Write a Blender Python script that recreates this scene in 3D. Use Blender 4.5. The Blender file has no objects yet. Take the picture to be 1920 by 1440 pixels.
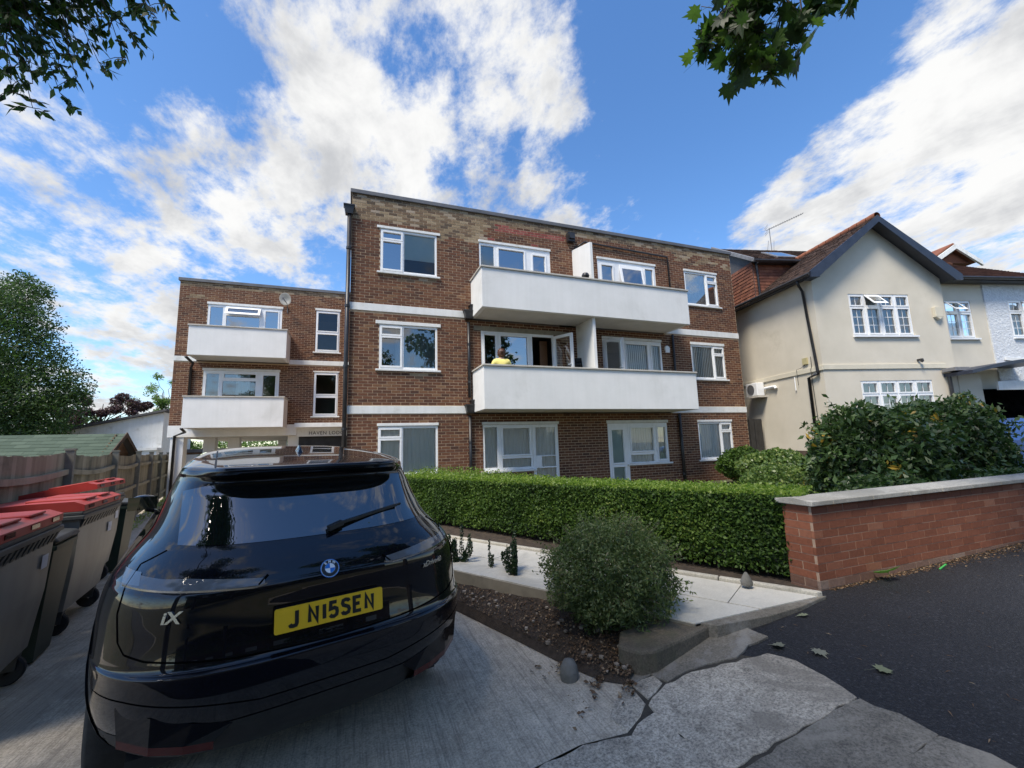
import bpy, bmesh, math, random
import numpy as np
from mathutils import Vector, Matrix, Euler, noise as mnoise

# ------------------------------------------------------------------ camera
SC = bpy.context.scene
COL = SC.collection
def rad(a): return math.radians(a)
CAM_POS = Vector((0.0, 0.0, 1.70))
def cam_axes(yaw, pitch, roll):
    f = Vector((math.sin(yaw)*math.cos(pitch), math.cos(yaw)*math.cos(pitch), math.sin(pitch)))
    r = f.cross(Vector((0, 0, 1))).normalized(); u = r.cross(f)
    c, s = math.cos(roll), math.sin(roll)
    return r*c + u*s, u*c - r*s, f
_r, _u, _f = cam_axes(rad(20.557), rad(8.184), rad(-1.795))
cam_data = bpy.data.cameras.new('camera'); cam = bpy.data.objects.new('camera', cam_data); COL.objects.link(cam)
cam.matrix_world = Matrix(((_r.x, _u.x, -_f.x, CAM_POS.x), (_r.y, _u.y, -_f.y, CAM_POS.y), (_r.z, _u.z, -_f.z, CAM_POS.z), (0, 0, 0, 1)))
cam_data.sensor_width = 36.0; cam_data.lens = 15.0
cam_data.clip_start = 0.05; cam_data.clip_end = 2000
SC.camera = cam

# ------------------------------------------------------------------ sky, sun, exposure
SUN_DIR = Vector((-0.46, -0.30, 0.84)).normalized()         # towards the sun
SUN_ELEV = math.asin(SUN_DIR.z); SUN_AZ = math.atan2(SUN_DIR.x, SUN_DIR.y)
SKY_STRENGTH = 0.14
world = bpy.data.worlds.new('World'); SC.world = world; world.use_nodes = True
def build_world():
    nt = world.node_tree; N = nt.nodes; L = nt.links; N.clear()
    out = N.new('ShaderNodeOutputWorld'); bg = N.new('ShaderNodeBackground'); bg.inputs[1].default_value = SKY_STRENGTH
    L.new(bg.outputs[0], out.inputs[0])
    sky = N.new('ShaderNodeTexSky'); sky.sky_type = 'NISHITA'; sky.sun_disc = False
    sky.sun_elevation = SUN_ELEV; sky.sun_rotation = SUN_AZ
    sky.air_density = 1.0; sky.dust_density = 0.35; sky.ozone_density = 2.6
    hs = N.new('ShaderNodeHueSaturation'); hs.inputs['Saturation'].default_value = 1.20; hs.inputs['Value'].default_value = 1.30; hs.inputs['Hue'].default_value = 0.503
    L.new(sky.outputs[0], hs.inputs['Color'])
    tc = N.new('ShaderNodeTexCoord'); sep = N.new('ShaderNodeSeparateXYZ'); L.new(tc.outputs['Generated'], sep.inputs[0])
    def math_(op, a, b=None, clamp=False):
        m = N.new('ShaderNodeMath'); m.operation = op; m.use_clamp = clamp
        for i, v in enumerate((a, b)):
            if v is None: continue
            if isinstance(v, (int, float)): m.inputs[i].default_value = v
            else: L.new(v, m.inputs[i])
        return m.outputs[0]
    zc = math_('MAXIMUM', sep.outputs['Z'], 0.0); den = math_('ADD', zc, 0.16)
    px = math_('DIVIDE', sep.outputs['X'], den); py = math_('DIVIDE', sep.outputs['Y'], den)
    comb = N.new('ShaderNodeCombineXYZ'); L.new(px, comb.inputs[0]); L.new(py, comb.inputs[1])
    def noise(vec, scale, detail, rough, dist=0.0, lac=2.0):
        n = N.new('ShaderNodeTexNoise'); n.inputs['Scale'].default_value = scale; n.inputs['Detail'].default_value = detail
        n.inputs['Roughness'].default_value = rough; n.inputs['Distortion'].default_value = dist; n.inputs['Lacunarity'].default_value = lac
        L.new(vec, n.inputs['Vector']); return n.outputs['Fac']
    mp = N.new('ShaderNodeMapping'); mp.inputs['Rotation'].default_value = (0, 0, rad(24)); mp.inputs['Scale'].default_value = (1.2, 0.82, 1.0)
    mp.inputs['Location'].default_value = (3.1, 1.7, 0.0)
    L.new(comb.outputs[0], mp.inputs['Vector'])
    n1 = noise(mp.outputs[0], 2.1, 15.0, 0.64, 0.12)
    n2 = noise(mp.outputs[0], 6.5, 12.0, 0.66, 0.1)
    n3 = noise(tc.outputs['Generated'], 6.0, 12.0, 0.62, 0.1)
    dens = math_('ADD', math_('MULTIPLY', n1, 0.46), math_('ADD', math_('MULTIPLY', n2, 0.30), math_('MULTIPLY', n3, 0.26)))
    dens = math_('ADD', math_('MULTIPLY', math_('SUBTRACT', dens, 0.51), 1.9), 0.5)
    # where the larger cloud banks and the blue gaps of this sky lie: direction, angular radius (deg), weight
    banks = [((-0.03, 0.69, 0.72), 15, .05), ((0.17, 0.70, 0.69), 19, .065), ((0.262, 0.72, 0.64), 15, .055), ((-0.35, 0.83, 0.43), 17, .09),
             ((0.05, 0.85, 0.52), 16, .12), ((-0.45, 0.875, 0.178), 16, .09), ((0.355, 0.80, 0.49), 9, .07),
             ((0.85, 0.40, 0.37), 15, .15), ((0.84, 0.20, 0.52), 13, .15), ((0.72, 0.57, 0.36), 10, .16), ((0.93, 0.1, 0.36), 20, .12),
             ((0.56, 0.55, 0.62), 15, -.15), ((0.62, 0.57, 0.52), 9, -.17), ((0.66, 0.39, 0.65), 10, -.20), ((-0.25, 0.72, 0.65), 7, -.08), ((-0.38, 0.74, 0.53), 11, .07), ((0.40, 0.70, 0.59), 7, .07),
             ((-0.05, 0.80, 0.60), 5, -.05)]
    low = N.new('ShaderNodeMapRange'); low.interpolation_type = 'SMOOTHSTEP'; L.new(sep.outputs['Z'], low.inputs['Value'])
    low.inputs['From Min'].default_value = 0.30; low.inputs['From Max'].default_value = 0.02; low.inputs['To Min'].default_value = 0.0; low.inputs['To Max'].default_value = 0.045
    acc = math_('ADD', dens, low.outputs[0])
    for c, a, w in banks:
        c = Vector(c).normalized()
        d = N.new('ShaderNodeVectorMath'); d.operation = 'DOT_PRODUCT'; L.new(tc.outputs['Generated'], d.inputs[0]); d.inputs[1].default_value = c
        mr = N.new('ShaderNodeMapRange'); mr.interpolation_type = 'SMOOTHSTEP'
        L.new(d.outputs['Value'], mr.inputs['Value']); mr.inputs['From Min'].default_value = math.cos(rad(a)); mr.inputs['From Max'].default_value = math.cos(rad(a*0.25))
        mr.inputs['To Min'].default_value = 0.0; mr.inputs['To Max'].default_value = w*.85
        acc = math_('ADD', acc, mr.outputs[0])
    mr = N.new('ShaderNodeMapRange'); mr.interpolation_type = 'SMOOTHSTEP'; L.new(acc, mr.inputs['Value'])
    mr.inputs['From Min'].default_value = 0.495; mr.inputs['From Max'].default_value = 0.70
    # cloud body: white on the thin lit rims, soft blue-grey where it is thick
    n4 = noise(mp.outputs[0], 2.3, 9.0, 0.6, 0.5)
    n5 = noise(tc.outputs['Generated'], 5.5, 8.0, 0.58, 0.3)
    sh = math_('ADD', math_('MULTIPLY', n4, 0.5), math_('MULTIPLY', n5, 0.5))
    sh = math_('ADD', sh, math_('MULTIPLY', math_('SUBTRACT', acc, 0.64), 0.22))
    thick = N.new('ShaderNodeMapRange'); thick.interpolation_type = 'SMOOTHSTEP'; L.new(sh, thick.inputs['Value'])
    thick.inputs['From Min'].default_value = 0.42; thick.inputs['From Max'].default_value = 0.64
    cr = N.new('ShaderNodeMix'); cr.data_type = 'RGBA'; L.new(thick.outputs[0], cr.inputs[0])
    k = 1.0/SKY_STRENGTH
    cr.inputs[6].default_value = (0.72*k, 0.72*k, 0.715*k, 1); cr.inputs[7].default_value = (0.43*k, 0.44*k, 0.46*k, 1)
    # horizon haze: clouds and sky pale out together low down
    mix = N.new('ShaderNodeMix'); mix.data_type = 'RGBA'; L.new(mr.outputs[0], mix.inputs[0]); L.new(hs.outputs[0], mix.inputs[6]); L.new(cr.outputs[2], mix.inputs[7])
    L.new(mix.outputs[2], bg.inputs[0])
build_world()
sd = bpy.data.lights.new('sun', 'SUN'); sd.energy = 4.0; sd.angle = rad(18); sd.color = (1.0, 0.91, 0.77)
sun = bpy.data.objects.new('sun', sd); COL.objects.link(sun); sun.rotation_euler = (-SUN_DIR).to_track_quat('-Z', 'Y').to_euler()
sun.location = (-10, -4, 30)
SC.view_settings.view_transform = 'Standard'; SC.view_settings.look = 'None'; SC.view_settings.gamma = 1.0
SC.view_settings.use_curve_mapping = False; SC.view_settings.exposure = 0.45
SC.render.engine = 'CYCLES'; SC.cycles.use_denoising = True; SC.cycles.max_bounces = 7; SC.cycles.diffuse_bounces = 3
SC.cycles.glossy_bounces = 4; SC.cycles.transparent_max_bounces = 12; SC.cycles.sample_clamp_indirect = 6

# ------------------------------------------------------------------ helpers
R = random.Random(7)
def tag(o, label=None, cat=None, group=None, kind=None):
    if label: o['label'] = label
    if cat: o['category'] = cat
    if group: o['group'] = group
    if kind: o['kind'] = kind
    return o
def thing(name, label, cat, loc=(0, 0, 0), rz=0.0, group=None):
    o = bpy.data.objects.new(name, None); COL.objects.link(o); o.location = loc; o.rotation_euler = (0, 0, rz); o.empty_display_size = 0.2
    return tag(o, label, cat, group)
def wmat(p):
    m = Matrix.LocRotScale(p.location, p.rotation_euler, p.scale)
    return wmat(p.parent) @ p.matrix_parent_inverse @ m if p.parent is not None else m
def link(o, parent=None, world_space=False):
    COL.objects.link(o)
    if parent is not None:
        o.parent = parent
        if world_space: o.matrix_parent_inverse = wmat(parent).inverted()
    return o
class MB:
    """collects vertices and faces; build() links them as one mesh object"""
    def __init__(s): s.v = []; s.f = []; s.a = []; s.cur = 0.5
    def quad(s, a, b, c, d):
        i = len(s.v); s.v += [tuple(a), tuple(b), tuple(c), tuple(d)]; s.f.append((i, i+1, i+2, i+3)); s.a.append(s.cur)
    def poly(s, pts):
        i = len(s.v); s.v += [tuple(p) for p in pts]; s.f.append(tuple(range(i, i+len(pts)))); s.a.append(s.cur)
    def box(s, x0, x1, y0, y1, z0, z1, back=True):
        i = len(s.v)
        s.v += [(x0, y0, z0), (x1, y0, z0), (x1, y1, z0), (x0, y1, z0), (x0, y0, z1), (x1, y0, z1), (x1, y1, z1), (x0, y1, z1)]
        fs = [(0, 1, 5, 4), (1, 2, 6, 5), (3, 0, 4, 7), (0, 3, 2, 1), (4, 5, 6, 7)]
        if back: fs.append((2, 3, 7, 6))
        s.f += [tuple(i+k for k in f) for f in fs]; s.a += [s.cur]*len(fs)
    def obox(s, c, ax, ay, az):
        """box from a centre and three half-axis vectors"""
        c, ax, ay, az = Vector(c), Vector(ax), Vector(ay), Vector(az); i = len(s.v)
        for kz in (-1, 1):
            for kx, ky in ((-1, -1), (1, -1), (1, 1), (-1, 1)): s.v.append(tuple(c + ax*kx + ay*ky + az*kz))
        fs = [(0, 1, 5, 4), (1, 2, 6, 5), (2, 3, 7, 6), (3, 0, 4, 7), (0, 3, 2, 1), (4, 5, 6, 7)]
        s.f += [tuple(i+k for k in f) for f in fs]; s.a += [s.cur]*6
    def bar(s, p, q, w, h=None, up=(0, 0, 1)):
        p, q = Vector(p), Vector(q); d = q-p
        x = d.cross(Vector(up)); x = x.normalized() if x.length > 1e-6 else Vector((1, 0, 0)); z = x.cross(d).normalized()
        s.obox((p+q)/2, d/2, x*w/2, z*(h or w)/2)
    def prism(s, pts, z0, z1):
        """pts: plan outline (ccw), z0/z1 numbers or functions of (x, y)"""
        g = lambda z, p: z(p[0], p[1]) if callable(z) else z
        n = len(pts); i = len(s.v)
        s.v += [(p[0], p[1], g(z0, p)) for p in pts] + [(p[0], p[1], g(z1, p)) for p in pts]
        s.f.append(tuple(i+n+k for k in range(n))); s.f.append(tuple(i+k for k in reversed(range(n))))
        for k in range(n): s.f.append((i+k, i+(k+1) % n, i+n+(k+1) % n, i+n+k))
        s.a += [s.cur]*(n+2)
    def ext(s, pts, d):
        """a closed outline of 3-D points pushed along d"""
        n = len(pts); i = len(s.v); d = Vector(d)
        s.v += [tuple(p) for p in pts] + [tuple(Vector(p)+d) for p in pts]
        s.f.append(tuple(i+k for k in range(n))); s.f.append(tuple(i+n+k for k in reversed(range(n))))
        for k in range(n): s.f.append((i+(k+1) % n, i+k, i+n+k, i+n+(k+1) % n))
        s.a += [s.cur]*(n+2)
    def tube(s, pts, r, seg=8, cap=True):
        pts = [Vector(p) for p in pts]; n = len(pts); rr = r if isinstance(r, (list, tuple)) else [r]*n
        i0 = len(s.v); prev = None
        for k, p in enumerate(pts):
            d = (pts[min(k+1, n-1)]-pts[max(k-1, 0)]).normalized()
            if prev is None: a = d.orthogonal().normalized()
            else:
                a = prev - d*prev.dot(d); a = a.normalized() if a.length > 1e-6 else d.orthogonal().normalized()
            prev = a; b = d.cross(a)
            for j in range(seg):
                t = 2*math.pi*j/seg; s.v.append(tuple(p + (a*math.cos(t)+b*math.sin(t))*rr[k]))
        for k in range(n-1):
            for j in range(seg):
                s.f.append((i0+k*seg+j, i0+k*seg+(j+1) % seg, i0+(k+1)*seg+(j+1) % seg, i0+(k+1)*seg+j)); s.a.append(s.cur)
        if cap:
            s.f.append(tuple(i0+j for j in reversed(range(seg)))); s.f.append(tuple(i0+(n-1)*seg+j for j in range(seg))); s.a += [s.cur]*2
    def lathe(s, prof, c=(0, 0, 0), seg=24, axis='z', close=False):
        """prof: (radius, height) pairs"""
        i0 = len(s.v); n = len(prof)
        for r, h in prof:
            for j in range(seg):
                t = 2*math.pi*j/seg; a, b = r*math.cos(t), r*math.sin(t)
                p = {'z': (a, b, h), 'x': (h, a, b), 'y': (b, h, a)}[axis]; s.v.append((c[0]+p[0], c[1]+p[1], c[2]+p[2]))
        for k in range(n-1):
            for j in range(seg):
                s.f.append((i0+k*seg+j, i0+k*seg+(j+1) % seg, i0+(k+1)*seg+(j+1) % seg, i0+(k+1)*seg+j)); s.a.append(s.cur)
        if close:
            s.f.append(tuple(i0+j for j in reversed(range(seg)))); s.f.append(tuple(i0+(n-1)*seg+j for j in range(seg))); s.a += [s.cur]*2
    def build(s, name, mat, parent=None, smooth=False, attr=False, ws=False, bevel=0.0):
        me = bpy.data.meshes.new(name); me.from_pydata(s.v, [], s.f)
        if attr:
            at = me.attributes.new('rnd', 'FLOAT', 'FACE'); at.data.foreach_set('value', s.a)
        me.materials.append(mat)
        if smooth: me.polygons.foreach_set('use_smooth', [True]*len(me.polygons))
        me.update()
        o = bpy.data.objects.new(name, me); link(o, parent, ws)
        if bevel > 0:
            b = o.modifiers.new('bevel', 'BEVEL'); b.width = bevel; b.segments = 2; b.limit_method = 'ANGLE'; b.angle_limit = rad(40)
        return o

# ------------------------------------------------------------------ materials
def nodes_of(name):
    m = bpy.data.materials.new(name); m.use_nodes = True; nt = m.node_tree
    return m, nt, nt.nodes, nt.links, nt.nodes['Principled BSDF']
def ramp(N, fac, stops, L, interp='LINEAR'):
    r = N.new('ShaderNodeValToRGB'); r.color_ramp.interpolation = interp
    el = r.color_ramp.elements
    while len(el) < len(stops): el.new(0.5)
    for e, (p, c) in zip(el, stops): e.position = p; e.color = (*c, 1) if len(c) == 3 else c
    L.new(fac, r.inputs[0]); return r.outputs[0]
def texn(N, L, scale, detail=5, rough=0.55, vec=None, dist=0.0, stretch=None):
    n = N.new('ShaderNodeTexNoise'); n.inputs['Scale'].default_value = scale; n.inputs['Detail'].default_value = detail
    n.inputs['Roughness'].default_value = rough; n.inputs['Distortion'].default_value = dist
    if vec is None:
        g = N.new('ShaderNodeNewGeometry'); vec = g.outputs['Position']
    if stretch:
        mp = N.new('ShaderNodeMapping'); mp.inputs['Scale'].default_value = stretch[:3]
        if len(stretch) > 3: mp.inputs['Rotation'].default_value = (0, 0, stretch[3])
        L.new(vec, mp.inputs[0]); vec = mp.outputs[0]
    L.new(vec, n.inputs['Vector']); return n.outputs['Fac']
def mixc(N, L, fac, a, b, mode='MIX'):
    m = N.new('ShaderNodeMix'); m.data_type = 'RGBA'; m.blend_type = mode
    for i, v in ((0, fac), (6, a), (7, b)):
        if isinstance(v, (int, float)): m.inputs[i].default_value = v
        elif isinstance(v, tuple): m.inputs[i].default_value = (*v, 1)
        else: L.new(v, m.inputs[i])
    return m.outputs[2]
def bump(N, L, h, strength, dist, bsdf, normal=None):
    b = N.new('ShaderNodeBump'); b.inputs['Strength'].default_value = strength; b.inputs['Distance'].default_value = dist
    L.new(h, b.inputs['Height'])
    if normal is not None: L.new(normal, b.inputs['Normal'])
    L.new(b.outputs[0], bsdf.inputs['Normal']); return b.outputs[0]
def pmat(name, c1, c2=None, scale=4.0, rough=0.6, bmp=0.0, bscale=None, bdist=0.004, stretch=None, metal=0.0, spec=0.5, streak=0.0, dirt=None, dirt_scale=1.3, dirt_lo=0.5, dirt_hi=0.75, coat=0.0):
    m, nt, N, L, B = nodes_of(name)
    B.inputs['Roughness'].default_value = rough; B.inputs['Metallic'].default_value = metal; B.inputs['Specular IOR Level'].default_value = spec
    if coat: B.inputs['Coat Weight'].default_value = coat; B.inputs['Coat Roughness'].default_value = 0.03
    if c2 is None: c2 = tuple(min(1, x*1.18+0.004) for x in c1)
    n = texn(N, L, scale, 6, 0.6, stretch=stretch)
    col = ramp(N, n, [(0.32, c1), (0.68, c2)], L)
    if dirt is not None:
        n2 = texn(N, L, dirt_scale, 8, 0.66, dist=0.3); f = N.new('ShaderNodeMapRange'); f.interpolation_type = 'SMOOTHSTEP'; L.new(n2, f.inputs[0])
        f.inputs[1].default_value = dirt_lo; f.inputs[2].default_value = dirt_hi; f.inputs[4].default_value = 0.8
        col = mixc(N, L, f.outputs[0], col, dirt)
    if streak:
        st = texn(N, L, 1.0, 6, 0.62, stretch=(7.0, 7.0, 0.35)); col = mixc(N, L, streak, col, ramp(N, st, [(0.40, (1, 1, 1)), (0.62, (0.72, 0.71, 0.67))], L), 'MULTIPLY')
    L.new(col, B.inputs['Base Color'])
    if bmp: bump(N, L, texn(N, L, bscale or scale*6, 6, 0.65, stretch=stretch), bmp, bdist, B)
    return m
def leafmat(name, stops, rough=0.45, transl=0.35, use_obj=False, spec=0.4, tint=(0.55, 0.75, 0.2)):
    m, nt, N, L, B = nodes_of(name)
    if use_obj:
        oi = N.new('ShaderNodeObjectInfo'); f = oi.outputs['Random']
    else:
        at = N.new('ShaderNodeAttribute'); at.attribute_name = 'rnd'; f = at.outputs['Fac']
    col = ramp(N, f, stops, L)
    L.new(col, B.inputs['Base Color']); B.inputs['Roughness'].default_value = rough; B.inputs['Specular IOR Level'].default_value = spec
    tr = N.new('ShaderNodeBsdfTranslucent'); tcol = mixc(N, L, 0.6, col, tint, 'MULTIPLY')
    br = N.new('ShaderNodeHueSaturation'); br.inputs['Value'].default_value = 2.6; L.new(tcol, br.inputs['Color']); L.new(br.outputs[0], tr.inputs[0])
    mx = N.new('ShaderNodeMixShader'); mx.inputs[0].default_value = transl
    L.new(B.outputs[0], mx.inputs[1]); L.new(tr.outputs[0], mx.inputs[2]); L.new(mx.outputs[0], N['Material Output'].inputs[0])
    return m
def glassmat(name, refl=0.12, ior=1.7, tint=(0.85, 0.92, 0.92), wob=0.0):
    m, nt, N, L, B = nodes_of(name); N.remove(B)
    t = N.new('ShaderNodeBsdfTransparent'); t.inputs[0].default_value = (*tint, 1)
    g = N.new('ShaderNodeBsdfGlossy'); g.inputs['Roughness'].default_value = 0.008; g.inputs['Color'].default_value = (1, 1, 1, 1)
    fr = N.new('ShaderNodeFresnel'); fr.inputs[0].default_value = ior
    a = N.new('ShaderNodeMath'); a.operation = 'ADD'; a.use_clamp = True; L.new(fr.outputs[0], a.inputs[0]); a.inputs[1].default_value = refl
    if wob:
        b = N.new('ShaderNodeBump'); b.inputs['Strength'].default_value = wob; b.inputs['Distance'].default_value = 0.02
        L.new(texn(N, L, 1.3, 2, 0.4), b.inputs['Height']); L.new(b.outputs[0], g.inputs['Normal'])
    mx = N.new('ShaderNodeMixShader'); L.new(a.outputs[0], mx.inputs[0]); L.new(t.outputs[0], mx.inputs[1]); L.new(g.outputs[0], mx.inputs[2])
    L.new(mx.outputs[0], N['Material Output'].inputs[0]); return m

BRICK_STOPS = [(0.0, (0.080, 0.042, 0.032)), (0.12, (0.105, 0.052, 0.035)), (0.45, (0.138, 0.063, 0.039)), (0.80, (0.162, 0.075, 0.044)), (0.95, (0.19, 0.098, 0.055)), (1.0, (0.22, 0.13, 0.075))]
def brickmat(name, src, stops, bmp=0.35):
    m, nt, N, L, B = nodes_of(name)
    if src == 'obj':
        oi = N.new('ShaderNodeObjectInfo'); f = oi.outputs['Random']
    else:
        at = N.new('ShaderNodeAttribute'); at.attribute_name = 'rnd'; f = at.outputs['Fac']
    col = ramp(N, f, stops, L)
    n = texn(N, L, 38, 5, 0.7)
    col = mixc(N, L, 0.55, col, ramp(N, n, [(0.3, (0.5, 0.48, 0.46)), (0.7, (1.25, 1.2, 1.15))], L), 'MULTIPLY')
    big = texn(N, L, 0.9, 5, 0.6)
    col = mixc(N, L, 0.5, col, ramp(N, big, [(0.3, (0.86, 0.85, 0.85)), (0.7, (1.10, 1.08, 1.04))], L), 'MULTIPLY')
    L.new(col, B.inputs['Base Color']); B.inputs['Roughness'].default_value = 0.88; B.inputs['Specular IOR Level'].default_value = 0.25
    bump(N, L, n, bmp, 0.004, B); return m
M = {}
M['brick_o'] = brickmat('brick_single', 'obj', BRICK_STOPS); M['brick_a'] = brickmat('brick_mass', 'attr', BRICK_STOPS)
PALE_STOPS = [(0.0, (0.10, 0.075, 0.055)), (0.3, (0.17, 0.115, 0.075)), (0.6, (0.25, 0.185, 0.115)), (0.85, (0.33, 0.26, 0.17)), (1.0, (0.36, 0.30, 0.24))]
M['brick_pale'] = brickmat('brick_weathered', 'attr', PALE_STOPS)
RED_STOPS = [(0.0, (0.19, 0.070, 0.040)), (0.5, (0.22, 0.082, 0.047)), (0.92, (0.245, 0.094, 0.054)), (1.0, (0.29, 0.135, 0.085))]
M['redbrick'] = brickmat('red_brick', 'obj', RED_STOPS, 0.25)
GREY_RED = [(0.0, (0.16, 0.088, 0.062)), (0.5, (0.20, 0.125, 0.095)), (1.0, (0.26, 0.20, 0.165))]
M['redbrick_low'] = brickmat('red_brick_splashed', 'obj', GREY_RED, 0.3)
M['redpaint'] = brickmat('brick_red_paint', 'attr', [(0, (0.20, 0.055, 0.045)), (1, (0.30, 0.10, 0.085))])
M['mortar'] = pmat('mortar', (0.40, 0.29, 0.19), (0.51, 0.385, 0.26), 9, 0.95, 0.2, 90)
M['mortar_red'] = pmat('mortar_red', (0.30, 0.205, 0.145), (0.38, 0.27, 0.195), 9, 0.95, 0.4, 90)
def brickwall_mat(name):
    """far or side walls where single bricks cannot be told apart"""
    m, nt, N, L, B = nodes_of(name)
    g = N.new('ShaderNodeNewGeometry'); s = N.new('ShaderNodeSeparateXYZ'); L.new(g.outputs['Position'], s.inputs[0])
    ad = N.new('ShaderNodeMath'); L.new(s.outputs[0], ad.inputs[0]); L.new(s.outputs[1], ad.inputs[1])
    c = N.new('ShaderNodeCombineXYZ'); L.new(ad.outputs[0], c.inputs[0]); L.new(s.outputs[2], c.inputs[1])
    b = N.new('ShaderNodeTexBrick'); L.new(c.outputs[0], b.inputs['Vector']); b.inputs['Scale'].default_value = 1.0
    b.inputs['Brick Width'].default_value = 0.225; b.inputs['Row Height'].default_value = 0.075; b.inputs['Mortar Size'].default_value = 0.006
    b.inputs['Color1'].default_value = (0.10, 0.055, 0.04, 1); b.inputs['Color2'].default_value = (0.19, 0.10, 0.06, 1); b.inputs['Mortar'].default_value = (0.37, 0.26, 0.17, 1)
    L.new(b.outputs[0], B.inputs['Base Color']); B.inputs['Roughness'].default_value = 0.9
    return m
M['brick_tex'] = brickwall_mat('brick_wall_far')
M['white_render'] = pmat('white_painted_render', (0.72, 0.725, 0.71), (0.79, 0.79, 0.775), 1.6, 0.75, 0.12, 40, 0.003, streak=0.10, dirt=(0.62, 0.62, 0.595), dirt_scale=0.9, dirt_lo=0.5, dirt_hi=0.8)
M['white_band'] = pmat('white_painted_concrete', (0.68, 0.70, 0.69), (0.78, 0.79, 0.78), 3, 0.7, 0.15, 40, streak=0.25, dirt=(0.46, 0.455, 0.42), dirt_scale=2.2, dirt_lo=0.53, dirt_hi=0.76)
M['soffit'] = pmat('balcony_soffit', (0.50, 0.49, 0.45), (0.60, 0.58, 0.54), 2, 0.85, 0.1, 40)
M['upvc'] = pmat('white_frame', (0.76, 0.78, 0.79), (0.82, 0.83, 0.84), 6, 0.35)
M['coping_tile'] = pmat('balcony_coping', (0.42, 0.40, 0.35), (0.55, 0.52, 0.47), 5, 0.8, 0.3, 50)
M['roof_edge'] = pmat('grey_roof_edge', (0.085, 0.088, 0.095), (0.13, 0.132, 0.14), 3, 0.5)
M['roof_felt'] = pmat('roof_felt', (0.08, 0.08, 0.085), None, 3, 0.9)
M['black_pipe'] = pmat('black_pipe', (0.012, 0.012, 0.014), (0.03, 0.03, 0.032), 6, 0.4)
M['glass'] = glassmat('window_glass', 0.10, 1.75, wob=0.02)
M['glass_hi'] = glassmat('window_glass_bright', 0.24, 1.9, wob=0.02)
M['glass_lo'] = glassmat('window_glass_clear', 0.02, 1.45, tint=(.97, .98, .97), wob=0.02)
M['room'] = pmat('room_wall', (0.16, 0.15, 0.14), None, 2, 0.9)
M['net'] = pmat('net_curtain', (0.76, 0.735, 0.68), (0.86, 0.83, 0.77), 3, 0.9, stretch=(14, 14, 0.6))
M['curtain'] = pmat('grey_curtain', (0.36, 0.37, 0.36), (0.48, 0.49, 0.48), 3, 0.9, stretch=(14, 14, 0.6))
M['blind'] = pmat('vertical_blind', (0.60, 0.59, 0.53), (0.70, 0.69, 0.63), 3, 0.8)
M['rollblind'] = pmat('roller_blind', (0.42, 0.50, 0.48), (0.48, 0.56, 0.53), 2, 0.8)
M['wood_dark'] = pmat('brown_door', (0.16, 0.075, 0.03), (0.22, 0.11, 0.05), 4, 0.5)
M['stain'] = pmat('bare_concrete', (0.20, 0.18, 0.14), (0.30, 0.27, 0.21), 5, 0.9, 0.3, 50)

# ------------------------------------------------------------------ ground
GX = [-60, .6, 1.5, 2.5, 3.2, 4.0, 8.0, 60]; GZ = [0, 0, .06, .18, .25, .28, .35, .60]
def gz(x, y=0.0): return float(np.interp(x, GX, GZ))
def concrete_mat(name, c1, c2, groove=None, stain=(0.10, 0.10, 0.10), speck=0.35):
    m, nt, N, L, B = nodes_of(name)
    n = texn(N, L, 2.4, 9, 0.68, dist=0.2); f = texn(N, L, 70, 4, 0.75)
    col = ramp(N, n, [(0.3, c1), (0.7, c2)], L)
    col = mixc(N, L, speck, col, ramp(N, f, [(0.38, (0.25, 0.25, 0.26)), (0.5, (0.95, 0.95, 0.95)), (0.66, (1.5, 1.5, 1.5))], L), 'MULTIPLY')
    f3 = texn(N, L, 14, 8, 0.8, dist=0.4); col = mixc(N, L, min(1, speck*1.2), col, ramp(N, f3, [(0.36, (0.55, 0.55, 0.54)), (0.5, (1.0, 1.0, 1.0)), (0.68, (1.3, 1.3, 1.3))], L), 'MULTIPLY')
    b2 = texn(N, L, 0.8, 9, 0.7, dist=0.6)
    k = N.new('ShaderNodeMapRange'); k.interpolation_type = 'SMOOTHSTEP'; L.new(b2, k.inputs[0]); k.inputs[1].default_value = 0.50; k.inputs[2].default_value = 0.60; k.inputs[4].default_value = 0.7
    col = mixc(N, L, k.outputs[0], col, stain)
    h = f
    if groove is not None:
        g = texn(N, L, 1.0, 4, 0.75, stretch=(30.0, 1.3, 1.0, groove)); g2 = texn(N, L, 1.0, 5, 0.7, stretch=(85.0, 3.0, 1.0, groove))
        mm = N.new('ShaderNodeMath'); mm.operation = 'ADD'; L.new(g, mm.inputs[0]); L.new(g2, mm.inputs[1]); h2 = N.new('ShaderNodeMath'); h2.operation = 'MULTIPLY'; L.new(mm.outputs[0], h2.inputs[0]); h2.inputs[1].default_value = 0.5
        h = h2.outputs[0]
        col = mixc(N, L, 0.55, col, ramp(N, h, [(0.40, (0.42, 0.42, 0.43)), (0.50, (1.0, 1.0, 1.0)), (0.62, (1.22, 1.22, 1.2))], L), 'MULTIPLY')
    L.new(col, B.inputs['Base Color']); B.inputs['Roughness'].default_value = 0.85
    bump(N, L, h, 0.8 if groove is not None else 0.45, 0.012 if groove is not None else 0.005, B); return m
M['drive'] = concrete_mat('tamped_concrete', (0.40, 0.345, 0.265), (0.55, 0.48, 0.38), groove=rad(-52), stain=(0.31, 0.268, 0.21), speck=0.4)
M['slab'] = concrete_mat('pavement_concrete', (0.30, 0.265, 0.21), (0.47, 0.42, 0.34), None, stain=(0.185, 0.163, 0.13), speck=0.7)
M['slab_dark'] = concrete_mat('pavement_concrete_dark', (0.145, 0.13, 0.105), (0.22, 0.20, 0.165), None, stain=(0.28, 0.255, 0.21), speck=0.6)
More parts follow.
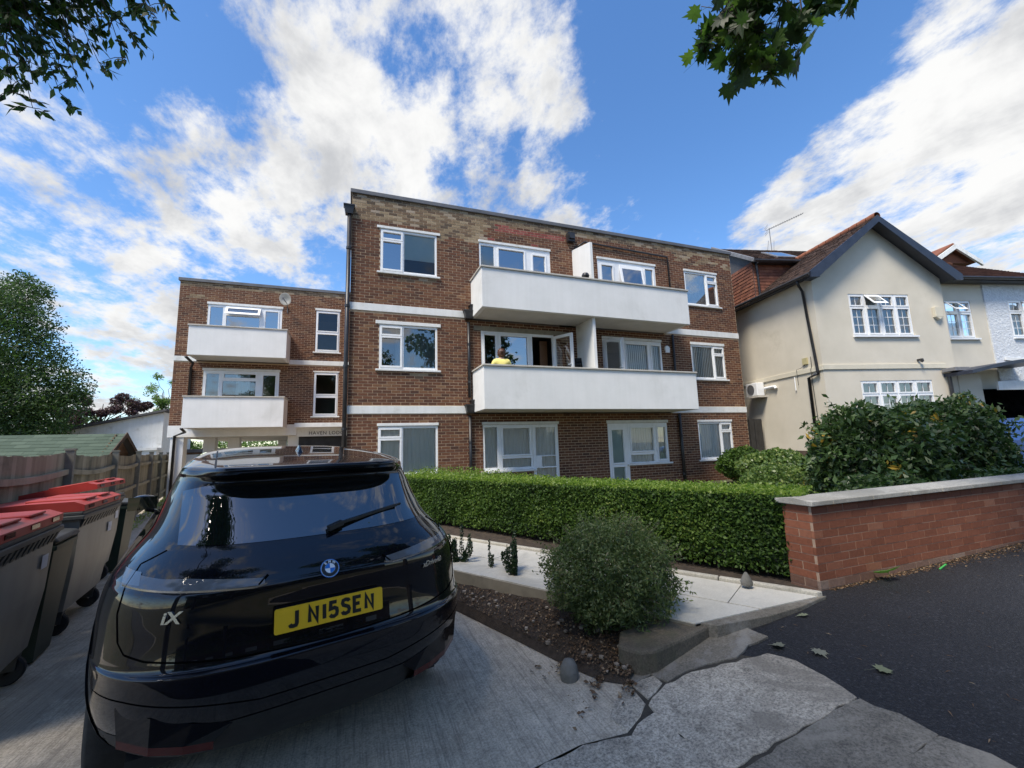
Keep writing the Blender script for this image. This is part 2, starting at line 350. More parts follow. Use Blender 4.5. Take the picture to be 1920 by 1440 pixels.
M['slab_brown'] = concrete_mat('pavement_concrete_brown', (0.125, 0.11, 0.085), (0.20, 0.18, 0.145), None, stain=(0.26, 0.25, 0.23), speck=0.5)
M['paving'] = concrete_mat('smooth_paving', (0.47, 0.45, 0.39), (0.57, 0.545, 0.48), None, stain=(0.36, 0.35, 0.31), speck=0.12)
M['kerbstone'] = concrete_mat('path_edging', (0.36, 0.34, 0.28), (0.50, 0.47, 0.40), None, stain=(0.24, 0.22, 0.17), speck=0.3)
M['plinth'] = concrete_mat('mossy_plinth', (0.085, 0.07, 0.05), (0.15, 0.125, 0.09), None, stain=(0.075, 0.075, 0.045), speck=0.5)
def tarmac_mat():
    m, nt, N, L, B = nodes_of('tarmac')
    f = texn(N, L, 55, 5, 0.85); v = N.new('ShaderNodeTexVoronoi'); v.inputs['Scale'].default_value = 90; g = N.new('ShaderNodeNewGeometry'); L.new(g.outputs['Position'], v.inputs['Vector'])
    col = ramp(N, f, [(0.38, (0.007, 0.0075, 0.009)), (0.55, (0.017, 0.0175, 0.020)), (0.64, (0.050, 0.051, 0.055)), (0.74, (0.15, 0.15, 0.155))], L)
    b2 = texn(N, L, 1.1, 6, 0.6); col = mixc(N, L, 0.6, col, ramp(N, b2, [(0.35, (0.75, 0.75, 0.78)), (0.7, (1.35, 1.35, 1.4))], L), 'MULTIPLY')
    L.new(col, B.inputs['Base Color']); B.inputs['Roughness'].default_value = 0.7; B.inputs['Specular IOR Level'].default_value = 0.35
    bump(N, L, v.outputs['Distance'], 0.7, 0.006, B); return m
M['tarmac'] = tarmac_mat()
M['soil'] = pmat('soil', (0.028, 0.02, 0.014), (0.07, 0.05, 0.034), 14, 0.95, 1.0, 45, 0.02)
M['soil_far'] = pmat('garden_ground', (0.06, 0.07, 0.03), (0.12, 0.10, 0.06), 1.2, 0.95, 0.5, 20, 0.02)
def sheet(name, mat, pts, z, step=0.4, kind='structure', parent=None):
    """a ground sheet over a plan outline, cut into strips in x so that it follows gz"""
    bm = bmesh.new(); vs = [bm.verts.new((p[0], p[1], 0)) for p in pts]; bm.faces.new(vs)
    xs = sorted(set(GX[1:-1]))
    for x in xs:
        bmesh.ops.bisect_plane(bm, geom=bm.verts[:]+bm.edges[:]+bm.faces[:], plane_co=(x, 0, 0), plane_no=(1, 0, 0))
    bmesh.ops.triangulate(bm, faces=[f for f in bm.faces if len(f.verts) > 4])
    for v in bm.verts: v.co.z = z(v.co.x, v.co.y) if callable(z) else gz(v.co.x)+z
    bmesh.ops.recalc_face_normals(bm, faces=bm.faces[:])
    for f in bm.faces:
        if f.normal.z < 0: f.normal_flip()
    me = bpy.data.meshes.new(name); bm.to_mesh(me); bm.free(); me.materials.append(mat)
    o = bpy.data.objects.new(name, me); link(o, parent)
    if kind and parent is None: tag(o, kind=kind)
    return o
sheet('ground', M['soil_far'], [(-60, -300), (60, -300), (400, -300), (400, 400), (-400, 400), (-400, -300)], -0.07)
# concrete drive from the pavement down to the car port under the rear wing
sheet('driveway', M['drive'], [(-6.0, 1.2), (.2, 1.9), (.92, 2.325), (1.22, 2.355), (1.50, 2.31), (1.64, 2.375), (1.735, 2.45), (1.77, 2.67), (1.65, 2.81), (1.53, 3.13), (1.33, 3.76), (1.06, 4.56), (.55, 5.9), (-.1, 7.8), (-.1, 10.88), (-.1, 26.5), (-8, 26.5), (-6.9, 18), (-3.6, 5.6)], 0.0)
sheet('tarmac_pavement', M['tarmac'], [(-40, -2.2), (40, -2.2), (40, 2.97), (4.06, 2.97), (3.96, 2.80), (3.16, 2.72), (2.66, 2.74), (2.3, 2.6), (1.6, 2.25), (.2, 1.85), (-6.0, 1.15), (-40, 1.15)], -0.006)
sheet('road', M['tarmac'], [(-40, -9.5), (40, -9.5), (40, -2.42), (-40, -2.42)], -0.13)
kb = MB()
kerbs = thing('street_kerb', 'grey granite kerb along the road behind the viewpoint', 'kerb', (0, -2.3, 0)); tag(kerbs, kind='structure')
for i in range(40):
    x = -20+i; b = MB(); b.box(x+.005, x+.995, -2.42, -2.2, gz(x+.5)-.2, gz(x+.5)-.005); b.build('kerb_stone', M['slab'], kerbs, ws=True)
# cracked cast slabs of the pavement, each its own piece
def slab_piece(pts, mat, th=0.09, dz=0.0, rough=0.011, seed=0, tilt=(0, 0)):
    rr = random.Random(seed); out = []; n = len(pts)
    for k in range(n):                                  # ragged broken edges
        a, b = Vector(pts[k]), Vector(pts[(k+1) % n]); m = max(1, int((b-a).length/0.07))
        for j in range(m):
            p = a.lerp(b, j/m); d = (b-a).normalized(); nn = Vector((-d.y, d.x))
            out.append(p + nn*rr.uniform(-rough, rough) + d*rr.uniform(-rough, rough))
    cx = sum(p.x for p in out)/len(out); cy = sum(p.y for p in out)/len(out)
    out = [Vector((cx, cy)) + (p-Vector((cx, cy)))*(1+0.009/max(0.05, (p-Vector((cx, cy))).length)) for p in out]
    if sum(out[k].x*out[(k+1) % len(out)].y - out[(k+1) % len(out)].x*out[k].y for k in range(len(out))) < 0: out.reverse()
    top = lambda x, y: gz(x)+dz+tilt[0]*(x-cx)+tilt[1]*(y-cy)
    b = MB(); b.prism(out, lambda x, y: top(x, y)-th, top); return b.build('paving_slab', mat, pave, ws=True, bevel=0.004)
pave = thing('pavement', 'cracked grey concrete pavement slabs meeting the drive', 'pavement', (2.2, 2.2, 0)); tag(pave, kind='structure')
slab_piece([(1.74, 2.43), (1.96, 2.52), (2.19, 2.52), (2.56, 2.44), (2.75, 2.41), (2.81, 2.25), (2.79, 2.05), (2.73, 1.85), (2.23, 1.85), (1.79, 1.84), (1.735, 2.06)], M['slab'], dz=.006, seed=1)
slab_piece([(2.73, 1.835), (2.77, 1.66), (2.76, 1.49), (2.32, 1.48), (1.80, 1.80), (2.23, 1.82)], M['slab_dark'], dz=.004, seed=2)
slab_piece([(2.76, 1.475), (2.80, 1.30), (2.80, 0.9), (1.9, 0.9), (1.9, 1.46), (2.30, 1.465)], M['slab_dark'], dz=.005, seed=3)
slab_piece([(2.01, 2.80), (2.70, 2.86), (2.91, 2.80), (2.92, 2.56), (2.72, 2.56), (2.54, 2.50), (2.25, 2.56), (1.99, 2.54), (1.965, 2.66)], M['slab_brown'], dz=.010, seed=4)
slab_piece([(1.72, 2.36), (1.725, 2.05), (1.78, 1.83), (1.35, 1.75), (.6, 1.85), (.25, 1.92), (.92, 2.305), (1.22, 2.335), (1.50, 2.285), (1.64, 2.35)], M['slab'], dz=.005, seed=5)
slab_piece([(1.78, 1.82), (1.88, 1.74), (1.88, .9), (.3, .9), (.25, 1.88), (.6, 1.82), (1.35, 1.72)], M['slab'], dz=.004, seed=15)
slab_piece([(1.88, 2.97), (1.99, 2.84), (1.965, 2.69), (1.94, 2.66), (1.82, 2.66), (1.78, 2.76)], M['slab_brown'], dz=.010, seed=6)
slab_piece([(1.79, 2.645), (1.95, 2.64), (1.945, 2.545), (1.86, 2.50), (1.77, 2.49)], M['slab'], dz=.006, seed=7)
slab_piece([(1.50, 2.325), (1.62, 2.385), (1.72, 2.46), (1.76, 2.64), (1.66, 2.62), (1.5, 2.46)], M['slab'], th=.05, dz=.004, seed=8)
M['crack_soil'] = pmat('crack_soil', (.03, .026, .02), (.06, .052, .04), 30, .95, .6, 80)
sheet('crack_filling', M['crack_soil'], [(.3, .95), (2.74, .95), (2.70, 1.9), (2.74, 2.3), (2.6, 2.5), (2.85, 2.6), (2.85, 2.76), (2.1, 2.9), (1.8, 2.9), (1.74, 2.5), (1.4, 2.34), (.9, 2.3)], -0.001)
# mossy plinth beside the round bush
pl = MB(); pp = [(1.88, 2.68), (2.0, 2.655), (2.62, 2.795), (2.625, 2.86), (2.46, 3.06), (2.3, 3.08), (1.95, 3.02), (1.80, 2.82)]
pl.prism(pp, lambda x, y: gz(x)-.05, lambda x, y: .272-.01*(2.4-x))
po = pl.build('stone_plinth', M['plinth'], bevel=0.02); tag(po, 'mossy brown concrete plinth block under the round bush', 'plinth')
# garden path: slabs in two rows and a raised edging along the hedge
PD = Vector((-0.515, 0.857)); PN = Vector((0.857, 0.515)); P0 = Vector((3.93, 2.86))      # along the path, across it (towards the hedge), near corner of the edging
path = thing('garden_path', 'pale concrete flag path between the hedge and the planting bed', 'path', (2.6, 4.2, .3)); tag(path, kind='structure')
ZP = 0.30
def pz(p): return ZP
def clip_near(pts, y0):
    out = []
    for k in range(len(pts)):
        p, q = pts[k], pts[(k+1) % len(pts)]
        if p.y >= y0: out.append(p)
        if (p.y-y0)*(q.y-y0) < 0: out.append(p.lerp(q, (y0-p.y)/(q.y-p.y)))
    return out
def path_quad(b, s0, s1, t0, t1, z0, z1, y0=2.83):
    q = clip_near([P0+PD*s0+PN*t0, P0+PD*s0+PN*t1, P0+PD*s1+PN*t1, P0+PD*s1+PN*t0], y0)
    if len(q) < 3: return False
    b.prism([(p.x, p.y) for p in q], z0, z1); return True
for row, (t0, t1) in enumerate(((-.64, -.06), (-1.235, -.65))):
    s = -.30 if row == 0 else .25
    while s < 9.2:
        b = MB()
        if path_quad(b, s+.004, s+.896, t0+.004, t1-.004, ZP-.06, ZP+R.uniform(-.002, .002)): b.build('flagstone', M['paving'], path, ws=True, bevel=.003)
        s += .9
s = -.1
while s < 9.2:
    b = MB()
    if path_quad(b, s+.003, s+.91, -.055, .005, ZP-.12, ZP+.032): b.build('path_edging', M['kerbstone'], path, ws=True, bevel=.012)
    s += .915
b = MB(); path_quad(b, -.3, 9.2, -1.24, .0, ZP-.16, ZP-.012); b.build('joint_bed', M['stain'], path, ws=True)
slab_pts = [(3.98, 2.82), (3.55, 2.74), (3.16, 2.71), (2.64, 2.745), (2.56, 2.83), (3.96, 2.83)]
b = MB(); b.prism([(x, y) for x, y in reversed(slab_pts)], ZP-.16, ZP-.008); b.build('mortar_fillet', M['slab_brown'], path, ws=True, bevel=.01)
# planting bed: soil between drive and path
def bedz(x, y):
    p = Vector((x, y))-P0; t = p.dot(PN); k = min(1, max(0, (t+2.1)/0.85)); return gz(x)*.75+.035 + k*.10
bm_ = MB(); left = [(1.77, 2.67), (1.65, 2.81), (1.53, 3.13), (1.33, 3.76), (1.06, 4.56), (.55, 5.9), (-.1, 7.8)]
nb = 14; grid = []
for i in range(61):
    s = i/60*(len(left)-1); k = min(int(s), len(left)-2); a = Vector(left[k]).lerp(Vector(left[k+1]), s-k)
    sp = (Vector((a.x, a.y))-P0).dot(PD); e = P0+PD*max(sp, -.35)-PN*1.2
    row = []
    for j in range(nb+1):
        p = a.lerp(e, (j-.35)/nb if j == 0 else j/nb); zz = bedz(p.x, p.y)+mnoise.noise(Vector((p.x*9, p.y*9, 0)))*.018; row.append((p.x, p.y, gz(p.x)+.006 if j == 0 else max(zz, gz(p.x)+.012)))
    grid.append(row)
for i in range(60):
    for j in range(nb): bm_.quad(grid[i][j], grid[i][j+1], grid[i+1][j+1], grid[i+1][j])
o = bm_.build('planting_bed', M['soil'], smooth=True); tag(o, kind='structure')
for f in o.data.polygons: pass
sheet('hedge_bed', M['soil'], [(3.95, 2.9), (4.08, 2.98), (5.4, 2.98), (5.6, 3.6), (2.4, 10.5), (-.1, 10.5), (-.1, 9.6)], lambda x, y: .262)
# front garden behind the hedge, in front of the facade and the cream house
sheet('front_garden', M['soil_far'], [(4.3, 3.26), (40, 3.26), (40, 12), (12.7, 12), (12.7, 10.88), (-.1, 10.88), (-.1, 10.2), (2.5, 9.9)], 0.02)

# ------------------------------------------------------------------ walls of bricks, windows
def cut_rects(x0, x1, z0, z1, holes):
    xs = sorted({x0, x1, *[min(max(h[0], x0), x1) for h in holes], *[min(max(h[1], x0), x1) for h in holes]})
    zs = sorted({z0, z1, *[min(max(h[2], z0), z1) for h in holes], *[min(max(h[3], z0), z1) for h in holes]})
    out = []
    for a, b in zip(xs, xs[1:]):
        run = None
        for c, d in zip(zs, zs[1:]):
            mx, mz = (a+b)/2, (c+d)/2
            if any(h[0] < mx < h[1] and h[2] < mz < h[3] for h in holes):
                if run: out.append((a, b, *run)); run = None
            else: run = (run[0], d) if run else (c, d)
        if run: out.append((a, b, *run))
    return out
def bricks_in(x0, x1, z0, z1, holes, course=.075, length=.225, joint=.0135):
    out = []; n = int(round((z1-z0)/course))
    for c in range(n):
        za = z0+c*course+joint/2; zb = za+course-joint; zm = (za+zb)/2
        cuts = sorted((h[0], h[1]) for h in holes if h[2]-.02 < zm < h[3]+.02)
        x = x0-(length/2 if c % 2 else 0)
        while x < x1-.01:
            segs = [(max(x, x0)+joint/2, min(x+length, x1)-joint/2)]
            for ca, cb in cuts:
                segs = [s for a, b in segs for s in ((a, min(b, ca-.004)), (max(a, cb+.004), b)) if s[1]-s[0] > .02]
            out += [(a, b, za, zb) for a, b in segs if b-a > .02]
            x += length
    return out
def brick_mesh(name, mat):
    b = MB(); b.box(-.5, .5, 0, 1, -.5, .5, back=False); me = bpy.data.meshes.new(name); me.from_pydata(b.v, [], b.f); me.materials.append(mat); me.update(); return me
BRICK_ME = brick_mesh('brick', M['brick_o'])
def brick_facade(root, x0, x1, z0, z1, Y, holes, special=None, n_single=300, depth=.02, recess=.004):
    """mortar wall with openings, 300 nearest bricks as objects, the rest as one mass"""
    m = MB()
    for a, b, c, d in cut_rects(x0, x1, z0, z1, holes): m.box(a, b, Y+recess, Y+.10, c, d)
    wall = m.build('wall', M['mortar'], root, ws=True)
    br = bricks_in(x0, x1, z0, z1, holes)
    br.sort(key=lambda q: ((q[0]+q[1])/2)**2 + Y*Y + ((q[2]+q[3])/2-1.7)**2)
    masses = {}
    k = 0
    for a, b, c, d in br:
        key = special((a+b)/2, (c+d)/2) if special else None
        if k < n_single and key is None and b-a > .09:
            o = bpy.data.objects.new('brick', BRICK_ME); link(o, wall, True); o.location = ((a+b)/2, Y+R.uniform(-.0015, .0015), (c+d)/2); o.scale = (b-a, depth, d-c); k += 1
        else:
            mb = masses.setdefault(key or 'brick_a', MB()); mb.cur = R.random(); dy = R.uniform(-.0015, .0015); mb.box(a, b, Y+dy, Y+depth, c, d, back=False)
    for key, mb in masses.items(): tag(mb.build('brickwork', M[key], wall, attr=True, ws=True), kind='stuff')
    return wall
def pane_frame(b, x0, x1, z0, z1, cells, ya, yb):
    for r in cut_rects(x0, x1, z0, z1, [c[:4] for c in cells]): b.box(r[0], r[1], ya, yb, r[2], r[3])
def drape(b, x0, x1, z0, z1, y, wave=.10, amp=.007, seed=0):
    rr = random.Random(seed); n = max(8, int((x1-x0)/.02)); ph = rr.uniform(0, 6)
    pts = []
    for i in range(n+1):
        x = x0+(x1-x0)*i/n; pts.append((x, y+amp*math.sin(x/wave*6.283+ph+1.3*math.sin(x*7+ph))+rr.uniform(-.003, .003)))
    for (xa, ya), (xb, yb) in zip(pts, pts[1:]): b.quad((xa, ya, z0), (xb, yb, z0), (xb, yb, z1), (xa, ya, z1))
def slats(b, x0, x1, z0, z1, y, w=.075, ang=16):
    x = x0
    while x < x1-.03:
        c = math.cos(rad(ang))*w*.52; s_ = math.sin(rad(ang))*w*.52; xm = x+w/2
        b.quad((xm-c, y-s_, z0), (xm+c, y+s_, z0), (xm+c, y+s_, z1), (xm-c, y-s_, z1)); x += w
def window(root, x0, x1, z0, z1, Y, cells, sill=True, lintel=.09, lint_out=.09, glass='glass', fill=None, fy=.02, head=True, name='window', proud=.01):
    """cells: (x0, x1, z0, z1, sash?[, glass]) ; frame front stands at Y+proud"""
    ya = Y+proud
    b = MB(); pane_frame(b, x0, x1, z0, z1, cells, ya, ya+.06)
    fw = b.build(name, M['upvc'], root, ws=True, bevel=.004)
    for c in cells:
        if c[4]:                                   # a sash that stands proud of the frame
            s = MB(); e = .045
            pane_frame(s, c[0]-e, c[1]+e, c[2]-e, c[3]+e, [(c[0], c[1], c[2], c[3])], ya-.018, ya-.0015); s.build('sash', M['upvc'], fw, ws=True, bevel=.003)
        if len(c) > 5 and c[5] is None: continue
        g = MB(); g.quad((c[0]-.004, ya+.03, c[2]-.004), (c[1]+.004, ya+.03, c[2]-.004), (c[1]+.004, ya+.03, c[3]+.004), (c[0]-.004, ya+.03, c[3]+.004))
        g.build('pane', M[c[5] if len(c) > 5 else glass], fw, ws=True)
    if sill:
        s = MB(); s.box(x0-.08, x1+.08, Y-.055, Y+.03, z0-.05, z0-.002); s.build('sill', M['white_band'], fw, ws=True, bevel=.006)
    if lintel:
        s = MB(); s.box(x0-lint_out, x1+lint_out, Y-.025, Y+.05, z1+.002, z1+lintel); s.build('lintel', M['white_band'], fw, ws=True, bevel=.006)
    if fill:
        for kind, fx0, fx1, fz0, fz1 in fill:
            s = MB()
            if kind in ('net', 'curtain'): drape(s, fx0, fx1, fz0, fz1, ya+fy+.05, seed=int(x0*10))
            elif kind == 'blind': slats(s, fx0, fx1, fz0, fz1, ya+fy+.05)
            elif kind == 'rollblind': s.quad((fx0, ya+fy+.03, fz0), (fx1, ya+fy+.03, fz0), (fx1, ya+fy+.03, fz1), (fx0, ya+fy+.03, fz1))
            s.build({'net': 'net_curtain', 'curtain': 'curtain', 'blind': 'vertical_blind', 'rollblind': 'roller_blind'}[kind], M[kind], fw, ws=True, smooth=kind in ('net', 'curtain'))
    return fw
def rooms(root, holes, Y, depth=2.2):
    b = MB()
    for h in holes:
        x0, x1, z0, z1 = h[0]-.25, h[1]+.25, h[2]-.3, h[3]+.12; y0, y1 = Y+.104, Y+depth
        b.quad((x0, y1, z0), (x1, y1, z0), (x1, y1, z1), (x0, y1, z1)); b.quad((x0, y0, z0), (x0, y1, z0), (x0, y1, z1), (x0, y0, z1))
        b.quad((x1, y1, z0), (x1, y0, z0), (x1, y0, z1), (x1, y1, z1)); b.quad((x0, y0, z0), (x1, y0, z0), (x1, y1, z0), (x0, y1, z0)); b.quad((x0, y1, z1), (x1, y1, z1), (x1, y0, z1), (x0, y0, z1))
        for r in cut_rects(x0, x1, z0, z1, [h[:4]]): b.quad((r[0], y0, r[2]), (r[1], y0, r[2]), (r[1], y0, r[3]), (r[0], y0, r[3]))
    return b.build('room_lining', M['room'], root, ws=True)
def pipe(root, pts, r=.04, name='drainpipe', brackets=True, mat='black_pipe'):
    b = MB(); b.tube(pts, r, 10); o = b.build(name, M[mat], root, ws=True, smooth=True)
    if brackets:
        p, q = Vector(pts[0]), Vector(pts[-1]); n = int((p-q).length/1.8)
        for i in range(n+1):
            c = q.lerp(p, (i+.4)/(n+1)); k = MB(); k.tube([c-Vector((0, 0, .03)), c+Vector((0, 0, .03))], r*1.25, 10); k.build('pipe_collar', M[mat], o, ws=True)
    return o
def hopper(root, x, y, z, w=.24, h=.2):
    b = MB(); t = [(x-w/2, y-.1, z+h), (x+w/2, y-.1, z+h), (x+w/2, y+.1, z+h), (x-w/2, y+.1, z+h)]; q = [(x-w*.36, y-.07, z), (x+w*.36, y-.07, z), (x+w*.36, y+.09, z), (x-w*.36, y+.09, z)]
    b.poly(list(reversed(q))); b.poly(t)
    for k in range(4): b.quad(q[k], q[(k+1) % 4], t[(k+1) % 4], t[k])
    b.box(x-w/2-.015, x+w/2+.015, y-.115, y+.1, z+h, z+h+.03); return b.build('hopper_head', M['black_pipe'], root, ws=True)

# ------------------------------------------------------------------ front apartment block
Y0 = 10.885
block = thing('apartment_block', 'three storey brown brick apartment block with long white balconies', 'building', (6.2, 10.9, .2))
BX0, BX1 = -.13, 12.60
FL = (7.40, 4.83, 2.26)                      # window heads of the three storeys
SL = (6.22, 3.68, 1.06)                      # window sills
holes = []
for k in range(3):
    holes += [(.57, 2.03, SL[k], FL[k]), (10.45, 11.88, SL[k], FL[k])]
for k in range(2):
    holes += [(3.22, 5.42, FL[k]-1.98, FL[k]), (7.05, 9.25, FL[k]-1.98, FL[k])]
holes += [(3.22, 4.64, 1.05, FL[2]), (4.64, 5.42, .30, FL[2]), (7.05, 7.75, .30, FL[2]), (7.75, 9.22, 1.05, FL[2])]
bands = [(BX0, 2.98, 5.15, 5.34), (9.45, BX1, 5.15, 5.34), (BX0, 2.98, 2.565, 2.755), (9.45, BX1, 2.565, 2.755), (2.98, 9.45, 5.10, 5.30), (2.98, 9.45, 2.55, 2.70)]
lints = []
for k in range(3):
    lints += [(.48, 2.12, FL[k], FL[k]+.07), (10.40, 11.93, FL[k], FL[k]+.08)]
def face_kind(x, z):
    n = mnoise.noise(Vector((x*.9, z*2.2, 3.0))); n2 = mnoise.noise(Vector((x*2.3, z*4, 9.0)))
    if z > 8.02+.06*n: return 'brick_pale'
    if x < 2.7 and z > 7.55+.18*n: return 'brick_pale'
    if 2.1 < x < 3.4 and z > 7.3+.3*n2: return 'brick_pale'
    if 3.1 < x < 6.0 and abs(z-(7.93-.02*(x-3)))-.02*n < .075: return 'redpaint' if x > 3.6+.4*n2 else 'brick_pale'
    if 3.3 < x < 5.6 and abs(z-7.52) < .035 and n2 > .15: return 'redpaint'
    if 10.0 < x and z > 7.7+.2*n and n2 > 0: return 'brick_pale'
    if .75 < x < 1.95 and 5.98 < z < 6.16 and n2 > -.05: return 'brick_pale'
    if .8 < x < 1.9 and 3.45 < z < 3.62 and n2 > .12: return 'brick_pale'
    return None
wall = brick_facade(block, BX0, BX1, .15, 8.25, Y0, holes+bands, face_kind)
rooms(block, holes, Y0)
b = MB()                                      # side and rear walls, flat roof behind the facade
b.box(BX0, BX0+.1, Y0+.103, 21, .0, 8.25); b.box(BX1-.1, BX1, Y0+.103, 21, 0, 8.25); b.box(BX0, BX1, 21, 21.1, 0, 8.25); b.build('side_wall', M['brick_tex'], block, ws=True)
b = MB(); b.box(BX0+.1, BX1-.1, Y0+.1, 21, 7.95, 8.1); b.build('flat_roof', M['roof_felt'], block, ws=True)
b = MB(); b.box(BX0-.05, BX1+.05, Y0-.05, Y0+.16, 8.25, 8.36); b.box(BX0-.05, BX0+.16, Y0+.163, 21.1, 8.25, 8.36); b.box(BX1-.16, BX1+.05, Y0+.163, 21.1, 8.25, 8.36); b.build('parapet_capping', M['roof_edge'], block, ws=True, bevel=.01)
b = MB(); b.box(BX0-.012, BX1+.012, Y0-.012, Y0+.0, .0, .149); b.build('plinth_course', M['brick_tex'], block, ws=True)
for x0, x1, z0, z1 in bands[:4]:
    b = MB(); b.box(x0-(.0 if x0 > 0 else .02), x1+(.02 if x1 > 12 else 0), Y0-.018, Y0+.06, z0, z1); b.build('floor_band', M['white_band'], block, ws=True, bevel=.005)
# plain side windows
def casement(k, xa, xb, left, glass, fill):
    z0, z1 = SL[k], FL[k]
    if left: mull = xa+.57; small = (xa+.07, mull-.05); big = (mull+.03, xb-.05)
    else: mull = xb-.49; small = (mull+.05, xb-.07); big = (xa+.05, mull-.03)
    zt = z1-.31
    cells = [(big[0], big[1], z0+.06, z1-.06, False, glass[0]), (small[0], small[1], zt+.06, z1-.09, True, glass[1]), (small[0], small[1], z0+.09, zt-.04, True, glass[1])]
    return window(block, xa, xb, z0, z1, Y0, cells, lintel=.07 if k != 1 else .09, lint_out=.09 if (left and k != 2) else (.15 if k == 1 and left else .02), fill=fill)
casement(0, .57, 2.03, True, ('glass_lo', 'glass_hi'), [('rollblind', 1.14, 2.0, SL[0]+.42, FL[0]-.04)])
casement(1, .57, 2.03, True, ('glass', 'glass'), [('curtain', .98, 2.0, SL[1]+.02, FL[1]-.04)])
casement(2, .57, 2.03, True, ('glass_lo', 'glass_lo'), [('net', .6, 2.0, SL[2]+.02, FL[2]-.04)])
casement(0, 10.45, 11.88, False, ('glass_hi', 'glass_hi'), [('net', 10.5, 11.4, SL[0]+.02, FL[0]-.04)])
casement(1, 10.45, 11.88, False, ('glass_lo', 'glass_lo'), [('blind', 10.48, 11.85, SL[1]+.02, FL[1]-.04)])
casement(2, 10.45, 11.88, False, ('glass_lo', 'glass_lo'), [('net', 10.48, 11.85, SL[2]+.02, FL[2]-.04)])
# second floor, behind the upper balcony
zb = FL[0]-1.98
window(block, 3.22, 5.42, zb, FL[0], Y0, [(3.27, 3.66, zb+.75, FL[0]-.08, False, 'glass'), (3.80, 4.58, zb+.80, FL[0]-.12, True, 'glass_hi'), (4.86, 5.25, zb+.1, FL[0]-.18, True, 'glass_hi'), (3.27, 4.6, zb+.08, zb+.62, False)], sill=False, lintel=.07, lint_out=.02, fill=[('rollblind', 3.24, 3.7, zb, FL[0]-.04)])
window(block, 7.05, 9.25, zb, FL[0], Y0, [(7.20, 7.60, zb+.1, FL[0]-.18, True, 'glass_hi'), (7.90, 8.69, zb+.80, FL[0]-.13, False, None), (8.84, 9.15, zb+.75, FL[0]-.13, True, 'glass_hi'), (7.9, 9.15, zb+.08, zb+.62, False)], sill=False, lintel=.07, lint_out=.02, fill=[('rollblind', 8.75, 9.2, zb+.7, FL[0]-.04)])
# first floor
zb = FL[1]-1.98
window(block, 3.22, 5.42, zb, FL[1], Y0, [(3.32, 3.64, zb+.72, FL[1]-.11, True, 'glass'), (3.79, 4.58, zb+.80, FL[1]-.11, True, 'glass_hi'), (3.3, 4.6, zb+.08, zb+.62, False), (4.74, 5.37, zb+.05, FL[1]-.07, False, None)], sill=False, lintel=0)
b = MB(); b.box(3.02, 6.0, Y0-.006, Y0+.03, FL[1]+.002, FL[1]+.13); b.build('concrete_lintel', M['stain'], block, ws=True)
window(block, 7.05, 9.25, zb, FL[1], Y0, [(7.12, 7.68, zb+.05, FL[1]-.07, False, None), (7.89, 8.69, zb+.80, FL[1]-.12, True, 'glass_lo'), (8.86, 9.18, zb+.75, FL[1]-.12, True, 'glass_lo'), (7.9, 9.15, zb+.08, zb+.62, False)], sill=False, lintel=.08, lint_out=.01, fill=[('blind', 7.8, 9.2, zb+.1, FL[1]-.04)])
b = MB(); b.box(5.12, 5.36, Y0+.35, Y0+.40, zb+.02, FL[1]-.1); b.build('inner_door', M['wood_dark'], block, ws=True)
def leaf_door(hx, hz0, hz1, w, ang, side):
    """an outward-opened balcony door leaf hinged at hx; ang measured from the facade"""
    d = Vector((math.cos(ang)*side, -math.sin(ang), 0)); n = Vector((-d.y, d.x, 0))
    b = MB(); o = Vector((hx, Y0-.01, 0)); e = .075
    for a, c, z0, z1 in ((0, e, hz0, hz1), (w-e, w, hz0, hz1), (e, w-e, hz0, hz0+.14), (e, w-e, hz1-e, hz1), (e, w-e, hz0+.62, hz0+.70)):
        b.obox(o+d*(a+c)/2+Vector((0, 0, (z0+z1)/2)), d*(c-a)/2, n*.03, Vector((0, 0, (z1-z0)/2)))
    f = b.build('door_leaf', M['upvc'], block, ws=True)
    for z0, z1 in ((hz0+.14, hz0+.62), (hz0+.70, hz1-e)):
        g = MB(); g.quad(o+d*e+Vector((0, 0, z0)), o+d*(w-e)+Vector((0, 0, z0)), o+d*(w-e)+Vector((0, 0, z1)), o+d*e+Vector((0, 0, z1))); g.build('pane', M['glass'], f, ws=True)
    h = MB(); p = o+d*(w-.04)+Vector((0, 0, hz0+1.0))-n*.05*side; h.bar(p, p-d*.11, .02); h.build('handle', M['upvc'], f, ws=True)
leaf_door(5.40, zb+.04, FL[1]-.05, .66, rad(62), 1)
leaf_door(7.10, zb+.04, FL[1]-.05, .60, rad(50), 1)
# tilted-open top-hung sash on the second floor
zt = FL[0]-.10; b = MB(); tl = .16
for x0, x1, k0, k1 in ((7.86, 7.93, 0, 1), (8.66, 8.73, 0, 1), (7.93, 8.66, 0, .11), (7.93, 8.66, .90, 1)):
    h = 1.16; p = lambda k: (Y0-.02-tl*k, zt-h*k)
    y_a, z_a = p(k0); y_b, z_b = p(k1); b.ext([(x0, y_a, z_a), (x1, y_a, z_a), (x1, y_b, z_b), (x0, y_b, z_b)], (0, .04, 0))
f = b.build('open_sash', M['upvc'], block, ws=True); g = MB(); g.quad((7.93, Y0-.01-tl*.9, zt-1.16*.9), (8.66, Y0-.01-tl*.9, zt-1.16*.9), (8.66, Y0-.01-tl*.11, zt-1.16*.11), (7.93, Y0-.01-tl*.11, zt-1.16*.11)); g.build('pane', M['glass_hi'], f, ws=True)
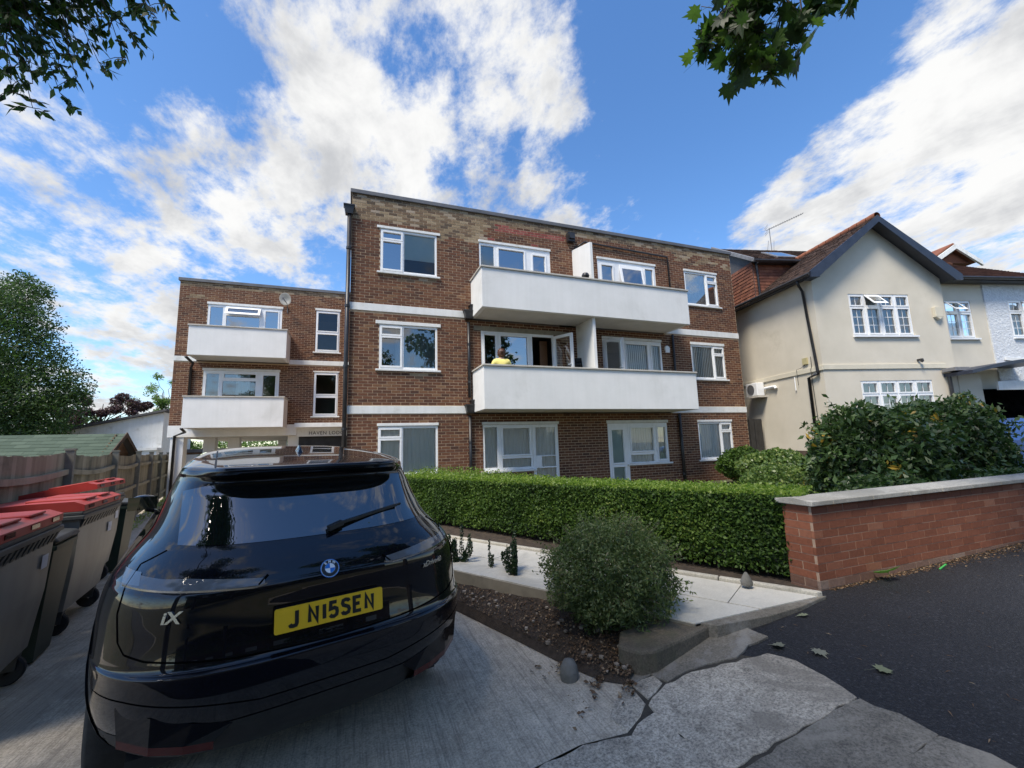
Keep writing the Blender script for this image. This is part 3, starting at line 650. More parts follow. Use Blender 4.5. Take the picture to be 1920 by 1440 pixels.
# ground floor
window(block, 3.22, 4.64, 1.05, FL[2], Y0, [(3.27, 3.62, 1.13, FL[2]-.07, False, 'glass_lo'), (3.78, 4.55, 1.46, FL[2]-.10, True, 'glass_lo'), (3.76, 4.58, 1.12, 1.35, False, 'glass_lo')], sill=True, lintel=0, fill=[('net', 3.24, 4.62, 1.08, FL[2]-.04)])
window(block, 4.643, 5.42, .30, FL[2], Y0, [(4.73, 5.33, 1.40, FL[2]-.09, False, 'glass_lo'), (4.90, 5.33, 1.10, 1.37, False, 'glass_lo'), (4.73, 5.33, .40, 1.06, False, 'glass_lo')], sill=False, lintel=0, fill=[('net', 4.7, 5.38, .35, FL[2]-.04)], name='glazed_door')
b = MB(); b.box(3.20, 5.45, Y0-.03, Y0+.05, FL[2]+.002, FL[2]+.075); b.build('roller_head', M['white_band'], block, ws=True, bevel=.006)
window(block, 7.05, 7.747, .30, FL[2], Y0, [(7.18, 7.58, 1.10, FL[2]-.20, True, 'glass_lo'), (7.18, 7.58, .40, .97, True, 'glass_lo')], sill=False, lintel=0, fill=[('rollblind', 7.1, 7.7, .35, FL[2]-.04)], name='glazed_door')
window(block, 7.75, 9.22, 1.05, FL[2], Y0, [(7.86, 8.67, 1.42, FL[2]-.15, True, 'glass_lo'), (7.82, 8.66, 1.09, 1.30, False, 'glass_lo'), (8.84, 9.13, 1.15, FL[2]-.14, True, 'glass')], sill=True, lintel=0, fill=[('net', 7.8, 9.2, 1.06, FL[2]-.04)])
b = MB(); b.box(7.02, 9.25, Y0-.03, Y0+.05, FL[2]+.002, FL[2]+.085); b.build('roller_head', M['white_band'], block, ws=True, bevel=.006)
# balconies
YB = 9.83
def balcony(root, x0, x1, zb_, zt_, yf, yw, cap_step=1.1):
    b = MB(); t = .11
    b.box(x0, x1, yf, yf+t, zb_, zt_); b.box(x0, x0+t, yf+t+.0005, yw-.002, zb_, zt_); b.box(x1-t, x1, yf+t+.0005, yw-.002, zb_, zt_)
    o = b.build('balcony', M['white_render'], root, ws=True, bevel=.008)
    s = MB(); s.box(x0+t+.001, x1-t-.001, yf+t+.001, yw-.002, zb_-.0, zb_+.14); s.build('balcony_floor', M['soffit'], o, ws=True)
    n = int((x1-x0)/cap_step)
    for i in range(n):
        a = x0-.03+(x1-x0+.06)*i/n; c = x0-.03+(x1-x0+.06)*(i+1)/n
        k = MB(); k.box(a+.003, c-.003, yf-.035, yf+t+.03, zt_+.001, zt_+.045); k.build('coping_stone', M['coping_tile'], o, ws=True, bevel=.006)
    for xa, xb in ((x0-.03, x0+t+.03), (x1-t-.03, x1+.03)):
        k = MB(); k.box(xa, xb, yf+t+.034, yw-.003, zt_+.001, zt_+.045); k.build('coping_stone', M['coping_tile'], o, ws=True, bevel=.006)
    return o
balcony(block, 2.96, 9.50, 5.15, 6.19, YB, Y0); balcony(block, 2.96, 9.54, 2.585, 3.65, YB, Y0)
for zz0, zz1, zz2 in ((5.30, 7.33, 7.54), (2.73, 5.148, 5.148)):          # dividing fins between the two flats
    b = MB(); b.ext([(6.17, YB+.02 if zz2 > 6 else YB+.10, zz0), (6.17, YB+.02 if zz2 > 6 else YB+.10, zz1), (6.17, Y0-.003, zz2), (6.17, Y0-.003, zz0)], (.08, 0, 0)); b.build('divider_fin', M['white_render'], block, ws=True)
# rainwater goods
pipe(block, [(-.19, Y0-.06, 7.62), (-.19, Y0-.06, .1)], .05); hopper(block, -.20, Y0-.06, 7.62)
pipe(block, [(2.86, Y0-.07, 5.02), (2.86, Y0-.07, 2.98)]); pipe(block, [(2.86, Y0-.07, 2.5), (2.86, Y0-.07, .2)]); hopper(block, 2.87, Y0-.09, 5.10, .27); hopper(block, 2.87, Y0-.09, 2.56, .27)
hopper(block, 2.95, Y0-.09, 5.32, .12, .14); hopper(block, 2.95, Y0-.09, 2.74, .14, .14)
pipe(block, [(9.68, Y0-.06, 5.1), (9.68, Y0-.06, 2.8)]); pipe(block, [(9.69, Y0-.06, 2.54), (9.69, Y0-.06, .2)], .05)
pipe(block, [(6.25, Y0-.05, 7.60), (6.6, Y0-.05, 7.86), (9.75, Y0-.05, 7.78), (9.76, Y0-.05, 6.2)], .028, 'waste_pipe', False)
b = MB(); b.box(6.0, 6.22, Y0-.15, Y0-.002, 7.78, 8.06); b.box(6.02, 6.2, Y0-.2, Y0-.151, 7.85, 8.0); b.build('vent_box', M['black_pipe'], block, ws=True)
b = MB(); b.lathe([(.001, -.05), (.085, -.05), (.10, -.03), (.10, 0)], (9.45, Y0-.01, 4.63), 20, 'y'); b.box(9.37, 9.53, Y0-.055, Y0-.02, 4.50, 4.60); b.build('alarm_box', M['upvc'], block, ws=True)
b = MB(); b.lathe([(.001, 0), (.09, .02), (.11, .08), (.08, .15), (.02, .17)], (6.0, YB+.06, 6.236), 16, 'z'); o = b.build('garden_ball', M['black_pipe'], None, smooth=True); tag(o, 'small dark ball ornament on the upper balcony coping', 'ornament')

# ------------------------------------------------------------------ rear wing over the car port
YW = 18.60
wing = thing('apartment_wing', 'set back brick wing with two white balconies over a car port', 'building', (-3.2, 18.6, 0))
WX0, WX1 = -6.18, BX0-.002
wh = [(-5.25, -2.74, 5.40, 7.38), (-5.25, -2.74, 2.82, 4.82), (-1.50, -.60, 5.70, 7.44), (-1.50, -.60, 3.09, 4.86)]
wb = [(WX0, -5.50, 5.15, 5.33), (-2.42, WX1, 5.15, 5.33), (-5.5, -2.42, 5.15, 5.33)]
wwall = brick_facade(wing, WX0, WX1, 2.775, 8.22, YW, wh+wb, lambda x, z: 'brick_pale' if z > 8.0 or (-5.9 < x < -5.3 and 7.6 < z < 7.72) else None, n_single=300)
rooms(wing, wh, YW, 2.0)
b = MB(); b.box(WX0, WX0+.1, YW+.103, 27, 2.75, 8.22); b.box(WX0, WX1, 27, 27.1, 2.75, 8.22); b.build('side_wall', M['brick_tex'], wing, ws=True)
b = MB(); b.box(WX0-.05, WX1, YW-.05, YW+.16, 8.22, 8.33); b.box(WX0-.05, WX0+.16, YW+.163, 27.1, 8.22, 8.33); b.build('parapet_capping', M['roof_edge'], wing, ws=True)
b = MB(); b.box(WX0+.1, WX1, YW+.1, 27, 7.95, 8.05); b.build('flat_roof', M['roof_felt'], wing, ws=True)
for x0, x1 in ((WX0-.01, -5.49), (-2.42, WX1)):
    b = MB(); b.box(x0, x1, YW-.02, YW+.05, 5.15, 5.33); b.build('floor_band', M['white_band'], wing, ws=True)
b = MB(); b.box(WX0-.01, -2.05, YW-.03, YW+.25, 2.36, 2.772); b.box(-2.047, WX1, YW-.03, YW+.25, 2.62, 2.772); b.build('edge_beam', M['white_render'], wing, ws=True)
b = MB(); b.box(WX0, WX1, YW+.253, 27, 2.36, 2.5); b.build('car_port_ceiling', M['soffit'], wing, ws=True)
for cx, cy in ((-5.89, YW+.2), (-5.28, 20.2), (-4.46, 20.2), (-5.89, 26.6), (-3.6, 26.6), (-2.2, YW+.6)):
    b = MB(); b.box(cx-.2, cx+.2, cy-.2, cy+.2, -.02, 2.36); b.build('column', M['white_render'], wing, ws=True, bevel=.01)
balcony(wing, -5.49, -2.40, 5.19, 6.25, 17.58, YW); balcony(wing, -5.49, -2.40, 2.63, 3.70, 17.58, YW)
z0 = 5.40
window(wing, -5.25, -2.74, z0, 7.38, YW, [(-5.17, -4.76, z0+.7, 7.29, False, 'glass_hi'), (-4.64, -3.53, z0+.7, 6.98, False, 'glass_hi'), (-4.60, -3.55, 7.08, 7.28, False, 'glass'), (-3.32, -2.88, z0+.1, 7.24, True, 'glass_hi')], sill=False, lintel=.09, lint_out=.03)
b = MB()
for x0, x1, k0, k1 in ((-4.66, -4.58, 0, 1), (-3.57, -3.49, 0, 1), (-4.58, -3.57, 0, .2), (-4.58, -3.57, .75, 1)): b.ext([(x0, YW-.02-.16*k0, 7.32-.30*k0), (x1, YW-.02-.16*k0, 7.32-.30*k0), (x1, YW-.02-.16*k1, 7.32-.30*k1), (x0, YW-.02-.16*k1, 7.32-.30*k1)], (0, .04, 0))
f = b.build('open_sash', M['upvc'], wing, ws=True); g = MB(); g.quad((-4.58, YW-.13, 7.09), (-3.57, YW-.13, 7.09), (-3.57, YW-.04, 7.26), (-4.58, YW-.04, 7.26)); g.build('pane', M['glass'], f, ws=True)
z0 = 2.82
window(wing, -5.25, -2.74, z0, 4.82, YW, [(-5.15, -4.75, z0+.7, 4.70, False, 'glass'), (-4.62, -3.54, z0+.7, 4.44, False, 'glass'), (-4.58, -3.55, 4.56, 4.70, True, 'glass'), (-3.29, -2.87, z0+.1, 4.68, True, 'glass')], sill=False, lintel=.09, lint_out=.03, fill=[('curtain', -4.2, -3.75, z0+.1, 4.7)])
for k, (za, zc) in enumerate(((5.70, 7.44), (3.09, 4.86))):
    zm = za+.80
    window(wing, -1.50, -.60, za, zc, YW, [(-1.42, -.69, za+.10, zm-.06, True, 'glass_lo'), (-1.42, -.69, zm+.09, zc-.10, True, 'glass_lo')], lintel=.09 if k == 0 else .05, lint_out=.04)
pipe(wing, [(-5.55, 17.72, 5.14), (-5.50, 18.3, 5.02), (-5.62, YW-.06, 4.9), (-5.62, YW-.06, 2.75)], .045, brackets=False)
pipe(wing, [(-5.52, 17.72, 2.62), (-5.55, 18.2, 2.52), (-5.95, YW-.07, 2.40), (-5.95, YW-.07, .0)], .045, brackets=False)
# entrance canopy and name board
b = MB(); b.box(-2.08, WX1-.10, YW-.55, YW-.033, 2.63, 2.79); b.build('entrance_canopy', M['white_band'], wing, ws=True, bevel=.01)
b = MB(); b.box(-2.045, WX1, YW-.005, YW+.1, 2.30, 2.618); b.build('name_board', M['white_band'], wing, ws=True)
b = MB(); b.box(-2.0, WX1, YW+.3, YW+.36, 0, 2.3); b.build('entrance_door', M['black_pipe'], wing, ws=True)
def text_mesh(name, body, size, mat, parent, mtx, extrude=.004, ws=True, width=1.0, spacing=1.0, bold=0.0):
    cu = bpy.data.curves.new(name, 'FONT'); cu.body = body; cu.size = size; cu.extrude = extrude; cu.align_x = 'CENTER'; cu.align_y = 'CENTER'; cu.space_character = spacing; cu.offset = bold; cu.resolution_u = 3
    to = bpy.data.objects.new(name, cu); COL.objects.link(to); dg = bpy.context.evaluated_depsgraph_get(); dg.update()
    me = bpy.data.meshes.new_from_object(to.evaluated_get(dg)); bpy.data.objects.remove(to); me.name = name
    me.transform(mtx @ Matrix.Diagonal((width, 1, 1, 1))); me.materials.clear(); me.materials.append(mat)
    o = bpy.data.objects.new(name, me); link(o, parent, ws); return o
FACE_FRONT = Matrix.Rotation(rad(90), 4, 'X')
text_mesh('sign_lettering', 'HAVEN LODGE', .19, M['black_pipe'], wing, Matrix.Translation((-.93, YW-.012, 2.42)) @ FACE_FRONT, width=.98, spacing=1.12)
# satellite dish
dish = thing('satellite_dish', 'pale grey satellite dish on the rear wing above its top balcony', 'satellite dish', (-2.58, YW-.35, 7.70))
b = MB(); b.lathe([(.001, .0), (.08, .006), (.16, .025), (.24, .058), (.245, .056), (.16, .018), (.001, -.008)], (0, 0, 0), 28, 'y'); o = b.build('dish_bowl', M['coping_tile'], dish, smooth=True); o.rotation_euler = (rad(-20), 0, rad(155)); o.scale = (1, 1, 1.0)
b = MB(); b.bar((0.05, 0, -.2), (-.05, -.35, -.1), .02); b.box(-.08, -.02, -.4, -.33, -.13, -.07); b.bar((0, .03, 0), (.02, .33, -.25), .03); b.bar((.02, .33, -.25), (.02, .34, -.45), .03); b.build('dish_arm', M['roof_edge'], dish)

# ------------------------------------------------------------------ the parked car
def pchip(xs, ys):
    xs = np.array(xs, float); ys = np.array(ys, float); h = np.diff(xs); d = np.diff(ys)/h; m = np.zeros(len(xs))
    m[0], m[-1] = d[0], d[-1]
    for i in range(1, len(xs)-1):
        m[i] = 0 if d[i-1]*d[i] <= 0 else (h[i-1]+h[i])*3/((2*h[i]+h[i-1])/d[i-1]+(h[i]+2*h[i-1])/d[i])
    def f(x):
        x = min(max(x, xs[0]), xs[-1]); k = min(int(np.searchsorted(xs, x, 'right'))-1, len(xs)-2); t = (x-xs[k])/h[k]
        return float(ys[k]*(1+2*t)*(1-t)**2 + m[k]*h[k]*t*(1-t)**2 + ys[k+1]*t*t*(3-2*t) + m[k+1]*h[k]*t*t*(t-1))
    return f
CAR_YAW = rad(15.4)
car = thing('parked_car', 'black electric SUV parked nose-in with a yellow number plate', 'car', (-.079, 2.500, 0.000), CAR_YAW)
car.rotation_euler = (rad(1.0), 0, CAR_YAW)
def zst(z): return z if z < 1.2 else 1.2+(z-1.2)*1.065
def tab(zs, vs): return pchip([zst(z) for z in zs], vs)
ZTOP = zst(1.6955)
yr = tab([.24, .30, .40, .50, .58, .66, .738, .747, .755, .79, .85, .95, 1.04, 1.062, 1.075, 1.10, 1.135, 1.18, 1.225, 1.27, 1.35, 1.45, 1.515, 1.538, 1.555, 1.575, 1.588, 1.60, 1.62, 1.64, 1.66, 1.675, 1.688, 1.6955],
         [.34, .24, .13, .065, .03, .008, .0, .002, .030, .042, .056, .070, .076, .080, .090, .104, .130, .178, .238, .285, .368, .475, .545, .52, .46, .425, .43, .50, .70, .92, 1.18, 1.42, 1.72, 2.15])
hw = tab([.24, .32, .45, .60, .75, .90, 1.00, 1.08, 1.14, 1.20, 1.26, 1.34, 1.44, 1.52, 1.56, 1.588, 1.60, 1.62, 1.64, 1.66, 1.675, 1.688, 1.6955],
         [.80, .90, .955, .977, .979, .978, .966, .941, .899, .850, .806, .770, .738, .709, .690, .675, .660, .640, .602, .550, .460, .33, .03])
yf = tab([.24, .35, .60, .80, .92, 1.0, 1.06, 1.12, 1.25, 1.40, 1.52, 1.60, 1.65, 1.68, 1.6955], [4.80, 4.90, 4.95, 4.93, 4.82, 4.45, 4.05, 3.80, 3.52, 3.20, 2.95, 2.75, 2.58, 2.42, 2.2])
ne = tab([.24, .9, 1.08, 1.25, 1.40, 1.5, 1.6, 1.66, 1.6955], [3.6, 3.6, 3.5, 3.8, 4.6, 5.2, 5.2, 4.0, 2.8])
rl = tab([.24, .9, 1.1, 1.3, 1.45, 1.55, 1.62, 1.66, 1.6955], [.66, .72, .72, .66, .60, .56, .60, .55, .08])
yr_s = tab([1.27, 1.35, 1.45, 1.53, 1.575, 1.60, 1.62, 1.64], [.285, .368, .466, .535, .585, .635, .74, .93])
def yr_at(x, z):
    """the tail spoiler overhangs only the middle; towards the pillars the profile runs smooth"""
    if not zst(1.36) < z < zst(1.635): return yr(z)
    k = min(1, max(0, (abs(x)/max(hw(z), 1e-3)-.70)/.22)); k = k*k*(3-2*k); e = min(1, (z-zst(1.36))/.08, (zst(1.635)-z)/.02); k *= max(0, e)
    return yr(z)*(1-k)+yr_s(z)*k
def rear_y(x, z):
    k = min(abs(x)/max(hw(z), 1e-3), .9999)**ne(z); c = math.sqrt(1-k); return yr_at(x, z)*c+yr(z)*(1-c)+rl(z)*(1-c)
def side_x(y, z):
    yc = yr(z)+rl(z)
    if y >= yc: return hw(z)
    k = min(1, (yc-y)/rl(z)); return hw(z)*(1-k*k)**(1/ne(z))
def ring(z, nr=88, nf=36, ns=40):
    w, R_, n, y_r, y_f = hw(z), rl(z), ne(z), yr(z), yf(z); pts = []
    for i in range(nr+1):                               # rear, from the right side round to the left
        ph = math.pi/2-math.pi*i/nr; s_, c_ = math.sin(ph), math.cos(ph)
        x_ = w*math.copysign(abs(s_)**(2/n), s_); pts.append((x_, yr_at(x_, z)*max(0, c_)+y_r*(1-max(0, c_))+R_*(1-max(0, c_))))
    Rf = min(.9, (y_f-y_r-R_)*.55); yc0, yc1 = y_r+R_, y_f-Rf
    for i in range(1, ns): pts.append((-w, yc0+(yc1-yc0)*i/ns))
    for i in range(nf+1):
        ph = -math.pi/2+math.pi*i/nf; s_, c_ = math.sin(ph), math.cos(ph)
        pts.append((w*math.copysign(abs(s_)**(2/2.8), s_), yc1+Rf*max(0, c_)))
    for i in range(1, ns): pts.append((w, yc1+(yc0-yc1)*i/ns))
    return pts
def build_body():
    zs = list(np.concatenate([np.linspace(.24, .70, 34), np.linspace(.71, .80, 31), np.linspace(.815, 1.03, 14), np.linspace(1.04, 1.16, 20), np.linspace(1.17, 1.50, 36), np.linspace(1.505, 1.61, 34), np.linspace(1.613, 1.6955, 34)])); zs = [zst(z) for z in zs]
    bm = bmesh.new(); rows = []
    for z in zs: rows.append([bm.verts.new((x, y, z)) for x, y in ring(z)])
    n = len(rows[0])
    WHEELS = [(1.02, .405, .475), (4.02, .405, .475)]
    for a, b in zip(rows, rows[1:]):
        for k in range(n):
            c = (a[k].co+a[(k+1) % n].co+b[k].co+b[(k+1) % n].co)/4
            if abs(c.x) > .62 and any(math.hypot(c.y-wy, c.z-wz) < wr for wy, wz, wr in WHEELS): continue
            bm.faces.new((a[k], b[k], b[(k+1) % n], a[(k+1) % n]))
    bm.faces.new(rows[-1]); bm.faces.new(list(reversed(rows[0])))
    bmesh.ops.delete(bm, geom=[v for v in bm.verts if not v.link_faces], context='VERTS')
    bmesh.ops.recalc_face_normals(bm, faces=bm.faces[:])
    me = bpy.data.meshes.new('body'); bm.to_mesh(me); bm.free(); me.materials.append(M['paint']); me.polygons.foreach_set('use_smooth', [True]*len(me.polygons))
    o = bpy.data.objects.new('body', me); link(o, car); return o
def paintmat():
    m, nt, N, L, B = nodes_of('black_paint'); B.inputs['Base Color'].default_value = (0.0035, 0.0038, 0.0062, 1); B.inputs['Roughness'].default_value = 0.30; B.inputs['Metallic'].default_value = 0.0
    B.inputs['Specular IOR Level'].default_value = 0.05; B.inputs['Coat Weight'].default_value = 1.0; B.inputs['Coat Roughness'].default_value = 0.01; B.inputs['Coat IOR'].default_value = 1.5
    v = N.new('ShaderNodeTexVoronoi'); v.inputs['Scale'].default_value = 900
    f = N.new('ShaderNodeMath'); f.operation = 'LESS_THAN'; L.new(v.outputs['Distance'], f.inputs[0]); f.inputs[1].default_value = 0.16
    L.new(mixc(N, L, f.outputs[0], (0.0032, 0.0035, 0.006), (0.02, 0.025, 0.045)), B.inputs['Base Color'])
    return m
M['paint'] = paintmat()
def glossmat(name, col, rough=.05, ior=1.5, spec=.5):
    m, nt, N, L, B = nodes_of(name); B.inputs['Base Color'].default_value = (*col, 1); B.inputs['Roughness'].default_value = rough; B.inputs['IOR'].default_value = ior
    L.new(ramp(N, texn(N, L, 30, 3), [(0.3, tuple(c*.9 for c in col)), (0.7, tuple(min(1, c*1.1) for c in col))], L), B.inputs['Base Color']); B.inputs['Specular IOR Level'].default_value = spec
    return m
M['car_glass'] = glossmat('privacy_glass', (0.006, 0.008, 0.008), .008, 2.35)
M['gloss_black'] = glossmat('gloss_black_trim', (0.006, 0.006, 0.007), .06, 1.55)
M['plastic'] = pmat('black_plastic', (0.012, 0.012, 0.012), (0.022, 0.022, 0.022), 30, .55, .2, 300, .001)
M['seam'] = pmat('panel_gap', (0.001, 0.001, 0.001), None, 5, 1.0, spec=0.0)
M['chrome'] = pmat('satin_chrome', (0.62, 0.63, 0.65), (0.7, 0.71, 0.73), 20, .22, metal=1.0)
M['red_lens'] = glossmat('red_reflector', (0.075, 0.008, 0.006), .1, 1.5)
M['lamp'] = glossmat('smoked_lamp', (0.14, 0.14, 0.145), .04, 1.6)
M['lamp_clear'] = glossmat('clear_lamp', (0.20, 0.22, 0.24), .06, 1.6)
M['tyre'] = pmat('tyre_rubber', (0.013, 0.013, 0.013), (0.024, 0.024, 0.024), 20, .8, .3, 120)
M['rim'] = pmat('dark_alloy', (0.10, 0.10, 0.105), (0.16, 0.16, 0.165), 10, .3, metal=.9)
M['plate'] = pmat('yellow_plate', (0.80, 0.47, 0.015), (0.84, 0.50, 0.02), 8, .35)
M['ink'] = pmat('black_lettering', (0.006, 0.006, 0.006), None, 8, .4)
M['blue'] = pmat('blue_enamel', (0.02, 0.16, 0.52), None, 8, .2)
M['white_enamel'] = pmat('white_enamel', (0.75, 0.76, 0.77), None, 8, .25)
body = build_body()
# rear panels laid on the body surface
def rear_patch(name, mat, zfun, us, off, nu=40, nv=12, smooth=True, parent=None, thick=0.0):
    """zfun(u) -> (z0, z1) along u in us; the patch follows the rear surface, off towards the viewer"""
    b = MB(); grid = []
    for i in range(nu+1):
        x = us[0]+(us[1]-us[0])*i/nu; z0, z1 = zfun(x); grid.append([(x, rear_y(x, z0+(z1-z0)*j/nv)-off, z0+(z1-z0)*j/nv) for j in range(nv+1)])
    for i in range(nu):
        for j in range(nv): b.quad(grid[i][j], grid[i+1][j], grid[i+1][j+1], grid[i][j+1])
    o = b.build(name, mat, parent or car, smooth=smooth)
    bm = bmesh.new(); bm.from_mesh(o.data); bmesh.ops.remove_doubles(bm, verts=bm.verts[:], dist=1e-5); bm.to_mesh(o.data); bm.free()
    return o
def winz(x):
    a = abs(x)/.70
    return 1.236+.010*a*a, 1.530-.015*a**2-.30*max(0, a-.72)**1.6
rear_patch('rear_window', M['car_glass'], winz, (-.66, .66), .003, 60, 24)
def strip(name, pts, w, mat, off=.0015, parent=None, side=None):
    """a thin line along rear-surface points (x, z)"""
    b = MB(); P = []
    for (x0, z0), (x1, z1) in zip(pts, pts[1:]):
        n = max(2, int(math.hypot(x1-x0, z1-z0)/.02))
        for i in range(n): P.append((x0+(x1-x0)*i/n, z0+(z1-z0)*i/n))
    P.append(pts[-1]); Q = [Vector((x, rear_y(x, z)-off, z)) for x, z in P]
    for k in range(len(Q)-1):
        d = (Q[k+1]-Q[k]).normalized(); u = d.cross(Vector((0, 1, 0))).normalized()*w/2
        b.quad(Q[k]-u, Q[k+1]-u, Q[k+1]+u, Q[k]+u)
    return b.build(name, mat, parent or car)
gate = [(-.70, 1.222), (-.80, 1.165), (-.845, 1.08), (-.86, .98), (-.845, .87), (-.815, .825), (-.74, .805), (-.40, .775), (0, .762), (.40, .775), (.74, .805), (.815, .825), (.845, .87), (.86, .98), (.845, 1.08), (.80, 1.165), (.70, 1.222)]
strip('tailgate_gap', gate, .008, M['seam'])
strip('bumper_gap', [(-.93, .66), (-.80, .655), (-.45, .60), (-.30, .575), (.30, .575), (.45, .60), (.80, .655), (.93, .66)], .006, M['seam'])
# slim tail lamps
for s in (-1, 1):
    lampz = lambda x: (1.066+.016*min(1, max(0, (abs(x)-.30)/.5)), 1.094+.030*min(1, max(0, (abs(x)-.30)/.3))+.012*max(0, (abs(x)-.7)/.15))
    rng = (s*.30, s*.865) if s > 0 else (s*.865, s*.30)
    t = rear_patch('tail_lamp', M['lamp'], lampz, rng, .006, 40, 4)
    rng2 = (s*.79, s*.865) if s > 0 else (s*.865, s*.79)
    rear_patch('clear_end', M['lamp_clear'], lambda x: (1.096, 1.142), rng2, .0075, 10, 3, parent=t)
    strip('lamp_edge', [(s*.29, 1.07), (s*.34, 1.062), (s*.60, 1.075), (s*.86, 1.088)], .009, M['chrome'], .009, parent=t)
    strip('lamp_notch', [(s*.285, 1.105), (s*.325, 1.068)], .012, M['seam'], .0066, parent=t)
# lower valance, blades and reflectors
rear_patch('rear_valance', M['plastic'], lambda x: (.245, .50-.05*max(0, abs(x)-.45)), (-.93, .93), .004, 50, 10)
for s in (-1, 1):
    P = lambda x, z, o: (s*x, rear_y(x, z)-o, z)
    b = MB(); top = [P(.40, .495, .006), P(.55, .535, .004), (s*.70, rear_y(.70, .585)-.004, .585), P(.83, .625, .002)]; bot = [P(.47, .445, .055), P(.58, .455, .06), P(.70, .470, .06), P(.815, .492, .05)]
    for k in range(3): b.quad(*((bot[k], bot[k+1], top[k+1], top[k]) if s > 0 else (bot[k+1], bot[k], top[k], top[k+1])))
    bl = b.build('bumper_blade', M['gloss_black'], car, smooth=False)
    b = MB(); low = [(p[0], p[1]+.012, p[2]-.038) for p in bot]
    for k in range(3): b.quad(*((low[k], low[k+1], bot[k+1], bot[k]) if s > 0 else (low[k+1], low[k], bot[k], bot[k+1])))
    b.build('reflector', M['red_lens'], bl)
    b = MB(); base = [(p[0], p[1]+.16, p[2]-.08) for p in low]
    for k in range(3): b.quad(*((base[k], base[k+1], low[k+1], low[k]) if s > 0 else (base[k+1], base[k], low[k], low[k+1])))
    b.build('blade_underside', M['plastic'], bl)
# wiper
b = MB(); wp = lambda x, z, o: Vector((x, rear_y(x, z)-o, z))
b.bar(wp(.02, 1.262, .03), wp(.10, 1.285, .035), .035, .03); b.bar(wp(.09, 1.283, .035), wp(.46, 1.335, .02), .022, .016); b.bar(wp(.18, 1.288, .012), wp(.50, 1.338, .012), .008, .014)
b.build('rear_wiper', M['plastic'], car, bevel=.003)
# emblem: dark ring, quartered disc, three letters
ez = 1.085; ey = rear_y(0, ez); tilt = math.atan2(rear_y(0, ez+.03)-rear_y(0, ez-.03), .06)
EM = Matrix.Translation((0, ey-.004, ez)) @ Matrix.Rotation(-tilt, 4, 'X')
def disc(name, mat, r0, r1, y, a0=0, a1=360, parent=None, seg=48):
    b = MB(); n = max(3, int(seg*(a1-a0)/360))
    for k in range(n):
        t0, t1 = rad(a0+(a1-a0)*k/n), rad(a0+(a1-a0)*(k+1)/n); f = lambda r, t: EM @ Vector((r*math.cos(t), y, r*math.sin(t)))
        b.quad(f(r0, t0), f(r1, t0), f(r1, t1), f(r0, t1))
    return b.build(name, mat, parent or car)
em = disc('emblem', M['chrome'], .0, .0445, -.001); disc('emblem_ring', M['ink'], .0255, .0415, -.0035, parent=em); disc('emblem_inner_rim', M['chrome'], .0245, .0258, -.0038, parent=em)
disc('emblem_collar', M['blue'], .0446, .0475, -.0008, parent=em)
for q in range(4): disc('emblem_quarter', M['blue' if q % 2 else 'white_enamel'], .0, .0245, -.0035, q*90, q*90+90, parent=em)
for ch, a in (('B', 128), ('M', 90), ('W', 52)):
    m4 = EM @ Matrix.Translation((.0335*math.cos(rad(a)), -.0038, .0335*math.sin(rad(a)))) @ Matrix.Rotation(rad(90-a), 4, 'Y') @ FACE_FRONT
    text_mesh('emblem_letter', ch, .0165, M['white_enamel'], em, m4, extrude=.0006, ws=False, bold=.0006)
# badges
def badge(name, txt, x, z, size, width, shear=.25, bold=.002):
    y = rear_y(x, z); dx = (rear_y(x+.05, z)-rear_y(x-.05, z))/.1; dz = (rear_y(x, z+.03)-rear_y(x, z-.03))/.06
    X = Vector((1, dx, 0)).normalized(); Z = Vector((0, dz, 1)).normalized(); Y_ = Z.cross(X).normalized()
    m4 = Matrix(((X.x, Z.x, -Y_.x, x), (X.y, Z.y, -Y_.y, y-.004), (X.z, Z.z, -Y_.z, z), (0, 0, 0, 1))) @ Matrix.Shear('XY', 4, (shear, 0)) if False else Matrix(((X.x, Z.x+X.x*shear, -Y_.x, x), (X.y, Z.y+X.y*shear, -Y_.y, y-.004), (X.z, Z.z+X.z*shear, -Y_.z, z), (0, 0, 0, 1)))
    return text_mesh(name, txt, size, M['chrome'], car, m4, extrude=.003, ws=False, width=width, bold=bold)
badge('model_badge', 'iX', -.655, .972, .070, 1.22); badge('drive_badge', 'xDrive40', .615, 1.0, .042, 1.05, .3, .001)
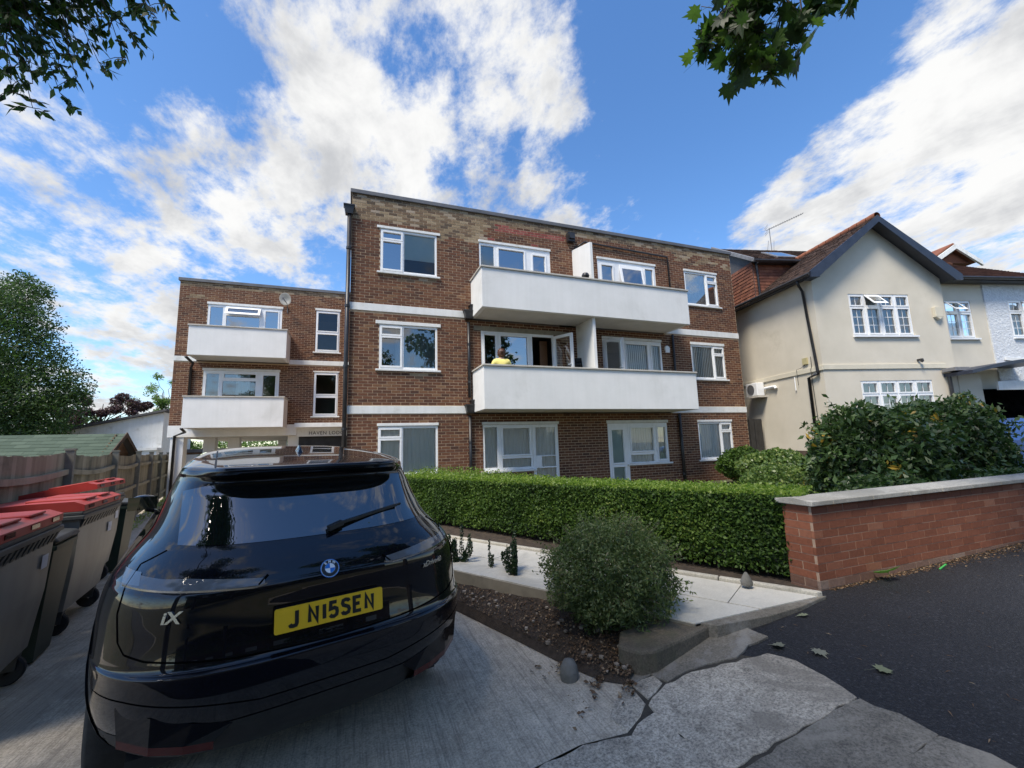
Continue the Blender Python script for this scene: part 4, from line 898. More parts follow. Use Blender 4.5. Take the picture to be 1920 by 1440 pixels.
# number plate with stroked characters
pz0 = .90; py = rear_y(0, pz0)-.045; PT = Matrix.Translation((0, py, pz0)) @ Matrix.Rotation(rad(-9), 4, 'X')
b = MB(); n = 6; out = []
for cx, cz, a0 in ((.25, .0455, 0), (-.25, .0455, 90), (-.25, -.0455, 180), (.25, -.0455, 270)):
    for k in range(n+1): t = rad(a0+90*k/n); out.append(PT @ Vector((cx+.01*math.cos(t), 0, cz+.01*math.sin(t))))
b.ext(list(reversed(out)), PT.to_3x3() @ Vector((0, .006, 0))); plate = b.build('number_plate', M['plate'], car)
b = MB(); b.obox(PT @ Vector((0, .03, 0)), PT.to_3x3() @ Vector((.25, 0, 0)), PT.to_3x3() @ Vector((0, .022, 0)), PT.to_3x3() @ Vector((0, 0, .05))); b.build('plate_recess', M['plastic'], car)
GL = {'J': [[(.05, .16), (.12, .03), (.28, .0), (.44, .03), (.5, .16), (.5, 1)]], 'N': [[(0, 0), (0, 1), (.5, 0), (.5, 1)]], '1': [[(.25, 0), (.25, 1)]],
      '5': [[(.47, 1), (.06, 1), (.03, .55), (.30, .60), (.47, .5), (.5, .30), (.46, .1), (.28, 0), (.1, .03), (.0, .15)]],
      'S': [[(.5, .83), (.43, .96), (.25, 1), (.07, .95), (.02, .78), (.08, .62), (.25, .54), (.43, .45), (.5, .28), (.44, .07), (.25, 0), (.07, .04), (.0, .18)]], 'E': [[(.5, 1), (0, 1), (0, 0), (.5, 0)], [(0, .52), (.4, .52)]]}
def ribbon(b, pts, w, f):
    pts = [Vector(p) for p in pts]; L_, R_ = [], []
    for k, p in enumerate(pts):
        d0 = (p-pts[k-1]).normalized() if k else None; d1 = (pts[k+1]-p).normalized() if k < len(pts)-1 else None
        d = ((d0 or d1)+(d1 or d0)).normalized(); nrm = Vector((-d.y, d.x)); sc = 1/max(.45, nrm.dot(Vector((-(d1 or d0).y, (d1 or d0).x))))
        L_.append(p+nrm*w/2*sc); R_.append(p-nrm*w/2*sc)
    for k in range(len(pts)-1): b.quad(f(R_[k]), f(R_[k+1]), f(L_[k+1]), f(L_[k]))
CH, CW, SW = .084, .052, .0175
for ch, x in (('J', -.180), ('N', -.088), ('1', -.037), ('5', .007), ('S', .067), ('E', .127), ('N', .188)):
    b = MB(); wdt = CW-SW; hgt = CH-SW
    for st in GL[ch]: ribbon(b, [(x-wdt/2+px_*2*wdt, -hgt/2+pz_*hgt) for px_, pz_ in st], SW, lambda p: PT @ Vector((p.x, -.0015, p.y)))
    b.build('plate_character', M['ink'], plate)
# side glass, sills, arches, wheels, mirrors, fin, rails
def side_patch(name, mat, s, zf, ys, off, nu=24, nv=8, parent=None):
    b = MB(); g = []
    for i in range(nu+1):
        y = ys[0]+(ys[1]-ys[0])*i/nu; z0, z1 = zf(y); g.append([(s*(side_x(y, z0+(z1-z0)*j/nv)+off), y, z0+(z1-z0)*j/nv) for j in range(nv+1)])
    for i in range(nu):
        for j in range(nv):
            q = (g[i][j], g[i+1][j], g[i+1][j+1], g[i][j+1]); b.quad(*(q if s > 0 else q[::-1]))
    o = b.build(name, mat, parent or car, smooth=True); bm = bmesh.new(); bm.from_mesh(o.data); bmesh.ops.remove_doubles(bm, verts=bm.verts[:], dist=1e-5); bm.to_mesh(o.data); bm.free(); return o
for s in (-1, 1):
    top = lambda y: min(1.50, 1.50-.12*max(0, 1.25-y)**1.5-.26*max(0, y-2.85)**1.2)
    side_patch('quarter_window', M['car_glass'], s, lambda y: (1.16+.05*max(0, 1.15-y)*2, max(1.2, top(y)-.12*max(0, 1.2-y)*4)), (.86, 1.22), .003)
    side_patch('rear_side_window', M['car_glass'], s, lambda y: (1.135, top(y)), (1.25, 2.02), .003)
    side_patch('front_side_window', M['car_glass'], s, lambda y: (1.10, max(1.12, top(y))), (2.10, 3.15), .003)
    tr = side_patch('window_trim', M['chrome'], s, lambda y: (1.115, 1.127), (.86, 3.2), .006, 40, 1)
    for dy in (1.235, 2.06): side_patch('door_gap', M['seam'], s, lambda y: (.35, 1.12), (dy, dy+.008), .0015, 1, 24)
    side_patch('sill_trim', M['plastic'], s, lambda y: (.25, .36), (1.5, 3.55), .006, 20, 3)
    for wy in (1.02, 4.02):
        b = MB(); arc = []; 
        for k in range(33):
            t = rad(-18+216*k/32); arc.append((math.cos(t), math.sin(t)))
        for (c0, s0), (c1, s1) in zip(arc, arc[1:]):
            q = []
            for c, sn, r_ in ((c0, s0, .455), (c1, s1, .455), (c1, s1, .52), (c0, s0, .52)):
                z = .405+sn*r_; y = wy+c*r_; q.append((s*(side_x(min(y, 4.3), max(.25, z))+.008), y, max(.2, z)))
            b.quad(*(q if s < 0 else q[::-1]))
            (c, sn), (c_, sn_) = (c0, s0), (c1, s1); a1 = (s*(side_x(min(wy+c*.455, 4.3), max(.25, .405+sn*.455))+.008), wy+c*.455, .405+sn*.455); a2 = (s*(side_x(min(wy+c_*.455, 4.3), max(.25, .405+sn_*.455))+.008), wy+c_*.455, .405+sn_*.455)
            b.quad(a1, a2, (s*.55, a2[1], a2[2]), (s*.55, a1[1], a1[2]))
        b.build('wheel_arch', M['plastic'], car)
        w = bpy.data.objects.new('wheel', None)
        t = MB(); t.lathe([(.27, -.115), (.36, -.13), (.385, -.11), (.392, -.05), (.392, .05), (.385, .11), (.36, .13), (.27, .115)], (0, 0, 0), 40, 'x'); wo = t.build('wheel', M['tyre'], car, smooth=True); wo.location = (s*.845, wy, .392-wy*.0174)
        t = MB(); t.lathe([(.001, .07), (.06, .075), (.07, .06), (.24, .05), (.272, .10), (.275, -.10), (.24, -.10), (.001, -.08)], (0, 0, 0), 40, 'x')
        for k in range(5):
            a = rad(72*k); t.obox((.075, .16*math.cos(a), .16*math.sin(a)), (.02, 0, 0), (0, .10*math.cos(a), .10*math.sin(a)), (0, -.035*math.sin(a), .035*math.cos(a)))
        ro = t.build('rim', M['rim'], wo); ro.scale = (s, 1, 1)
    mz = 1.175; mo = MB(); prof = [(0, 0, .0), (.03, .04, .02)]
    for k in range(7):
        pass
    mo.obox((0, 0, 0), (.105, .012, 0), (-.01, .075, 0), (0, 0, .070)); me_o = mo.build('door_mirror', M['paint'], car, smooth=True)
    me_o.location = (s*1.03, 3.35, mz+.015); sub = me_o.modifiers.new('sub', 'SUBSURF'); sub.levels = 3; sub.render_levels = 3; me_o.scale = (1.3, 1.3, 1.25)
    mg = MB(); mg.quad((-.085, -.088, -.05), (.085, -.078, -.05), (.085, -.078, .05), (-.085, -.088, .05)); mg.build('mirror_glass', M['car_glass'], me_o)
    ar = MB(); ar.bar((s*.90, 3.25, 1.10), (s*1.0, 3.23, 1.13), .06, .03); ar.build('mirror_arm', M['gloss_black'], car)
    # long roof joint strips
    rj = MB(); pts = []
    for k in range(30):
        y = .56+1.0*k/29; x = s*(.52-.03*k/29); lo, hi = zst(1.588), ZTOP
        for _ in range(24):
            mid = (lo+hi)/2
            inside = rear_y(x, mid) < y if abs(x) < hw(mid) else False
            lo, hi = (mid, hi) if inside else (lo, mid)
        pts.append(Vector((x, y, lo+.0025)))
    for a, c in zip(pts, pts[1:]): rj.quad(a+Vector((-.005, 0, 0)), a+Vector((.005, 0, 0)), c+Vector((.005, 0, 0)), c+Vector((-.005, 0, 0)))
    rj.build('roof_joint', M['plastic'], car)
fin = MB(); fp = [(0, 0), (.03, .035), (.07, .058), (.12, .050), (.19, .0)]
for a, c in zip(fp, fp[1:]):
    for s in (-1, 1):
        wa, wc = .022*(1-a[1]/.07), .022*(1-c[1]/.07); q = [(s*.024, 1.05+a[0], 1.668+a[0]*.05), (s*.024, 1.05+c[0], 1.668+c[0]*.05), (s*wc*.6, 1.05+c[0], 1.670+c[1]+c[0]*.05), (s*wa*.6, 1.05+a[0], 1.670+a[1]+a[0]*.05)]; fin.quad(*(q if s < 0 else q[::-1]))
    fin.quad((-.013*(1-a[1]/.07), 1.05+a[0], 1.670+a[1]+a[0]*.05), (.013*(1-a[1]/.07), 1.05+a[0], 1.670+a[1]+a[0]*.05), (.013*(1-c[1]/.07), 1.05+c[0], 1.670+c[1]+c[0]*.05), (-.013*(1-c[1]/.07), 1.05+c[0], 1.670+c[1]+c[0]*.05))
fin.build('shark_fin_antenna', M['paint'], car)
b = MB(); g = []
for i in range(25):
    x = -.72+1.44*i/24; row = []
    for j in range(9):
        z = 1.13+.33*j/8; row.append((x, yf(z)-min(.9, (yf(z)-yr(z)-rl(z))*.55)*(1-math.sqrt(max(0, 1-(abs(x)/hw(z))**2.8)))+.004, z))
    g.append(row)
for i in range(24):
    for j in range(8): b.quad(g[i][j], g[i][j+1], g[i+1][j+1], g[i+1][j])
b.build('windscreen', M['car_glass'], car, smooth=True)
b = MB(); b.box(-.80, .80, .5, 4.6, .20, .26); b.build('underbody', M['plastic'], car)

# ------------------------------------------------------------------ foliage helpers
def leaf_arrays(pts, nrm, size, rng, flat=.55, ratio=.55, jitter=.35, curl=.25):
    """one four-cornered leaf per point; nrm biases the way it faces"""
    n = len(pts); v = rng.normal(size=(n, 3)); v /= np.linalg.norm(v, axis=1, keepdims=True)
    up = nrm*flat+v*(1-flat); up /= np.linalg.norm(up, axis=1, keepdims=True)+1e-9
    w = rng.normal(size=(n, 3)); d = w-up*(w*up).sum(1, keepdims=True); d /= np.linalg.norm(d, axis=1, keepdims=True)+1e-9
    s = np.cross(up, d); L_ = (size*(1+rng.uniform(-jitter, jitter, n)))[:, None]
    base = pts-d*L_*.5; tip = pts+d*L_*.5-up*L_*curl*.3; a = pts+s*L_*ratio*.5-d*L_*.08+up*L_*curl*.15; b = pts-s*L_*ratio*.5-d*L_*.08+up*L_*curl*.15
    return np.stack([base, a, tip, b], 1).reshape(-1, 3)
def leaf_mesh(name, V, mat, parent=None, rnd=None, ws=False, rng=None):
    n = len(V)//4; me = bpy.data.meshes.new(name); me.vertices.add(len(V)); me.vertices.foreach_set('co', np.ascontiguousarray(V, dtype=np.float32).ravel())
    me.loops.add(n*4); me.loops.foreach_set('vertex_index', np.arange(n*4, dtype=np.int32)); me.polygons.add(n)
    me.polygons.foreach_set('loop_start', np.arange(0, n*4, 4, dtype=np.int32)); me.update(calc_edges=True)
    at = me.attributes.new('rnd', 'FLOAT', 'FACE'); at.data.foreach_set('value', (rnd if rnd is not None else (rng or np.random.default_rng(1)).random(n)).astype(np.float32))
    me.materials.append(mat); o = bpy.data.objects.new(name, me); link(o, parent, ws); return o
def clump_points(centers, radii, per, rng, shell=.55, squash=.8):
    P, Nn, C = [], [], []
    for k, (c, r) in enumerate(zip(centers, radii)):
        n = per(r) if callable(per) else per
        v = rng.normal(size=(n, 3)); v /= np.linalg.norm(v, axis=1, keepdims=True); rr = r*(shell+(1-shell)*rng.random(n)**.6)*(1+.25*rng.normal(size=n)*.5)
        p = v*rr[:, None]; p[:, 2] *= squash; P.append(np.array(c)+p); nn = v.copy(); nn[:, 2] += .35; Nn.append(nn/np.linalg.norm(nn, axis=1, keepdims=True)); C.append(np.full(n, rng.random()))
    return np.concatenate(P), np.concatenate(Nn), np.concatenate(C)
def limb(b, p, q, r0, r1, sag=.0, seg=6, n=5, rng=None):
    p, q = Vector(p), Vector(q); pts = []
    for i in range(n+1):
        t = i/n; m = p.lerp(q, t)+Vector((0, 0, -sag*4*t*(1-t)))
        if rng is not None and 0 < i < n: m += Vector((rng.normal(), rng.normal(), rng.normal()))*(q-p).length*.03
        pts.append(m)
    b.tube(pts, [r0+(r1-r0)*i/n for i in range(n+1)], seg)
M['bark'] = pmat('bark', (0.05, 0.042, 0.034), (0.12, 0.10, 0.08), 6, .95, .8, 30, .03, stretch=(1, 1, .25))
M['twig'] = pmat('twig', (0.06, 0.048, 0.034), (0.11, 0.09, 0.065), 12, .9)
G_HEDGE = [(0, (.014, .032, .008)), (.3, (.032, .066, .013)), (.7, (.065, .118, .020)), (.93, (.11, .17, .03)), (1, (.17, .20, .045))]
M['hedge_leaf'] = leafmat('hedge_leaf', G_HEDGE, .55, .25, spec=.2)
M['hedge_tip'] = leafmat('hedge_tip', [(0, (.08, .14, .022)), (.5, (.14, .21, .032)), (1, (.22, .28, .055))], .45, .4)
M['bush_leaf'] = leafmat('bush_leaf', [(0, (.034, .056, .022)), (.45, (.078, .112, .038)), (.8, (.13, .165, .058)), (.95, (.17, .185, .075)), (1, (.22, .19, .10))], .5, .3)
M['rhodo_leaf'] = leafmat('rhodo_leaf', [(0, (.012, .028, .010)), (.5, (.034, .068, .019)), (.85, (.066, .115, .032)), (.985, (.085, .13, .035)), (.993, (.30, .20, .03)), (1, (.34, .22, .03))], .48, .2, spec=.5)
M['ivy_leaf'] = leafmat('ivy_leaf', [(0, (.03, .06, .015)), (.4, (.07, .12, .03)), (.75, (.13, .19, .05)), (1, (.26, .29, .10))], .4, .3)
M['box_leaf'] = leafmat('box_leaf', [(0, (.008, .022, .010)), (.6, (.020, .046, .018)), (1, (.04, .075, .025))], .4, .2)
M['tree_leaf'] = leafmat('tree_leaf', [(0, (.018, .042, .016)), (.5, (.038, .075, .024)), (1, (.075, .12, .04))], .5, .35)
M['tree_pale'] = leafmat('pale_tree_leaf', [(0, (.05, .10, .025)), (.5, (.10, .17, .045)), (1, (.17, .23, .07))], .5, .4)
M['tree_purple'] = leafmat('purple_tree_leaf', [(0, (.03, .018, .024)), (.5, (.06, .032, .042)), (1, (.10, .055, .065))], .5, .3)
M['street_leaf'] = leafmat('street_tree_leaf', [(0, (.012, .030, .010)), (.5, (.026, .055, .016)), (1, (.05, .09, .022))], .45, .4)
M['maple_leaf'] = leafmat('maple_leaf', [(0, (.014, .032, .010)), (.6, (.030, .060, .015)), (1, (.075, .125, .025))], .5, .42, use_obj=True)
M['maple_mass'] = leafmat('maple_mass', [(0, (.014, .032, .010)), (.5, (.028, .058, .014)), (1, (.05, .09, .02))], .5, .4)
M['phormium'] = leafmat('phormium_leaf', [(0, (.05, .015, .014)), (.6, (.085, .028, .022)), (1, (.16, .09, .05))], .4, .15)
M['dry'] = leafmat('dry_leaf', [(0, (.05, .028, .015)), (.6, (.13, .075, .04)), (.9, (.22, .15, .09)), (1, (.38, .29, .19))], .7, .1)

# ------------------------------------------------------------------ hedge along the path
hd = Vector((-.4625, .8866)); hn = Vector((.8866, .4625)); H0 = Vector((4.20, 3.10)); HL, HT, HZ0, HZ1 = 7.2, .75, .26, 1.105
hedge = thing('privet_hedge', 'long clipped green privet hedge beside the pale path', 'hedge', (H0.x, H0.y, .26))
rng = np.random.default_rng(3)
def hpt(s, t, z): return np.stack([H0.x+hd.x*s+hn.x*t, H0.y+hd.y*s+hn.y*t, z], -1)
def hbump(s, z): return np.array([mnoise.noise(Vector((a*2.1, b*2.6, 5.0)))*.05+mnoise.noise(Vector((a*6, b*6, 1.0)))*.025 for a, b in zip(s, z)])
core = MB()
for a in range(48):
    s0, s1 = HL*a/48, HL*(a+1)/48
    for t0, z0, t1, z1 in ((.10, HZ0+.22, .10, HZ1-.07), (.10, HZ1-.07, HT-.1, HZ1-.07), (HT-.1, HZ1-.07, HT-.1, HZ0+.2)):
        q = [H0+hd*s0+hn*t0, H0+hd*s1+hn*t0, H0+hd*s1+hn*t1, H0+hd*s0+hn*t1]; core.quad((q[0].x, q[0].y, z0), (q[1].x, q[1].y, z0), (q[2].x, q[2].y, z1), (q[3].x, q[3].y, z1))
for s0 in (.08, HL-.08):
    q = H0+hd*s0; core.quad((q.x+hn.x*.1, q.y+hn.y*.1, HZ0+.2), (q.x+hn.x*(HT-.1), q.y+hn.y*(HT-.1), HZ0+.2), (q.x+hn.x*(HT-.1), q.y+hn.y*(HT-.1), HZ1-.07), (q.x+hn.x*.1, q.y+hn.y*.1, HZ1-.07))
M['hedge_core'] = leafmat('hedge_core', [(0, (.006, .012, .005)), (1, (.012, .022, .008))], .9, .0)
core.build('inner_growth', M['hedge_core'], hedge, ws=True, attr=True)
parts = []; norms = []
n = 52000; s = HL*rng.random(n); z = HZ0+.06+(HZ1-HZ0-.06)*rng.random(n)**.92; keep = rng.random(n) < np.clip((z-HZ0+.02)/.22, .12, 1); s, z = s[keep], z[keep]
t = -hbump(s, z)+rng.normal(size=len(s))*.022+.02; parts.append(hpt(s, t, z)); norms.append(np.tile((-hn.x, -hn.y, .35), (len(s), 1)))
n = 9000; t = HT*rng.random(n); z = HZ0+.1+(HZ1-HZ0-.1)*rng.random(n); parts.append(hpt(np.abs(rng.normal(size=n))*.03, t, z)); norms.append(np.tile((-hd.x, -hd.y, .3), (n, 1)))
n = 9000; s = HL*rng.random(n); z = HZ0+.15+(HZ1-HZ0-.15)*rng.random(n); parts.append(hpt(s, HT+rng.normal(size=n)*.03, z)); norms.append(np.tile((hn.x, hn.y, .3), (n, 1)))
P = np.concatenate(parts); Nn = np.concatenate(norms); Nn /= np.linalg.norm(Nn, axis=1, keepdims=True)
patch = np.array([mnoise.noise(Vector((p[0]*1.3, p[1]*1.3, p[2]*1.5))) for p in P]); rv = np.clip(rng.random(len(P))*.75+.12+patch*.35, 0, 1)
o = leaf_mesh('clipped_leaves', leaf_arrays(P, Nn, .040, rng, .45), M['hedge_leaf'], hedge, rv, ws=True); tag(o, kind='stuff')
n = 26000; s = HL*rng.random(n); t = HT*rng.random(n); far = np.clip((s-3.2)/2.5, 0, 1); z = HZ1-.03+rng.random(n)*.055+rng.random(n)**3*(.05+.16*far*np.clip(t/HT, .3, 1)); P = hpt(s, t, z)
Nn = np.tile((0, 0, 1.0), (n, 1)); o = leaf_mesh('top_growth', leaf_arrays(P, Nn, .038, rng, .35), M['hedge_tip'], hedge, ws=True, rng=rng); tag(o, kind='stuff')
b = MB()
for k in range(46):
    s_ = HL*(k+.3+.4*R.random())/46; t_ = R.uniform(.08, .3); p = H0+hd*s_+hn*t_; q = p+hd*R.uniform(-.1, .1)+hn*R.uniform(-.1, .1); b.tube([(p.x, p.y, .24), ((p.x+q.x)/2, (p.y+q.y)/2, .42), (q.x, q.y, .75)], [.014, .011, .006], 5)
b.build('stems', M['twig'], hedge, ws=True)

# ------------------------------------------------------------------ round bush, box plants, shrubs
def bush(name, label, cat, c, rx, ry, rz, mat, n, size, seed, stems=12, group=None, flat=.35, base=None, wisps=0, lumps=9, shell=.6, ratio=.5, lumpy=.16):
    rg = np.random.default_rng(seed); root = thing(name, label, cat, (c[0], c[1], base if base is not None else c[2]-rz), group=group)
    u = rg.normal(size=(n, 3)); u /= np.linalg.norm(u, axis=1, keepdims=True); rr = shell+(1-shell)*rg.random(n)**.45
    lump = np.array([mnoise.noise(Vector((a[0]*2.2+seed, a[1]*2.2, a[2]*2.2)))*lumpy+mnoise.noise(Vector((a[0]*5+seed, a[1]*5, a[2]*5)))*lumpy*.6 for a in u])
    rr = rr*(1+lump); p = u*rr[:, None]*np.array((rx, ry, rz))+np.array(c)
    if base is not None: p[:, 2] = np.maximum(p[:, 2], base+.01)
    nn = u.copy(); nn[:, 2] += .4; nn /= np.linalg.norm(nn, axis=1, keepdims=True)
    rv = np.clip(rg.random(n)*.7+.15+lump*1.6, 0, 1); shoots = []
    for k in range(wisps):                              # stray leafy shoots
        a = rg.uniform(0, 6.28); e = rg.uniform(-.3, 1.2); d = Vector((math.cos(a)*math.cos(e)*rx, math.sin(a)*math.cos(e)*ry, math.sin(e)*rz)); q0 = Vector(c)+d*.8; q1 = Vector(c)+d*rg.uniform(1.08, 1.26)+Vector((0, 0, .06*rz)); shoots.append((q0, q1)); m_ = 14
        pp2 = np.array([tuple(q0.lerp(q1, (j+1)/m_)) for j in range(m_)])+rg.normal(size=(m_, 3))*size*.35; p = np.concatenate([p, pp2]); nn = np.concatenate([nn, np.tile((0, 0, 1.0), (m_, 1))]); rv = np.concatenate([rv, rg.random(m_)*.5+.4])
    tag(leaf_mesh('foliage', leaf_arrays(p, nn, size, rg, flat, ratio), mat, root, rv, ws=True), kind='stuff')
    b = MB(); bz = base if base is not None else c[2]-rz
    for k in range(stems):
        a = rg.uniform(0, 6.28); q = Vector((c[0]+math.cos(a)*rx*.6*rg.random()**.5, c[1]+math.sin(a)*ry*.6*rg.random()**.5, c[2]+rz*rg.uniform(-.1, .6)))
        limb(b, (c[0]+rg.normal()*.05*rx, c[1]+rg.normal()*.05*ry, bz-.02), q, .012*max(1, rx), .004, -.02, 5, 4, rg)
    for q0, q1 in shoots: limb(b, q0, q1, .003*max(1, rx), .0012, 0, 4, 2)
    b.build('stems', M['twig'], root, ws=True); return root
bush('round_bush', 'rounded wispy green bush overhanging the stone plinth', 'bush', (2.13, 3.40, .56), .57, .57, .45, M['bush_leaf'], 32000, .034, 11, 22, base=.13, wisps=110, shell=.30, ratio=.36, lumpy=.21)
rgw = np.random.default_rng(5)
for k, (x, y, h, r, lab) in enumerate(((1.29, 5.45, .58, .17, 'upright dark box shrub closest to the parked car'), (1.545, 5.05, .42, .06, 'thinnest sparse box seedling between two box shrubs'), (1.70, 4.66, .56, .16, 'box shrub with two spires nearest the round bush'))):
    root = thing('box_shrub', lab, 'shrub', (x, y, bedz(x, y)), group='young box plants in the bed'); z0 = bedz(x, y); P = []; Nn = []
    b = MB()
    for q in range(3 if k == 1 else 10):
        a = rgw.uniform(0, 6.28); rr = r*rgw.random()**.5; hh = h*(1 if q == 0 else rgw.uniform(.45, .82)); tx, ty = x+math.cos(a)*rr*(0.2 if q == 0 else 1), y+math.sin(a)*rr*(0.2 if q == 0 else 1)
        b.tube([(x, y, z0-.02), ((x+tx)/2, (y+ty)/2, z0+hh*.4), (tx, ty, z0+hh)], [.006, .004, .002], 5)
        m = 130 if k == 1 else 300; tt = rgw.random(m)**.8*.95+.05; px = x+(tx-x)*np.minimum(1, tt*1.4); py = y+(ty-y)*np.minimum(1, tt*1.4); w = (.035 if k != 1 else .022)*(1-tt*.45); v = rgw.normal(size=(m, 3)); v /= np.linalg.norm(v, axis=1, keepdims=True)
        P.append(np.stack([px+v[:, 0]*w, py+v[:, 1]*w, z0+hh*tt+v[:, 2]*.012], 1)); nn = v.copy(); nn[:, 2] += .5; Nn.append(nn/np.linalg.norm(nn, axis=1, keepdims=True))
    b.build('stems', M['twig'], root, ws=True); tag(leaf_mesh('foliage', leaf_arrays(np.concatenate(P), np.concatenate(Nn), .024, rgw, .4, .6), M['box_leaf'], root, ws=True, rng=rgw), kind='stuff')
bush('rhododendron', 'large dark rhododendron right behind the red brick wall, left one', 'bush', (8.35, 4.75, 1.20), 1.12, .95, 1.02, M['rhodo_leaf'], 17000, .115, 21, 26, base=.30, group='rhododendrons behind the wall', flat=.3, shell=.45, ratio=.42, wisps=30, lumpy=.24)
bush('rhododendron', 'taller rhododendron beside the blue car, right of its neighbour', 'bush', (10.55, 4.9, 1.28), 1.22, 1.0, 1.08, M['rhodo_leaf'], 17000, .115, 22, 26, base=.30, group='rhododendrons behind the wall', flat=.3, shell=.45, ratio=.42, wisps=30, lumpy=.24)
bush('low_shrub', 'low dark leafy shrub below the large rhododendron', 'bush', (7.3, 4.1, .72), .9, .6, .42, M['rhodo_leaf'], 6000, .085, 23, 10, base=.28, flat=.3, shell=.4, ratio=.45)
bush('low_shrub', 'low dark shrub at the right behind the wall coping', 'bush', (9.9, 3.85, .68), 1.7, .45, .42, M['rhodo_leaf'], 8000, .085, 24, 10, base=.28, flat=.3, shell=.4, ratio=.45)
bush('ivy_shrub', 'yellow green variegated shrub by the side of the cream house', 'bush', (9.75, 7.75, .95), 1.0, .7, .46, M['ivy_leaf'], 9000, .075, 25, 12, base=.34, flat=.35, shell=.45, ratio=.7)
bush('ivy_shrub', 'darker ivy shrub against the corner of the brick block', 'bush', (10.75, 9.6, .95), .85, .55, .50, M['hedge_leaf'], 6500, .075, 26, 10, base=.34, flat=.35, shell=.45, ratio=.7)
bush('ground_cover', 'dry yellowish ground cover plants behind the end of the hedge', 'plant', (6.6, 5.0, .5), 1.2, 1.0, .35, M['ivy_leaf'], 5000, .06, 27, 8, base=.28, flat=.3, shell=.3)
bush('ivy_shrub', 'small yellow green shrub right behind the privet hedge end', 'bush', (8.2, 6.6, .75), .7, .6, .42, M['ivy_leaf'], 4500, .06, 28, 8, base=.30, flat=.3, shell=.4, ratio=.7)
# cabbage-palm like phormium by the entrance
phm = thing('phormium', 'spiky dark red phormium plant by the lodge entrance', 'plant', (-1.72, 16.9, 0)); b = MB(); rgp = np.random.default_rng(8)
for k in range(46):
    a = rgp.uniform(0, 6.28); e = rgp.uniform(.45, 1.5); ln = rgp.uniform(1.1, 1.75); d = Vector((math.cos(a)*math.cos(e), math.sin(a)*math.cos(e), math.sin(e))); sd_ = Vector((-math.sin(a), math.cos(a), 0)); b.cur = rgp.random(); pr = None
    for j in range(6):
        tt = j/5; p = Vector((-1.72, 16.9, .35))+d*ln*tt+Vector((0, 0, -.35*tt*tt*math.cos(e))); w = .032*(1-tt)**.6*min(1, .5+tt*3); cur = (p-sd_*w, p+sd_*w)
        if pr: b.quad(pr[0], pr[1], cur[1], cur[0])
        pr = cur
b.build('blades', M['phormium'], phm, attr=True, ws=True)
b = MB(); b.lathe([(.20, 0), (.27, .32), (.29, .36), (.26, .37), (.001, .33)], (-1.72, 16.9, 0), 20); o = b.build('planter', M['black_pipe'], phm, ws=True)

# ------------------------------------------------------------------ red brick front wall
WY0, WY1, WXa = 2.945, 3.24, 4.10
gwall = thing('garden_wall', 'low red brick garden wall with pale stone coping', 'wall', (WXa, WY0, .28))
RB = brick_mesh('brick', M['redbrick']); RBL = brick_mesh('brick', M['redbrick_low'])
m = MB(); m.box(WXa+.003, 9.6, WY0+.003, WY1-.003, .10, 1.036); core_w = m.build('wall_core', M['mortar_red'], gwall, ws=True)
for c in range(11):
    za, zb_ = .285+.075*(c-1)+.004, .285+.075*c-.004
    if c == 0: za = .20
    x = WXa+(.1125 if c % 2 else 0)-.225
    while x < 9.0:
        a, b2 = (x+.004 if x >= WXa else WXa), x+.221
        if b2-a > .03:
            o = bpy.data.objects.new('brick', RBL if c <= 1 else RB); link(o, core_w, True); o.location = ((a+b2)/2, WY0+R.uniform(-.0015, .0015), (za+zb_)/2); o.scale = (b2-a, .03, zb_-za)
        x += .225
    segs = [(WY0+.031, WY1)] if c % 2 == 0 else [(WY0+.031, WY0+.145), (WY0+.155, WY1)]
    for ya, yb in segs:
        o = bpy.data.objects.new('brick', RBL if c <= 1 else RB); link(o, core_w, True); o.rotation_euler = (0, 0, rad(-90)); o.location = (WXa-.0005, (ya+yb)/2, (za+zb_)/2); o.scale = (yb-ya, .03, zb_-za)
M['coping'] = concrete_mat('coping_stone', (0.33, 0.32, 0.285), (0.44, 0.425, 0.385), None, stain=(0.23, 0.22, 0.19), speck=.4)
x = WXa-.045
ln = [.30, .60, .60, .60, .60, .60, .60, .60, .60, .60]
for l_ in ln:
    b = MB(); ym = (WY0+WY1)/2; sec = [(WY0-.045, 1.042), (WY0-.045, 1.086), (ym, 1.110), (WY1+.045, 1.086), (WY1+.045, 1.042)]
    b.ext([(x+.003, y, z) for y, z in reversed(sec)], (l_-.006, 0, 0)); b.build('coping_stone', M['coping'], gwall, ws=True, bevel=.006); x += l_
# drifted grit along the wall foot
def scatter(name, n, fn, size, mat, seed, parent=None, flat=.9, ratio=.6, kind='stuff', label=None, cat=None):
    rg = np.random.default_rng(seed); pts = np.array([fn(rg) for _ in range(n)]); o = leaf_mesh(name, leaf_arrays(pts, np.tile((0, 0, 1.0), (n, 1)), size, rg, flat, ratio, .6), mat, parent, ws=parent is not None, rng=rg); tag(o, label, cat, kind=kind); return o
def wall_foot(rg):
    x = rg.uniform(4.2, 9.0); y = 2.94-abs(rg.normal())*.06*(.4+min(1, max(0, (x-4.6)/2))); return (x, y, gz(x)-.004)
scatter('leaf_litter', 2600, wall_foot, .020, M['dry'], 41, flat=.7, label='thin drift of dry leaf litter along the brick wall foot', cat='litter')
def bed_pt(rg):
    k = rg.random()**1.1*5.2; k0 = min(int(k), 4); a = Vector(left[k0]).lerp(Vector(left[k0+1]), k-k0); sp = (a-P0).dot(PD); e = P0+PD*max(sp, -.30)-PN*1.28; p = a.lerp(e, rg.uniform(.02, 1)); return (p.x, p.y, bedz(p.x, p.y)+.012+rg.random()*.012)
